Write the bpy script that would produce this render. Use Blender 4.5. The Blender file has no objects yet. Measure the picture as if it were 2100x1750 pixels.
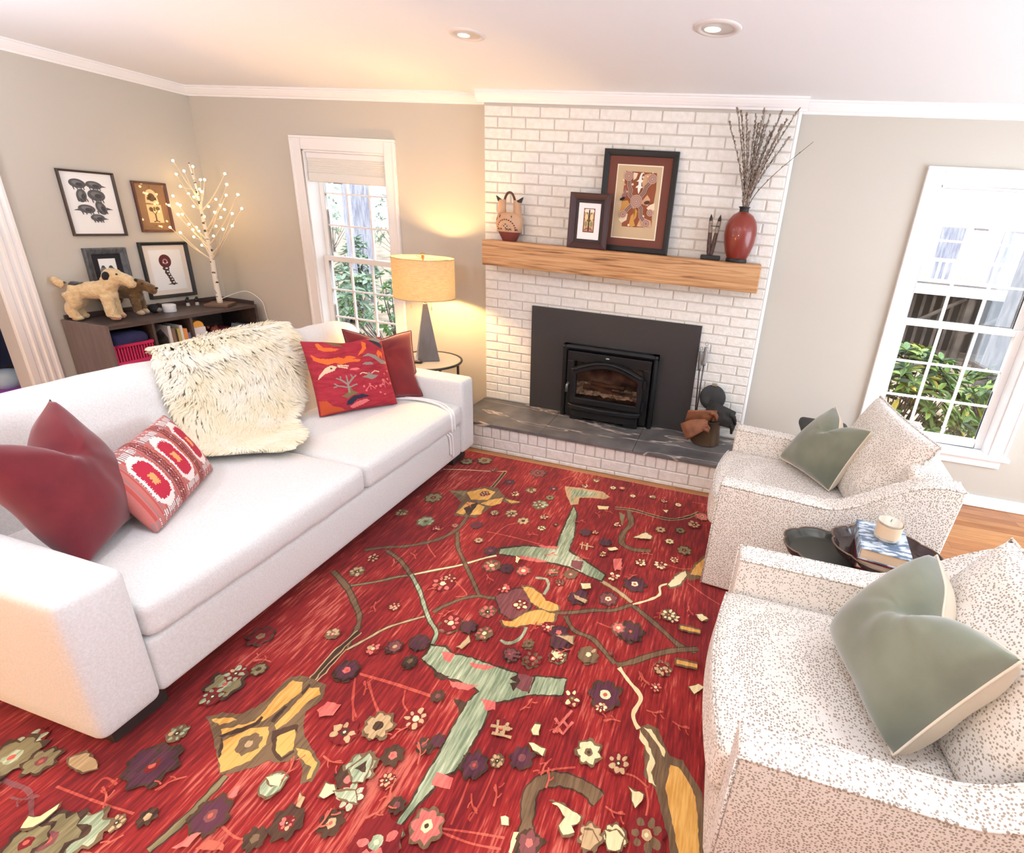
import bpy, math, random
from mathutils import Vector, Matrix, noise
random.seed(7)
PI = math.pi
SC = bpy.context.scene
COL = SC.collection

# ------------------------------------------------------------------ colours and materials
def lin(c):
    return tuple((x/255/12.92) if x/255 <= 0.04045 else ((x/255+0.055)/1.055)**2.4 for x in c)

def rgba(c):
    return (*lin(c), 1.0)

MATS = {}

def mat(name, col, rough=0.6, metal=0.0, col2=None, nscale=20.0, stretch=(1, 1, 1), detail=4.0, lo=0.35, hi=0.65,
        bump=0.0, bscale=200.0, bstretch=(1, 1, 1), spec=0.5, sheen=0.0, trans=0.0, emit=None, estr=0.0, subsurf=0.0, coat=0.0):
    """principled material, optionally mottled between two colours with object-space noise and a bump"""
    m = bpy.data.materials.new(name); m.use_nodes = True
    nt = m.node_tree; b = nt.nodes['Principled BSDF']
    b.inputs['Base Color'].default_value = rgba(col)
    b.inputs['Roughness'].default_value = rough
    b.inputs['Metallic'].default_value = metal
    b.inputs['Specular IOR Level'].default_value = spec
    b.inputs['Sheen Weight'].default_value = sheen
    b.inputs['Coat Weight'].default_value = coat
    if trans: b.inputs['Transmission Weight'].default_value = trans
    if emit:
        b.inputs['Emission Color'].default_value = rgba(emit); b.inputs['Emission Strength'].default_value = estr
    tc = None
    if col2 or bump:
        tc = nt.nodes.new('ShaderNodeTexCoord')
    if col2:
        mp = nt.nodes.new('ShaderNodeMapping'); mp.inputs['Scale'].default_value = stretch
        nz = nt.nodes.new('ShaderNodeTexNoise'); nz.inputs['Scale'].default_value = nscale; nz.inputs['Detail'].default_value = detail
        cr = nt.nodes.new('ShaderNodeValToRGB')
        cr.color_ramp.elements[0].position = lo; cr.color_ramp.elements[0].color = rgba(col)
        cr.color_ramp.elements[1].position = hi; cr.color_ramp.elements[1].color = rgba(col2)
        nt.links.new(tc.outputs['Object'], mp.inputs['Vector']); nt.links.new(mp.outputs['Vector'], nz.inputs['Vector'])
        nt.links.new(nz.outputs['Fac'], cr.inputs['Fac']); nt.links.new(cr.outputs['Color'], b.inputs['Base Color'])
    if bump:
        mp2 = nt.nodes.new('ShaderNodeMapping'); mp2.inputs['Scale'].default_value = bstretch
        nb = nt.nodes.new('ShaderNodeTexNoise'); nb.inputs['Scale'].default_value = bscale; nb.inputs['Detail'].default_value = 3
        bp = nt.nodes.new('ShaderNodeBump'); bp.inputs['Strength'].default_value = bump; bp.inputs['Distance'].default_value = 0.01
        nt.links.new(tc.outputs['Object'], mp2.inputs['Vector']); nt.links.new(mp2.outputs['Vector'], nb.inputs['Vector'])
        nt.links.new(nb.outputs['Fac'], bp.inputs['Height']); nt.links.new(bp.outputs['Normal'], b.inputs['Normal'])
    MATS[name] = m
    return m

def pane_mat(name, refl=0.08, tint=(255, 255, 255)):
    m = bpy.data.materials.new(name); m.use_nodes = True
    nt = m.node_tree; nt.nodes.remove(nt.nodes['Principled BSDF'])
    out = nt.nodes['Material Output']
    t = nt.nodes.new('ShaderNodeBsdfTransparent'); t.inputs['Color'].default_value = rgba(tint)
    g = nt.nodes.new('ShaderNodeBsdfGlossy'); g.inputs['Roughness'].default_value = 0.02
    lw = nt.nodes.new('ShaderNodeLayerWeight'); lw.inputs['Blend'].default_value = 0.25
    ml = nt.nodes.new('ShaderNodeMath'); ml.operation = 'MULTIPLY_ADD'; ml.inputs[1].default_value = 0.16; ml.inputs[2].default_value = refl
    mx = nt.nodes.new('ShaderNodeMixShader')
    nt.links.new(lw.outputs['Facing'], ml.inputs[0]); nt.links.new(ml.outputs[0], mx.inputs['Fac'])
    nt.links.new(t.outputs[0], mx.inputs[1]); nt.links.new(g.outputs[0], mx.inputs[2]); nt.links.new(mx.outputs[0], out.inputs['Surface'])
    MATS[name] = m
    return m

def link(nt, a, b): nt.links.new(a, b)

# ------------------------------------------------------------------ mesh builder
class MB:
    def __init__(self):
        self.v = []; self.f = []; self.m = []; self.T = None
    def add(self, verts, faces, mi=0):
        o = len(self.v)
        if self.T is not None: verts = [tuple(self.T @ Vector(p)) for p in verts]
        self.v += [tuple(p) for p in verts]
        self.f += [tuple(i+o for i in f) for f in faces]; self.m += [mi]*len(faces)
        return self
    def box(self, x0, x1, y0, y1, z0, z1, mi=0):
        v = [(x, y, z) for z in (z0, z1) for y in (y0, y1) for x in (x0, x1)]
        return self.add(v, [(0, 2, 3, 1), (4, 5, 7, 6), (0, 1, 5, 4), (2, 6, 7, 3), (0, 4, 6, 2), (1, 3, 7, 5)], mi)
    def prism(self, pts, ext, mi=0):
        """polygon of 3-D points swept along vector ext"""
        n = len(pts); e = Vector(ext)
        a = [Vector(p) for p in pts]
        v = a + [p+e for p in a]
        return self.add(v, [tuple(range(n-1, -1, -1)), tuple(range(n, 2*n))] + [(i, (i+1) % n, n+(i+1) % n, n+i) for i in range(n)], mi)
    def poly(self, pts, mi=0):
        return self.add(pts, [tuple(range(len(pts)))], mi)
    def tube(self, pts, r, n=8, mi=0, cap=True, closed=False):
        P = [Vector(p) for p in pts]; k = len(P)
        R = r if hasattr(r, '__len__') else [r]*k
        v = []; f = []; up = None
        for i in range(k):
            if closed: t = P[(i+1) % k]-P[i-1]
            else: t = P[min(i+1, k-1)]-P[max(i-1, 0)]
            if t.length < 1e-9: t = Vector((0, 0, 1))
            t.normalize()
            if up is None:
                up = Vector((0, 0, 1)) if abs(t.z) < 0.9 else Vector((1, 0, 0))
            a = t.cross(up)
            if a.length < 1e-6: a = t.orthogonal()
            a.normalize(); b = a.cross(t); up = b
            for j in range(n):
                q = 2*PI*j/n
                v.append(P[i]+(a*math.cos(q)+b*math.sin(q))*R[i])
        kk = k if closed else k-1
        for i in range(kk):
            i2 = (i+1) % k
            for j in range(n):
                f.append((i*n+j, i*n+(j+1) % n, i2*n+(j+1) % n, i2*n+j))
        if cap and not closed:
            f.append(tuple(range(n-1, -1, -1))); f.append(tuple((k-1)*n+j for j in range(n)))
        return self.add(v, f, mi)
    def lathe(self, prof, c=(0, 0, 0), n=32, mi=0, sx=1, sy=1, cap=True):
        v = []; f = []; k = len(prof)
        for r, z in prof:
            for j in range(n):
                q = 2*PI*j/n
                v.append((c[0]+r*math.cos(q)*sx, c[1]+r*math.sin(q)*sy, c[2]+z))
        for i in range(k-1):
            for j in range(n):
                f.append((i*n+j, i*n+(j+1) % n, (i+1)*n+(j+1) % n, (i+1)*n+j))
        if cap:
            if prof[0][0] > 1e-4: f.append(tuple(range(n-1, -1, -1)))
            if prof[-1][0] > 1e-4: f.append(tuple((k-1)*n+j for j in range(n)))
        return self.add(v, f, mi)
    def ball(self, c, r, n=12, k=8, mi=0, rot=None):
        r = r if hasattr(r, '__len__') else (r, r, r)
        v = []; f = []
        for i in range(k+1):
            th = PI*i/k
            for j in range(n):
                q = 2*PI*j/n
                p = Vector((r[0]*math.sin(th)*math.cos(q), r[1]*math.sin(th)*math.sin(q), -r[2]*math.cos(th)))
                if rot: p = rot @ p
                v.append(Vector(c)+p)
        for i in range(k):
            for j in range(n):
                f.append((i*n+j, i*n+(j+1) % n, (i+1)*n+(j+1) % n, (i+1)*n+j))
        return self.add(v, f, mi)
    def grid(self, fn, nu, nv, mi=0, wrap=False):
        v = [fn(i/nu, j/nv) for j in range(nv+1) for i in range(nu+1)]
        w = nu+1
        f = [(j*w+i, j*w+i+1, (j+1)*w+i+1, (j+1)*w+i) for j in range(nv) for i in range(nu)]
        return self.add(v, f, mi)
    def build(self, name, mats, parent=None, smooth=False, bevel=0.0, seg=3, angle=35, local=False, sub=0, remesh=0.0, msmooth=0):
        me = bpy.data.meshes.new(name)
        off = Vector((0, 0, 0))
        if parent is not None and not local: off = ROOTLOC.get(parent.name, Vector((0, 0, 0)))
        me.from_pydata([(p[0]-off.x, p[1]-off.y, p[2]-off.z) for p in self.v], [], self.f)
        mats = mats if isinstance(mats, (list, tuple)) else [mats]
        for m in mats: me.materials.append(m)
        if len(mats) > 1: me.polygons.foreach_set('material_index', self.m)
        me.update(); 
        import bmesh
        bm = bmesh.new(); bm.from_mesh(me)
        bmesh.ops.remove_doubles(bm, verts=bm.verts, dist=1e-6)
        bmesh.ops.recalc_face_normals(bm, faces=bm.faces)
        bm.to_mesh(me); bm.free()
        o = bpy.data.objects.new(name, me); COL.objects.link(o)
        if parent is not None:
            o.parent = parent
            ROOTLOC[o.name] = off if not local else Vector((0, 0, 0))
        if smooth or bevel:
            me.polygons.foreach_set('use_smooth', [True]*len(me.polygons))
        if bevel:
            b = o.modifiers.new('bevel', 'BEVEL'); b.width = bevel; b.segments = seg; b.limit_method = 'ANGLE'
            b.angle_limit = math.radians(angle); b.harden_normals = True
        elif smooth == 'auto':
            me.set_sharp_from_angle(angle=math.radians(angle))
        if remesh:
            r = o.modifiers.new('remesh', 'REMESH'); r.mode = 'VOXEL'; r.voxel_size = remesh; r.use_smooth_shade = True
        if msmooth:
            s = o.modifiers.new('smooth', 'SMOOTH'); s.factor = 0.6; s.iterations = msmooth
        if sub:
            s = o.modifiers.new('subdivision', 'SUBSURF'); s.levels = sub; s.render_levels = sub
        return o

ROOTLOC = {}

def thing(name, label, cat, loc=(0, 0, 0), rot=0.0, group=None):
    o = bpy.data.objects.new(name, None); COL.objects.link(o)
    o.empty_display_size = 0.05
    o.location = loc; o.rotation_euler = (0, 0, rot)
    o['label'] = label; o['category'] = cat
    if group: o['group'] = group
    ROOTLOC[o.name] = Vector(loc) if not rot else Vector((0, 0, 0))
    return o

def tag(o, label, cat, group=None, kind=None):
    o['label'] = label; o['category'] = cat
    if group: o['group'] = group
    if kind: o['kind'] = kind
    return o

def struct(o):
    o['kind'] = 'structure'
    return o

def dup(root, loc=None, rot=None, label=None):
    """copy of a thing with its parts and sub-parts"""
    r = root.copy(); COL.objects.link(r)
    if loc is not None: r.location = loc
    if rot is not None: r.rotation_euler = (0, 0, rot)
    if label: r['label'] = label
    for ch in list(root.children):
        c = ch.copy(); COL.objects.link(c); c.parent = r
        for g in list(ch.children):
            d = g.copy(); COL.objects.link(d); d.parent = c
    return r

def lerp(a, b, t): return a+(b-a)*t
def sm(t):
    t = max(0.0, min(1.0, t)); return t*t*(3-2*t)

def smooth_path(pts, n):
    """Catmull-Rom through 3-D points"""
    P = [Vector(p) for p in pts]; out = []
    for i in range(len(P)-1):
        p0 = P[max(i-1, 0)]; p1 = P[i]; p2 = P[i+1]; p3 = P[min(i+2, len(P)-1)]
        for k in range(n):
            t = k/n
            out.append(0.5*((2*p1)+(p2-p0)*t+(2*p0-5*p1+4*p2-p3)*t*t+(3*p1-p0-3*p2+p3)*t**3))
    out.append(P[-1])
    return out

# ------------------------------------------------------------------ plain materials
wall_m = mat('wall_paint', (201, 195, 183), 0.85, bump=0.03, bscale=350)
ceil_m = mat('ceiling_paint', (238, 238, 238), 0.9)
trim_m = mat('white_trim_paint', (247, 245, 243), 0.4)
brick_m = mat('white_painted_brick', (244, 242, 236), 0.55, col2=(234, 231, 222), nscale=30, bump=0.35, bscale=60)
mortar_m = mat('painted_mortar', (204, 198, 188), 0.8, bump=0.2, bscale=150)
black_m = mat('matte_black', (30, 29, 29), 0.55)
black_metal = mat('black_steel', (42, 42, 43), 0.45, metal=0.2)
iron_m = mat('black_cast_iron', (24, 24, 26), 0.5, metal=0.3, bump=0.08, bscale=300)
pane_m = pane_mat('clear_window_pane', 0.03)
glass_m = pane_mat('picture_glass', 0.03)
SKY, LAMPW, TREEW, OVERHEADW, CORNW, BOUNCEW, DAYW, EXPO = 4.2, 92.0, .25, 8.5, 78.0, 92.0, 84.0, -0.08
# ================================================================== THE ROOM
XL, XR2, WD, YB, CZ = -2.627, 4.7, 0.0755, -5.6, 2.405     # left wall, right wall, back wall plane, rear wall, ceiling
ZH, HD, XR = 0.2254, 0.4915, 2.02                            # hearth height and depth, chimney width

# --- floor: oak boards
def oak():
    m = bpy.data.materials.new('oak_floor_boards'); m.use_nodes = True
    nt = m.node_tree; b = nt.nodes['Principled BSDF']; b.inputs['Roughness'].default_value = 0.28
    tc = nt.nodes.new('ShaderNodeTexCoord')
    br = nt.nodes.new('ShaderNodeTexBrick')
    br.inputs['Scale'].default_value = 1.0; br.inputs['Brick Width'].default_value = 1.1; br.inputs['Row Height'].default_value = 0.062
    br.inputs['Mortar Size'].default_value = 0.0012; br.inputs['Bias'].default_value = 0.0
    br.inputs['Color1'].default_value = rgba((164, 102, 56)); br.inputs['Color2'].default_value = rgba((194, 136, 84))
    br.inputs['Mortar'].default_value = rgba((110, 66, 34))
    mp = nt.nodes.new('ShaderNodeMapping'); mp.inputs['Scale'].default_value = (1.5, 22, 1)
    nz = nt.nodes.new('ShaderNodeTexNoise'); nz.inputs['Scale'].default_value = 4; nz.inputs['Detail'].default_value = 6
    nz.inputs['Distortion'].default_value = 0.6
    mx = nt.nodes.new('ShaderNodeMixRGB'); mx.blend_type = 'OVERLAY'; mx.inputs['Fac'].default_value = 0.55
    link(nt, tc.outputs['Object'], br.inputs['Vector']); link(nt, tc.outputs['Object'], mp.inputs['Vector'])
    link(nt, mp.outputs['Vector'], nz.inputs['Vector']); link(nt, br.outputs['Color'], mx.inputs['Color1'])
    link(nt, nz.outputs['Fac'], mx.inputs['Color2']); link(nt, mx.outputs['Color'], b.inputs['Base Color'])
    return m
oak_m = oak()
struct(MB().box(XL-1.9, XR2, YB, WD+0.25, -0.12, 0.0).build('floor', oak_m))
struct(MB().box(XL-0.12, XR2+0.12, YB-0.12, WD+0.25, CZ, CZ+0.12).build('ceiling', ceil_m))

# --- back wall with two window openings
def wall_with_holes(name, y0, y1, x0, x1, holes, m):
    mb = MB(); xs = x0
    for (a, b, c, d) in holes:
        mb.box(xs, a, y0, y1, 0, CZ); mb.box(a, b, y0, y1, 0, c); mb.box(a, b, y0, y1, d, CZ); xs = b
    mb.box(xs, x1, y0, y1, 0, CZ)
    return struct(mb.build(name, m))
WIN = [(-1.588, -0.848), (2.890, 3.628)]
WZ0, WZ1 = 0.385, 2.0
wall_with_holes('wall_back', WD, WD+0.19, XL-0.12, XR2+0.12, [(a, b, WZ0, WZ1) for a, b in WIN], wall_m)
# left wall with a doorway at the near end
mb = MB()
mb.box(XL-0.12, XL, -1.37, WD+0.02, 0, CZ); mb.box(XL-0.12, XL, -2.5, -1.37, 2.06, CZ); mb.box(XL-0.12, XL, YB, -2.5, 0, CZ)
struct(mb.build('wall_left', wall_m))
# unseen right wall, its wide window placed to light the room
mb = MB()
mb.box(XR2, XR2+0.12, -0.4, WD+0.02, 0, CZ); mb.box(XR2, XR2+0.12, -3.0, -0.4, 0, 0.35); mb.box(XR2, XR2+0.12, -3.0, -0.4, 2.1, CZ)
mb.box(XR2, XR2+0.12, YB-0.12, -3.0, 0, CZ)
struct(mb.build('wall_right', wall_m))
mb = MB()
mb.box(XL-0.12, XR2+0.12, YB-0.12, YB, 0, CZ)
struct(mb.build('wall_rear', wall_m))
# glazing bars of that window
mb = MB()
for y in (-3.0, -2.15, -1.3, -0.46): mb.box(XR2+0.03, XR2+0.09, y, y+0.06, 0.35, 2.1)
mb.box(XR2+0.03, XR2+0.09, -3.0, -0.4, 0.35, 0.41); mb.box(XR2+0.03, XR2+0.09, -3.0, -0.4, 2.04, 2.1)
struct(mb.build('window_3', trim_m))

# --- chimney breast: individually laid painted bricks
def chamfer_brick(mb, x0, x1, z0, z1, yf, yb, c=0.004, mi=0):
    j = lambda s: random.uniform(-s, s)
    d = j(0.0012)
    v = [(x0, yb, z0), (x1, yb, z0), (x1, yb, z1), (x0, yb, z1),
         (x0, yf+c, z0), (x1, yf+c, z0), (x1, yf+c, z1), (x0, yf+c, z1),
         (x0+c+j(.001), yf+d, z0+c+j(.001)), (x1-c+j(.001), yf+d, z0+c+j(.001)), (x1-c+j(.001), yf+d, z1-c+j(.001)), (x0+c+j(.001), yf+d, z1-c+j(.001))]
    mb.add(v, [(8, 9, 10, 11), (4, 5, 9, 8), (5, 6, 10, 9), (6, 7, 11, 10), (7, 4, 8, 11), (0, 1, 5, 4), (1, 2, 6, 5), (2, 3, 7, 6), (3, 0, 4, 7)], mi)
IX0, IX1, IZT = 0.3926, 1.6503, 1.0255
mb = MB()
mb.box(0, XR, 0.005, WD, ZH, CZ-0.03, 1)
top = 2.2597
for row in range(-1, 31):
    z1 = top-0.0677*row; z0 = z1-0.0677
    z0 = max(z0, ZH); z1 = min(z1, 2.346)
    if z1-z0 < 0.01: continue
    off = 0.0 if row % 2 else -0.1015
    x = off
    while x < XR-0.01:
        a = max(x, 0.0)+0.0042; b = min(x+0.203, XR)-0.0042
        x += 0.203
        if b-a < 0.02: continue
        chamfer_brick(mb, a, b, z0+0.0042, z1-0.0042, 0.0, WD-0.002)
struct(mb.build('wall_chimney', [brick_m, mortar_m]))
# white quarter-round strip down the right side of the chimney
mb = MB(); mb.tube([(XR+0.006, 0.03, 0.0), (XR+0.006, 0.03, 2.35)], 0.017, 10)
struct(mb.build('trim_1', trim_m, smooth='auto'))

# --- raised hearth
slate_m = None
def slate():
    m = bpy.data.materials.new('charcoal_slate'); m.use_nodes = True
    nt = m.node_tree; b = nt.nodes['Principled BSDF']; b.inputs['Roughness'].default_value = 0.42
    tc = nt.nodes.new('ShaderNodeTexCoord')
    n1 = nt.nodes.new('ShaderNodeTexNoise'); n1.inputs['Scale'].default_value = 6; n1.inputs['Detail'].default_value = 6
    c1 = nt.nodes.new('ShaderNodeValToRGB')
    c1.color_ramp.elements[0].position = .3; c1.color_ramp.elements[0].color = rgba((80, 79, 80))
    c1.color_ramp.elements[1].position = .75; c1.color_ramp.elements[1].color = rgba((124, 121, 119))
    mp = nt.nodes.new('ShaderNodeMapping'); mp.inputs['Rotation'].default_value = (0, 0, 0.95); mp.inputs['Scale'].default_value = (0.45, 2.4, 1); mp.inputs['Location'].default_value = (0.33, 0.2, 0)
    n2 = nt.nodes.new('ShaderNodeTexNoise'); n2.inputs['Scale'].default_value = 2.2; n2.inputs['Detail'].default_value = 4; n2.inputs['Distortion'].default_value = 0.4
    # thin pale veins where the noise crosses one half
    s = nt.nodes.new('ShaderNodeMath'); s.operation = 'SUBTRACT'; s.inputs[1].default_value = 0.5
    a = nt.nodes.new('ShaderNodeMath'); a.operation = 'ABSOLUTE'
    c2 = nt.nodes.new('ShaderNodeValToRGB')
    c2.color_ramp.elements[0].position = 0.0; c2.color_ramp.elements[0].color = (1, 1, 1, 1)
    c2.color_ramp.elements[1].position = 0.012; c2.color_ramp.elements[1].color = (0, 0, 0, 1)
    mx = nt.nodes.new('ShaderNodeMixRGB'); mx.inputs['Color2'].default_value = rgba((205, 190, 178))
    link(nt, tc.outputs['Object'], n1.inputs['Vector']); link(nt, tc.outputs['Object'], mp.inputs['Vector'])
    link(nt, mp.outputs['Vector'], n2.inputs['Vector']); link(nt, n1.outputs['Fac'], c1.inputs['Fac'])
    link(nt, n2.outputs['Fac'], s.inputs[0]); link(nt, s.outputs[0], a.inputs[0]); link(nt, a.outputs[0], c2.inputs['Fac'])
    link(nt, c1.outputs['Color'], mx.inputs['Color1']); link(nt, c2.outputs['Color'], mx.inputs['Fac'])
    link(nt, mx.outputs['Color'], b.inputs['Base Color'])
    return m
slate_m = slate()
ht = thing('hearth', 'raised white brick hearth with a charcoal slate top under the stove', 'hearth', (0, 0, 0))
mb = MB(); z_s = ZH-0.022
for a, b in ((-0.01, 0.66), (0.662, 1.33), (1.332, 2.05)):
    mb.box(a, b, -HD, 0.0, z_s, ZH)
mb.build('slate_slab', slate_m, ht, bevel=0.002, seg=2)
mb = MB(); mb.box(0.0, XR, -HD+0.022, 0.0, 0.0, z_s, 1)
zs = [(0.0, 0.033), (0.033, 0.112)]
for r, (a0, b0) in enumerate(zs):
    x = -0.1015*(r % 2)
    while x < XR:
        a = max(x, 0)+.004; b = min(x+0.203, XR)-.004; x += 0.203
        if b-a > .02: chamfer_brick(mb, a, b, a0+.004, b0-.004, -HD+0.015, -HD+0.06)
x = 0.0
while x < XR-.02:
    chamfer_brick(mb, x+.004, min(x+0.0712, XR)-.004, 0.116, z_s-.001, -HD+0.015, -HD+0.06); x += 0.0712
mb.build('brick_front', [brick_m, mortar_m], ht)

# --- crown moulding, baseboards
def crown(name, p0, p1, nrm, zt=CZ, h=0.066, d=0.058):
    """p0->p1 along the wall, nrm = direction into the room"""
    prof = [(0, 0), (0.012, 0), (0.014, 0.012), (0.024, 0.016), (0.036, 0.030), (0.046, 0.046), (0.046, 0.054), (d, 0.056), (d, h), (0, h)]
    n = Vector(nrm); e = Vector(p1)-Vector(p0)
    pts = [Vector((p0[0], p0[1], zt-h))+n*a+Vector((0, 0, b)) for a, b in prof]
    return struct(MB().prism(pts, e).build(name, trim_m))
crown('trim_2', (XL, WD, 0), (0.0, WD, 0), (0, -1, 0))
crown('trim_3', (-0.045, 0, 0), (XR+0.045, 0, 0), (0, -1, 0))
crown('trim_4', (XR, WD, 0), (XR2, WD, 0), (0, -1, 0))
crown('trim_5', (XL, YB, 0), (XL, WD, 0), (1, 0, 0))
def base(name, x0, x1, y0, y1):
    mb = MB(); mb.box(x0, x1, y0, y1, 0, 0.085)
    return struct(mb.build(name, trim_m, bevel=0.006, seg=2))
base('baseboard_back', XR, XR2, WD-0.016, WD)
base('baseboard_rear', XL, 0.0, WD-0.016, WD)
base('baseboard_left', XL, XL+0.016, -1.2, WD)
# fluted casing of the doorway in the left wall
mb = MB()
mb.box(XL-0.12, XL+0.004, -1.378, -1.37, 0, 2.06)
cas = [(0, -1.374), (.010, -1.374), (.016, -1.368), (.016, -1.335), (.010, -1.330), (.010, -1.315), (.020, -1.309), (.020, -1.296), (.011, -1.290), (.011, -1.272), (.021, -1.266), (.021, -1.254), (.013, -1.248), (.015, -1.232), (.024, -1.228), (.024, -1.214), (0, -1.214)]
mb.prism([(XL+a, b, 0) for a, b in cas], (0, 0, 2.16))
mb.box(XL, XL+0.02, -2.7, -1.374, 2.06, 2.16); mb.box(XL, XL+0.018, -2.7, -2.5, 0, 2.06); mb.box(XL-0.12, XL+0.004, -2.5, -2.47, 0, 2.06)
struct(mb.build('door_1', trim_m, smooth='auto'))
# the dim room beyond the doorway
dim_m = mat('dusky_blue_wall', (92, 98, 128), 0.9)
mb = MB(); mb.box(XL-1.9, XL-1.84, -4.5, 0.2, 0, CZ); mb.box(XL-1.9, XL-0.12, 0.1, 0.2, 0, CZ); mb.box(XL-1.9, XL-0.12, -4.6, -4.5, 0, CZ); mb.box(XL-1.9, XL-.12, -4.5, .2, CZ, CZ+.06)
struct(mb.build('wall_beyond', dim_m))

# --- the two double-hung windows
blind_m = mat('white_cellular_shade', (238, 236, 228), 0.8)
def window(name, x0, x1, mull_shade):
    yo = WD-0.018
    fr = MB()
    cw = 0.083
    # casing
    for (a, b, c, d) in ((x0-cw, x0, 0.385, 2.0+cw), (x1, x1+cw, 0.385, 2.0+cw), (x0, x1, 2.0, 2.0+cw)):
        fr.box(a, b, yo, WD, c, d); 
    for s, xx in ((-1, x0-cw), (1, x1+cw)):
        fr.box(xx-0.012 if s < 0 else xx-0.006, xx+0.006 if s < 0 else xx+0.012, yo-0.008, WD, 0.385, 2.0+cw-0.0065)
    fr.box(x0-cw-0.012, x1+cw+0.012, yo-0.008, WD, 2.0+cw-0.006, 2.0+cw+0.012)
    # jambs
    fr.box(x0, x0+0.012, WD-0.005, WD+0.17, 0.385, 2.0); fr.box(x1-0.012, x1, WD-0.005, WD+0.17, 0.385, 2.0); fr.box(x0, x1, WD-0.005, WD+0.17, 1.985, 2.0)
    w = struct(fr.build(name, trim_m, bevel=0.003, seg=2))
    sl = MB(); sl.box(x0-cw-0.03, x1+cw+0.03, WD-0.05, WD+0.17, 0.362, 0.388); sl.box(x0-cw, x1+cw, yo, WD, 0.30, 0.362)
    sl.build('sill', trim_m, w, bevel=0.004, seg=2)
    def sash(y, z0, z1, bot):
        s = MB(); a = x0+0.012; b = x1-0.012; fw = 0.045
        s.box(a, a+fw, y, y+0.035, z0, z1); s.box(b-fw, b, y, y+0.035, z0, z1); s.box(a+fw, b-fw, y, y+0.035, z1-0.04, z1); s.box(a+fw, b-fw, y, y+0.035, z0, z0+bot)
        so = s.build('sash', trim_m, w, bevel=0.003, seg=2)
        mu = MB(); gx0 = a+fw; gx1 = b-fw; gz0 = z0+bot; gz1 = z1-0.04
        for k in (1, 2):
            xx = lerp(gx0, gx1, k/3); mu.box(xx-0.007, xx+0.007, y+0.008, y+0.028, gz0, gz1)
            zz = lerp(gz0, gz1, k/3); mu.box(gx0, gx1, y+0.0095, y+0.0265, zz-0.007, zz+0.007)
        mu.build('muntins', trim_m, so)
        g = MB(); g.box(gx0, gx1, y+0.0165, y+0.0195, gz0, gz1); g.build('glass', pane_m, so)
    sash(WD+0.075, 0.39, 1.205, 0.06)
    sash(WD+0.112, 1.165, 1.985, 0.04)
    return w
window('window_1', *WIN[0], True)
window('window_2', *WIN[1], True)
for (a, b), nm in zip(WIN, ('far-left', 'right')):
    t = thing('window_blind', 'white cellular shade drawn up at the top of the %s' % ('window beside the table lamp' if nm == 'far-left' else 'window behind the farther armchair'), 'blind', (a, WD, 1.78), group=None)
    mb = MB(); mb.box(a+0.014, b-0.014, WD+0.012, WD+0.062, 1.945, 1.985); mb.build('headrail', trim_m, t, bevel=0.004, seg=2)
    mb = MB()
    for k in range(7):
        z = 1.84+k*0.015
        mb.prism([(a+0.018, WD+0.018, z), (a+0.018, WD+0.012, z+0.0075), (a+0.018, WD+0.018, z+0.015), (a+0.018, WD+0.056, z+0.015), (a+0.018, WD+0.062, z+0.0075), (a+0.018, WD+0.056, z)], (b-a-0.036, 0, 0))
    mb.build('pleats', blind_m, t)
    mb = MB(); mb.box(a+0.016, b-0.016, WD+0.008, WD+0.06, 1.775, 1.84); mb.build('bottom_rail', blind_m, t, bevel=0.008, seg=3)
    mb = MB(); mb.box((a+b)/2-0.12, (a+b)/2-0.05, WD+0.004, WD+0.02, 1.768, 1.777); mb.build('finger_tab', mat('grey_tab', (150, 145, 140), 0.5), t)

# --- recessed ceiling lights
can_trim = mat('can_light_trim', (222, 214, 208), 0.45)
can_in = mat('can_light_reflector', (206, 198, 193), 0.3, metal=0.4)
can_bulb = mat('frosted_bulb', (250, 246, 240), 0.4, emit=(255, 240, 225), estr=0.5)
for x, y, r, lb in ((0.452, -1.037, 0.083, 'round recessed ceiling light on the lamp side of the chimney'), (1.583, -1.094, 0.094, 'round recessed ceiling light above the stove and red vase side')):
    t = thing('recessed_light', lb, 'ceiling light', (x, y, CZ), group='recessed ceiling lights')
    MB().lathe([(r*.70, -0.003), (r*.76, -0.008), (r*.96, -0.005), (r, 0.0), (r, 0.001), (r*.7, 0.0015)], (x, y, CZ), 40, cap=False).build('trim_ring', can_trim, t, smooth=True)
    MB().lathe([(r*.71, -0.004), (r*.60, -0.0015), (r*.42, -0.0008), (0.0, -0.0006)], (x, y, CZ), 40, cap=False).build('reflector', can_in, t, smooth=True)
    MB().ball((x-r*.22, y+r*.05, CZ-0.004), (r*.36, r*.30, 0.006), 20, 10).build('bulb', can_bulb, t, smooth=True)
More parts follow.
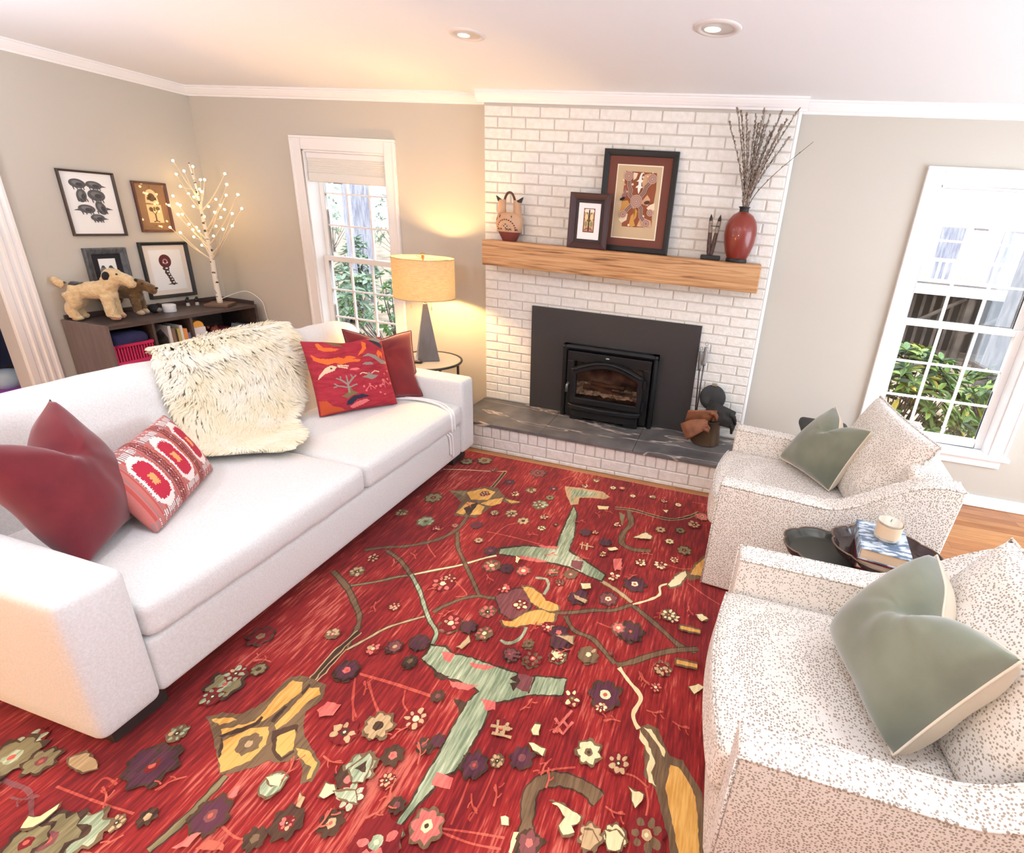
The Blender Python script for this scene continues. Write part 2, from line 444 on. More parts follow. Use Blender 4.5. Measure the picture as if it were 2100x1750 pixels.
# ================================================================== SOFT FURNITURE
def softbox(mb, x0, x1, y0, y1, z0, z1, r=0.03, puff=(0, 0, 0), n=10, fn=None, mi=0, nz=0.0, seed=0):
    """rounded box with faces that bulge by puff (x, y, z); fn warps the result"""
    lo = (x0, y0, z0); hi = (x1, y1, z1)
    def samples(a, b):
        L = b-a; rr = min(r, L*0.499)
        s = [a+rr*(1-math.cos(PI/2*k/3)) for k in range(4)]
        m = max(2, n)
        s += [a+rr+(L-2*rr)*k/m for k in range(1, m)]
        s += [b-rr*(1-math.cos(PI/2*k/3)) for k in range(3, -1, -1)]
        return s
    S = [samples(lo[i], hi[i]) for i in range(3)]
    c = [(lo[i]+hi[i])/2 for i in range(3)]; h = [(hi[i]-lo[i])/2 for i in range(3)]
    def warp(q):
        inn = [min(max(q[i], lo[i]+min(r, h[i]*.999)), hi[i]-min(r, h[i]*.999)) for i in range(3)]
        d = Vector([q[i]-inn[i] for i in range(3)])
        if d.length > 1e-9: d = d.normalized()*r
        p = [inn[i]+d[i] for i in range(3)]
        u = [(p[i]-c[i])/h[i] for i in range(3)]
        for i in range(3):
            if puff[i]:
                a, b = [k for k in range(3) if k != i]
                w = max(0, 1-u[a]**2)*max(0, 1-u[b]**2)
                p[i] += puff[i]*u[i]*w**0.7
        if nz:
            nn = noise.noise(Vector(p)*9+Vector((seed, seed, 0)))
            p = [p[i]+nz*nn*(u[i]) for i in range(3)]
        if fn: p = fn(Vector(p))
        return p
    for ax in range(3):
        a, b = [k for k in range(3) if k != ax]
        for side in (lo[ax], hi[ax]):
            A, B = S[a], S[b]; v = []; f = []
            for bb in B:
                for aa in A:
                    q = [0, 0, 0]; q[ax] = side; q[a] = aa; q[b] = bb
                    v.append(warp(q))
            w = len(A)
            for j in range(len(B)-1):
                for i in range(w-1):
                    f.append((j*w+i, j*w+i+1, (j+1)*w+i+1, (j+1)*w+i))
            mb.add(v, f, mi)
    return mb

sofa_m = mat('white_woven_upholstery', (237, 236, 233), 0.95, col2=(224, 222, 219), nscale=160, detail=2, lo=.3, hi=.7, bump=0.25, bscale=420, sheen=0.3, spec=0.2)
darkleg_m = mat('dark_wood_leg', (58, 50, 46), 0.5)
ribbon_m = mat('white_satin_ribbon', (252, 251, 250), 0.5)

sofa = thing('sofa', 'long white upholstered sofa with two seat cushions and low square arms', 'sofa', (-0.3, -1.72, 0))
SY0, SY1, SX1 = -2.842, -0.600, 0.22
mb = MB(); softbox(mb, -0.80, SX1, SY0, SY0+0.172, 0.10, 0.612, 0.028, (0.004, 0.006, 0.004)); mb.build('arm', sofa_m, sofa, smooth=True)
mb = MB(); softbox(mb, -0.80, SX1, SY1-0.16, SY1, 0.10, 0.612, 0.028, (0.004, 0.006, 0.004)); mb.build('arm', sofa_m, sofa, smooth=True)
mb = MB(); softbox(mb, -0.78, SX1-0.012, SY0+0.174, SY1-0.162, 0.10, 0.318, 0.02, (0.006, 0, 0)); mb.build('base', sofa_m, sofa, smooth=True)
shear = lambda p: (p.x-0.27*(p.z-0.3), p.y, p.z)
mb = MB(); softbox(mb, -0.70, -0.49, SY0+0.01, SY1-0.01, 0.14, 0.872, 0.062, (0.035, 0, 0.012), n=22, fn=shear, nz=0.008); mb.build('backrest', sofa_m, sofa, smooth=True)
YM = -1.684
seat_far = None
for i, (a, b) in enumerate(((SY0+0.175, YM-0.001), (YM+0.001, SY1-0.163))):
    mb = MB(); softbox(mb, -0.60, SX1+0.006, a, b, 0.322, 0.462, 0.034, (0.012, 0.0, 0.016), n=14, nz=0.004, seed=i*5)
    s = mb.build('seat_cushion', sofa_m, sofa, smooth=True)
    if i: seat_far = s
mb = MB()
for dy in (0.0, 0.028):
    pts = smooth_path([(-0.20, -0.885+dy*.3, 0.478), (-0.05, -0.845+dy*.6, 0.482), (0.10, -0.855+dy, 0.476), (0.195, -0.895+dy, 0.462), (0.232, -0.915+dy, 0.435), (0.234, -0.912+dy, 0.33)], 6)
    mb.tube(pts, 0.0085, 8)
mb.build('ribbon', ribbon_m, seat_far, smooth=True)
mb = MB()
for dy in (0.0, 0.026):
    mb.tube(smooth_path([(0.205, -0.935+dy, 0.318), (0.219, -0.925+dy, 0.30), (0.219, -0.915+dy, 0.25), (0.218, -0.91+dy, 0.165-dy)], 6), 0.0075, 8)
mb.build('ribbon', ribbon_m, sofa, smooth=True)
for x, y in ((0.13, SY0+0.12), (-0.72, SY0+0.12), (0.13, SY1-0.12), (-0.72, SY1-0.12)):
    mb = MB(); mb.box(x-0.05, x+0.03, y-0.07, y+0.09, 0.0125, 0.103); mb.build('leg', darkleg_m, sofa, bevel=0.004, seg=2)

# ------------------------------------------------------------------ armchairs
def spotted(name, base, spot, scale=135.0, size=0.31):
    m = bpy.data.materials.new(name); m.use_nodes = True
    nt = m.node_tree; b = nt.nodes['Principled BSDF']; b.inputs['Roughness'].default_value = 0.95
    b.inputs['Specular IOR Level'].default_value = 0.2; b.inputs['Sheen Weight'].default_value = 0.25
    tc = nt.nodes.new('ShaderNodeTexCoord')
    vo = nt.nodes.new('ShaderNodeTexVoronoi'); vo.inputs['Scale'].default_value = scale; vo.inputs['Randomness'].default_value = 0.75
    cr = nt.nodes.new('ShaderNodeValToRGB')
    cr.color_ramp.elements[0].position = size; cr.color_ramp.elements[0].color = rgba(spot)
    cr.color_ramp.elements[1].position = size+0.12; cr.color_ramp.elements[1].color = rgba(base)
    bp = nt.nodes.new('ShaderNodeBump'); bp.inputs['Strength'].default_value = 0.25; bp.inputs['Distance'].default_value = 0.004
    link(nt, tc.outputs['Object'], vo.inputs['Vector']); link(nt, vo.outputs['Distance'], cr.inputs['Fac'])
    link(nt, cr.outputs['Color'], b.inputs['Base Color'])
    link(nt, vo.outputs['Distance'], bp.inputs['Height']); link(nt, bp.outputs['Normal'], b.inputs['Normal'])
    MATS[name] = m
    return m
chair_m = spotted('spotted_chair_fabric', (233, 226, 217), (160, 145, 128))
piping_m = spotted('spotted_piping', (232, 226, 218), (150, 134, 118), 125.0, 0.36)

def armchair(name, label, loc, rot):
    t = thing(name, label, 'armchair', loc, rot, group='spotted armchairs')
    W, D = 0.405, 0.90                      # half width, depth; the chair faces -x, local x = 0 at the front
    ta = 0.096
    def top(x):                             # arm top line sweeping up to the back
        return 0.585+0.205*sm((x-0.44)/0.40)
    def arm(y0, y1, out):
        mb = MB()
        N = 34
        rows = []
        r = 0.018
        for i in range(N+1):
            x = D*i/N
            zt = top(x); fx = 0.0
            sec = [(y0, 0.025), (y0, zt-r), (y0+r*.3, zt-r*.3), (y0+r, zt), (y1-r, zt), (y1-r*.3, zt-r*.3), (y1, zt-r), (y1, 0.025)]
            rake = 0.0
            rows.append([(x+0.035*(1-sm(x/0.3))*(p[1]-0.3)*0.5+ (0.05*(p[1]-0.5)*sm((x-0.6)/0.3)), p[0], p[1]) for p in sec])
        K = 8; v = [p for rr in rows for p in rr]; f = []
        for i in range(N):
            for j in range(K):
                f.append((i*K+j, i*K+(j+1) % K, (i+1)*K+(j+1) % K, (i+1)*K+j))
        f.append(tuple(range(K))); f.append(tuple(N*K+j for j in range(K-1, -1, -1)))
        mb.add(v, f)
        a = mb.build('arm', chair_m, t, local=True, bevel=0.012, seg=3, angle=50)
        pm = MB()
        for yy in (y0+0.004, y1-0.004):
            pm.tube([(rows[i][2][0] if i else rows[0][2][0]-0.002, yy, top(D*i/N)-0.006) for i in range(N+1)], 0.0042, 6)
        yy = y0+0.003 if out < 0 else y1-0.003
        pm.tube([(rows[0][0][0]-0.001, yy, 0.03), (rows[0][2][0]-0.001, yy, 0.57)], 0.004, 6)
        pm.build('piping', piping_m, a, local=True, smooth=True)
    arm(-W, -W+ta, -1); arm(W-ta, W, 1)
    yi = W-ta
    mb = MB(); softbox(mb, -0.002, 0.74, -yi, yi, 0.03, 0.30, 0.02, (0.02, 0, 0)); mb.build('base', chair_m, t, smooth=True, local=True)
    bow = lambda p: (p.x-0.035*(1-(p.y/yi)**2)*sm((0.3-p.x)/0.3)-0.02*sm((0.46-p.z)/0.3)*sm((0.2-p.x)/0.2), p.y, p.z)
    mb = MB(); softbox(mb, -0.020, 0.68, -yi+0.002, yi-0.002, 0.300, 0.452, 0.03, (0.0, 0, 0.018), n=14, fn=bow); sc = mb.build('seat_cushion', chair_m, t, smooth=True, local=True)
    mb = MB(); mb.tube([Vector(bow(Vector((-0.014, lerp(-yi+.02, yi-.02, k/20), 0.447)))) for k in range(21)], 0.0045, 6); mb.build('piping', piping_m, sc, local=True, smooth=True)
    for fx, fy in ((.08, -.30), (.08, .30), (.78, -.30), (.78, .30)):
        mb = MB(); mb.box(fx-.03, fx+.03, fy-.03, fy+.03, .0125, .034); mb.build('foot', darkleg_m, t, local=True)
    rk = lambda p: (p.x+0.10*(p.z-0.4), p.y, p.z-0.0*p.x)
    mb = MB(); softbox(mb, 0.70, 0.862, -yi+0.002, yi-0.002, 0.03, 0.792, 0.03, (0.01, 0, 0.0), n=12, fn=rk); mb.build('backrest', chair_m, t, smooth=True, local=True)
    return t
ch1 = armchair('armchair', 'spotted cream armchair beside the hearth, in front of the window', (1.923, -1.017, 0), math.radians(-5.6))
ch2 = armchair('armchair', 'spotted cream armchair in the foreground corner, cut by the picture edge', (1.966, -2.258, 0), math.radians(-0.5))

# ------------------------------------------------------------------ cushions
def pillow(name, corners, T, mats, label, cat, group=None, chop=0.0, chopw=0.42, pinch=0.09, N=40, clamp=None, paint=None, seed=0, wr=0.006, parent=None, pipe=None, pr=0.005, bias=0.5, power=0.42):
    """corners: top left, top right, bottom right, bottom left seen from its front"""
    A, B, C_, D_ = [Vector(c) for c in corners]
    cen = (A+B+C_+D_)/4
    nrm = ((B-D_).cross(A-C_)).normalized()
    def pos(u, v, side):
        s = 2*u-1; t = 2*v-1
        s2 = s*(1-pinch*(1-t*t)); t2 = t*(1-pinch*(1-s*s))
        ch = chop*(.55*(1-abs(s))+.45*math.exp(-(s/chopw)**2)*(1-s*s))*sm(t)
        t2 -= ch
        a = (s2+1)/2; b = (t2+1)/2
        P = D_.lerp(C_, a).lerp(A.lerp(B, a), b)
        e = max(0.0, (1-s*s)*(1-t*t))
        h = T*e**power
        cr = 1-0.45*math.exp(-(s/(chopw*.5))**2)*sm(t)*(1 if chop else 0)
        w = noise.noise(P*7+Vector((seed, 0, seed)))*wr*e**0.3*2.0
        # soft folds running out of the corners and from the dented top
        w += wr*0.7*noise.noise(Vector((math.atan2(t-.5, s+.001)*2.6+seed, math.hypot(s, t-.5)*1.3, 0)))*e**0.25
        R = P+nrm*((h*cr*(bias if side > 0 else (1-bias))+w)*side)
        return clamp(R) if clamp else R
    mb = MB()
    def g(side, mfn):
        v = [pos(i/N, j/N, side) for j in range(N+1) for i in range(N+1)]
        o = len(mb.v); mb.v += [tuple(p) for p in v]
        for j in range(N):
            for i in range(N):
                q = (j*(N+1)+i, j*(N+1)+i+1, (j+1)*(N+1)+i+1, (j+1)*(N+1)+i)
                mb.f.append(tuple(o+k for k in q)); mb.m.append(mfn((i+.5)/N, (j+.5)/N))
    g(1, paint if paint else (lambda u, v: 0))
    g(-1, lambda u, v: len(mats)-1)
    if parent is not None:
        o = mb.build(name, mats, parent, smooth=True)
        root = o
    else:
        root = thing(name, label, cat, tuple((C_+D_)/2), group=group)
        o = mb.build('cushion_cover', mats, root, smooth=True)
    if pipe:
        pm = MB(); k = 24
        ring = [pos(i/k, 0, 1) for i in range(k)]+[pos(1, i/k, 1) for i in range(k)]+[pos(1-i/k, 1, 1) for i in range(k)]+[pos(0, 1-i/k, 1) for i in range(k)]
        pm.tube(ring, pr, 6, closed=True); pm.build('piping', pipe, o, smooth=True) if parent is not None else pm.build('piping', pipe, root, smooth=True)
    return root, pos

def back_cushion(chair, corners, T, seed):
    Mi = (Matrix.Translation(chair.location) @ Matrix.Rotation(chair.rotation_euler.z, 4, 'Z')).inverted()
    cs = [Mi @ Vector(c) for c in corners]
    ROOTLOC[chair.name] = Vector((0, 0, 0))
    pillow('back_cushion', cs, T, [chair_m], None, None, parent=chair, pinch=0.04, N=32, pipe=piping_m, pr=0.005, power=0.36, seed=seed)
back_cushion(ch1, [(2.665, -0.66, 0.885), (2.735, -1.33, 0.885), (2.53, -1.30, 0.44), (2.49, -0.74, 0.44)], 0.20, 3)
back_cushion(ch2, [(2.69, -2.0, 0.885), (2.72, -2.56, 0.885), (2.52, -2.54, 0.44), (2.50, -1.975, 0.44)], 0.20, 8)

sage_m = mat('sage_velvet', (124, 126, 106), 0.8, col2=(103, 106, 89), nscale=5, sheen=0.6, spec=0.2, bump=0.05, bscale=300)
cream_m = mat('cream_linen', (226, 212, 190), 0.9, bump=0.15, bscale=400)
pillow('throw_pillow', [(2.46, -0.665, 0.79), (2.545, -1.065, 0.82), (2.425, -1.085, 0.482), (2.212, -0.792, 0.487)], 0.20, [sage_m, cream_m],
       'sage green velvet throw pillow with a cream back on the armchair by the hearth', 'cushion', group='sage velvet pillows', clamp=lambda p: Vector((p.x, p.y, max(p.z, .476))), chop=0.46, pinch=0.05, seed=2, pipe=cream_m, pr=0.004, bias=0.5, power=.36, chopw=.3)
pillow('throw_pillow', [(2.50, -2.046, 0.81), (2.525, -2.45, 0.835), (2.345, -2.485, 0.505), (2.27, -2.11, 0.505)], 0.25, [sage_m, cream_m],
       'large sage green velvet throw pillow with a cream back on the foreground armchair', 'cushion', group='sage velvet pillows', clamp=lambda p: Vector((p.x, p.y, max(p.z, .476))), chop=0.46, chopw=0.30, pinch=0.03, seed=6, pipe=cream_m, pr=0.004, bias=0.52, wr=0.010, power=.34)

def on_sofa(p):
    # cushions rest on the seat, the arms and the sloping back without sinking in
    z = max(p.z, 0.482); y = p.y
    if z < 0.618: y = min(max(y, SY0+0.18), SY1-0.168)
    return Vector((max(p.x, -0.445-0.27*(z-0.3) if z < .9 else -9), y, z))
burg_m = mat('burgundy_cotton', (112, 36, 42), 0.85, col2=(98, 30, 37), nscale=8, sheen=0.3, spec=0.2, bump=0.06, bscale=300)
rust_m = mat('brick_red_velvet', (126, 28, 30), 0.75, col2=(108, 24, 27), nscale=6, sheen=0.5, spec=0.25)
pillow('throw_pillow', [(-0.27, -2.72, 0.92), (-0.47, -2.37, 0.92), (-0.27, -2.27, 0.478), (-0.07, -2.62, 0.478)], 0.22, [burg_m],
       'large plain burgundy throw pillow against the near arm of the sofa', 'cushion', group='red sofa cushions', chop=0.40, chopw=0.34, pinch=0.09, seed=11, wr=0.010, clamp=on_sofa)
pillow('throw_pillow', [(-0.49, -0.94, 0.905), (-0.235, -0.61, 0.865), (-0.06, -0.775, 0.478), (-0.33, -1.08, 0.478)], 0.14, [rust_m],
       'plain brick red velvet throw pillow half hidden behind the embroidered one', 'cushion', group='red sofa cushions', chop=0.20, pinch=0.08, seed=15, clamp=on_sofa, pipe=mat('dark_red_piping', (110, 24, 26), .8), pr=0.005)

# --- ikat lumbar cushion, painted face by face
ik = [mat('ikat_rose', (186, 106, 98), .9, bump=.2, bscale=300), mat('ikat_white', (236, 222, 216), .9), mat('ikat_crimson', (182, 36, 60), .9),
      mat('ikat_apricot', (232, 160, 100), .9), mat('ikat_mauve', (150, 112, 110), .9), mat('ikat_dark', (120, 52, 50), .9), mat('ikat_red', (176, 76, 68), .9)]
def ikat(u, v):
    # u runs along the cushion, v across it; three motif columns with warp stripes between
    jag = .010*noise.noise(Vector((u*9, v*70, 0)))
    x = u+jag; w = v+.018*noise.noise(Vector((u*110, v*5, 3)))
    for cx, cy in ((.20, .50), (.52, .52), (.84, .54)):
        dx = abs(x-cx); dy = abs(w-cy)
        if dx < .026 and dy < .075: return 3
        if max(dx/.070, dy/.265, dx/.14+dy/.36) < 1: return 2
        if dx < .062 and .20 < dy < .24: return 6
        if max(dx/.094, dy/.36, dx/.20+dy/.44) < 1: return 1
        if dx < .10 and .36 < dy < .43: return 1 if int(u*120) % 2 else 4
    for cx in (.36, .68):
        d = x-cx
        if abs(d) < .010: return 5
        if abs(d) < .018: return 1 if int(v*60) % 9 == 0 else 0
        if abs(d) < .034: return 5
    k = int(u*90) % 5
    if v > .86 or v < .12: return 4 if k in (0, 2) else (1 if k == 4 and int(v*90) % 2 else 0)
    return (0, 0, 6, 0, 4)[k]
pillow('lumbar_pillow', [(-0.25, -2.44, 0.722), (-0.49, -2.02, 0.728), (-0.332, -1.982, 0.475), (-0.067, -2.405, 0.478)], 0.15, ik+[ik[0]],
       'oblong woven cushion with rose stripes and crimson hexagons leaning on the burgundy pillow', 'cushion', group='red sofa cushions', pinch=0.03, N=110, paint=ikat, seed=4, wr=0.004, clamp=on_sofa)

# --- embroidered cushion
em = [mat('embroidery_crimson', (146, 28, 44), .9, col2=(170, 42, 56), nscale=14, stretch=(1, 1, 5), bump=.2, bscale=260), mat('embroidery_orange', (226, 104, 40), .85), mat('embroidery_cream', (226, 196, 160), .85),
      mat('embroidery_grey', (140, 130, 118), .9), mat('embroidery_navy', (38, 40, 58), .9), mat('embroidery_pink', (216, 110, 108), .9), mat('embroidery_olive', (120, 98, 62), .9), mat('embroidery_rust', (186, 74, 36), .9), mat('embroidery_back', (120, 30, 34), .9)]
def inpoly(p, x, y):
    c = False; n = len(p); j = n-1
    for i in range(n):
        if (p[i][1] > y) != (p[j][1] > y) and x < (p[j][0]-p[i][0])*(y-p[i][1])/(p[j][1]-p[i][1])+p[i][0]: c = not c
        j = i
    return c
def segd(a, b, x, y):
    dx, dy = b[0]-a[0], b[1]-a[1]; t = max(0, min(1, ((x-a[0])*dx+(y-a[1])*dy)/(dx*dx+dy*dy+1e-9)))
    return math.hypot(x-a[0]-t*dx, y-a[1]-t*dy)
EP = [  # polygons in cushion space, x to the right, y up, 0..1
    (1, [(.05, .80), (.12, .74), (.24, .72), (.36, .74), (.44, .72), (.55, .70), (.62, .68), (.60, .65), (.48, .66), (.36, .63), (.30, .66), (.20, .64), (.12, .68), (.06, .72)]),   # running beast
    (1, [(.40, .70), (.47, .77), (.53, .76), (.58, .72), (.50, .70)]),
    (1, [(.14, .95), (.15, .86), (.22, .83), (.34, .84), (.40, .88), (.30, .89), (.22, .89), (.18, .96)]),
    (1, [(.60, .74), (.68, .78), (.74, .84), (.75, .93), (.70, .96), (.69, .86), (.64, .80)]),
    (1, [(.86, .74), (.90, .80), (.95, .74), (.93, .66), (.91, .72), (.88, .66)]),
    (3, [(.66, .72), (.74, .72), (.82, .66), (.90, .58), (.98, .58), (.98, .62), (.90, .66), (.84, .72), (.74, .76)]),
    (2, [(.05, .46), (.14, .52), (.26, .55), (.30, .60), (.24, .63), (.16, .60), (.08, .52)]),
    (3, [(.62, .60), (.70, .58), (.78, .58), (.76, .62), (.68, .63)]),
    (3, [(.58, .42), (.64, .40), (.70, .37), (.76, .39), (.80, .42), (.72, .44), (.68, .48), (.65, .44)]),
    (4, [(.32, .07), (.34, .13), (.42, .18), (.54, .19), (.64, .15), (.56, .14), (.46, .13), (.40, .08)]),
    (5, [(.36, .05), (.46, .10), (.58, .12), (.62, .09), (.52, .05), (.40, .02)]),
    (4, [(.80, .95), (.90, .86), (.96, .80), (.99, .86), (.92, .93), (.86, .99)]),
    (6, [(.26, .98), (.34, .93), (.48, .92), (.44, .96), (.34, .99)]),
    (3, [(.78, .985), (.95, .90), (.99, .94), (.92, .99)]),
    (6, [(.28, .20), (.36, .24), (.40, .31), (.43, .25), (.50, .21), (.40, .19), (.35, .16)]),
    (7, [(.02, .02), (.02, .20), (.10, .18), (.16, .10), (.26, .06), (.30, .02)]),
    (5, [(.44, .54), (.52, .52), (.58, .54), (.54, .56), (.48, .56)]),
]
ES = [(3, .012, (.38, .24), (.38, .36)), (3, .011, (.38, .34), (.30, .42)), (3, .011, (.38, .34), (.46, .42)), (3, .009, (.38, .36), (.38, .46)), (3, .009, (.38, .30), (.26, .34)), (3, .009, (.38, .30), (.49, .33)),
      (3, .008, (.30, .42), (.26, .44)), (3, .008, (.46, .42), (.50, .45)), (3, .008, (.30, .42), (.31, .46)), (3, .008, (.46, .42), (.44, .47)), (3, .007, (.26, .34), (.21, .33)), (3, .007, (.26, .34), (.22, .38)),
      (2, .006, (.56, .46), (.60, .48)), (2, .006, (.60, .48), (.66, .46)), (2, .006, (.72, .46), (.77, .49)), (2, .006, (.77, .49), (.83, .47)),
      (5, .005, (.60, .24), (.66, .30)), (5, .005, (.66, .24), (.66, .30)), (5, .005, (.72, .24), (.67, .29)), (5, .005, (.80, .26), (.86, .33)), (5, .005, (.86, .25), (.87, .34)), (5, .005, (.93, .28), (.88, .33)),
      (2, .01, (.32, .60), (.42, .57)), (2, .01, (.32, .62), (.44, .60))]
EC = [(5, .016, .58, .29), (5, .013, .60, .23), (5, .014, .66, .31), (5, .014, .74, .27), (5, .018, .80, .27), (5, .02, .86, .35), (5, .016, .93, .36), (5, .018, .96, .30), (5, .015, .84, .29), (5, .012, .90, .44), (5, .012, .96, .48), (5, .012, .84, .15), (5, .012, .78, .18), (4, .012, .23, .585)]
def embroid(u, v):
    r = 0
    for m, p in EP:
        if inpoly(p, u, v): r = m
    for m, w, a, b in ES:
        if segd(a, b, u, v) < w: r = m
    for m, w, x, y in EC:
        if math.hypot(u-x, v-y) < w: r = m
    return r
pillow('embroidered_pillow', [(-0.53, -1.225, 0.882), (-0.285, -0.855, 0.868), (-0.112, -0.965, 0.48), (-0.36, -1.33, 0.478)], 0.17, em,
       'crimson embroidered throw pillow with orange animals and flowers', 'cushion', group='red sofa cushions', chop=0.08, pinch=0.04, N=120, paint=embroid, seed=9, wr=0.004, clamp=on_sofa)

# ------------------------------------------------------------------ sheepskin over the sofa back
wool_m = mat('ivory_wool', (250, 243, 226), 0.9, col2=(240, 226, 194), nscale=7, sheen=0.4, spec=0.2)
hide_m = mat('sheepskin_hide', (252, 248, 236), 0.9)
sk = thing('sheepskin', 'shaggy ivory sheepskin draped over the middle of the sofa back and seat', 'sheepskin', (-0.55, -1.6, 0.48))
PATH = [(-0.862, 0.62), (-0.885, 0.78), (-0.855, 0.880), (-0.76, 0.915), (-0.66, 0.875), (-0.60, 0.77), (-0.555, 0.64), (-0.515, 0.53), (-0.46, 0.493), (-0.36, 0.492), (-0.24, 0.492), (-0.18, 0.488)]
YA = [-1.58, -1.64, -1.72, -1.80, -1.87, -1.90, -1.93, -1.94, -1.92, -1.87, -1.80, -1.76]
YBB = [-1.24, -1.20, -1.16, -1.15, -1.17, -1.20, -1.26, -1.34, -1.46, -1.56, -1.62, -1.69]
def skin_pt(s, t):
    k = s*(len(PATH)-1); i = min(int(k), len(PATH)-2); f = k-i
    x = lerp(PATH[i][0], PATH[i+1][0], f); z = lerp(PATH[i][1], PATH[i+1][1], f)
    a = lerp(YA[i], YA[i+1], f); b = lerp(YBB[i], YBB[i+1], f)
    w = 0.03*noise.noise(Vector((s*7, 3.1, 0)))
    return Vector((x, lerp(a+w, b-w, t), z))
def skin_n(s, t):
    d = skin_pt(min(1, s+.02), t)-skin_pt(max(0, s-.02), t)
    n = d.cross(Vector((0, 1, 0))); n.normalize()
    return -n if n.dot(Vector((0.5, 0, 1))) < 0 and s > .2 else n
mb = MB(); mb.grid(lambda u, v: skin_pt(u, v)+skin_n(u, v)*(0.006+0.014*math.sin(PI*v)**.5), 40, 20); hide = mb.build('hide', hide_m, sk, smooth=True)
# the wool: long wavy locks, neighbours lying the same way
rnd = random.Random(5)
wl = MB()
def lock(s, t, L, r):
    p = skin_pt(s, t); n = skin_n(s, t)
    d = skin_pt(min(1, s+.05), t)-skin_pt(max(0, s-.05), t); d.normalize()
    e = (t-.5)*2; sd = Vector((0, 1, 0))
    g = p*5.5
    a = 1.5*noise.noise(g+Vector((3, 8, 1)))+.9*e*abs(e)+rnd.uniform(-.25, .25)      # which way this tuft is combed
    lean = d*math.cos(a)+sd*math.sin(a); sw = n.cross(lean)
    f1 = .55+.45*noise.noise(g*1.7); ph = 5*noise.noise(g*2.3)+rnd.uniform(-.5, .5)
    q = p+n*.010; pts = [p+n*.002]; K = 7
    for k in range(1, K+1):
        f = k/K
        dr = n*(.72*(1-f)**1.6*(.6+f1)+.03)+lean*(.35+f)+Vector((0, 0, -.16*f)); dr.normalize()
        q = q+dr*(L/K)+sw*(.0058*math.sin(ph+f*9.5)*f)
        if q.x > -.50 and q.z < .492: q.z = .492+rnd.random()*.006
        pts.append(q.copy())
    wl.tube(pts, [r*.8, r*.95, r, r*1.05, r, r*.85, r*.55, r*.12], 5, cap=False)
for k in range(8200):
    s = .10+.90*rnd.random(); t = rnd.random()
    lock(s, t, .060+.030*rnd.random(), .0042+.0028*rnd.random())
for k in range(900):
    lock(.10+.90*rnd.random(), rnd.choice((.004, .996)), .055+.03*rnd.random(), .005)
for k in range(350): lock(.985+.015*rnd.random(), rnd.random(), .05+.025*rnd.random(), .0048)
wo = wl.build('wool', wool_m, sk, smooth=True); wo['kind'] = 'stuff'
# ================================================================== FIREPLACE
def grain(name, c1, c2, c3, axis_scale=(1.6, 22, 22), rough=0.5, dist=1.6):
    m = bpy.data.materials.new(name); m.use_nodes = True
    nt = m.node_tree; b = nt.nodes['Principled BSDF']; b.inputs['Roughness'].default_value = rough
    tc = nt.nodes.new('ShaderNodeTexCoord'); mp = nt.nodes.new('ShaderNodeMapping'); mp.inputs['Scale'].default_value = axis_scale
    n = nt.nodes.new('ShaderNodeTexNoise'); n.inputs['Scale'].default_value = 1.0; n.inputs['Detail'].default_value = 5; n.inputs['Distortion'].default_value = dist
    r = nt.nodes.new('ShaderNodeValToRGB'); e = r.color_ramp.elements
    e[0].position = 0.28; e[0].color = rgba(c3); e[1].position = 0.44; e[1].color = rgba(c2)
    x = r.color_ramp.elements.new(0.56); x.color = rgba(c1); x = r.color_ramp.elements.new(0.75); x.color = rgba(tuple(min(255, k+14) for k in c1))
    link(nt, tc.outputs['Object'], mp.inputs['Vector']); link(nt, mp.outputs['Vector'], n.inputs['Vector']); link(nt, n.outputs['Fac'], r.inputs['Fac'])
    link(nt, r.outputs['Color'], b.inputs['Base Color'])
    bp = nt.nodes.new('ShaderNodeBump'); bp.inputs['Strength'].default_value = 0.2; bp.inputs['Distance'].default_value = 0.004
    link(nt, n.outputs['Fac'], bp.inputs['Height']); link(nt, bp.outputs['Normal'], b.inputs['Normal'])
    return m
mantel_m = grain('pale_oak_beam', (200, 154, 108), (178, 128, 82), (104, 66, 40), axis_scale=(1.3, 30, 30), dist=2.2)
MZ0, MZ1, MP = 1.298, 1.4712, 0.1672
mt = MB()
N = 24; v = []; f = []
sec = [(-MP, MZ0), (-MP-.003, (MZ0+MZ1)/2), (-MP, MZ1), (-0.0005, MZ1), (-0.0005, MZ0)]
for i in range(N+1):
    x = lerp(0.0629, 1.962, i/N)
    v += [(x, y+(0.004*noise.noise(Vector((x*5, z*9, 0))) if y < -.05 else 0), z+(0.004*noise.noise(Vector((x*4, 3, y*8))) if z < 1.4 else 0)) for y, z in sec]
for i in range(N):
    for j in range(5): f.append((i*5+j, i*5+(j+1) % 5, (i+1)*5+(j+1) % 5, (i+1)*5+j))
f.append((4, 3, 2, 1, 0)); f.append(tuple(N*5+j for j in range(5)))
mt.add(v, f)
tag(mt.build('mantel_beam', mantel_m, bevel=0.006, seg=2), 'thick pale oak beam mantel shelf across the white brick chimney', 'mantel')

st = thing('wood_stove', 'black wood stove insert with arched glass door set in the white brick fireplace', 'stove', (1.02, -0.05, ZH))
mb = MB(); mb.box(IX0, IX1, -0.022, -0.0025, ZH, IZT); mb.build('surround_panel', mat('charcoal_panel', (52, 50, 50), 0.5), st, bevel=0.002, seg=1)
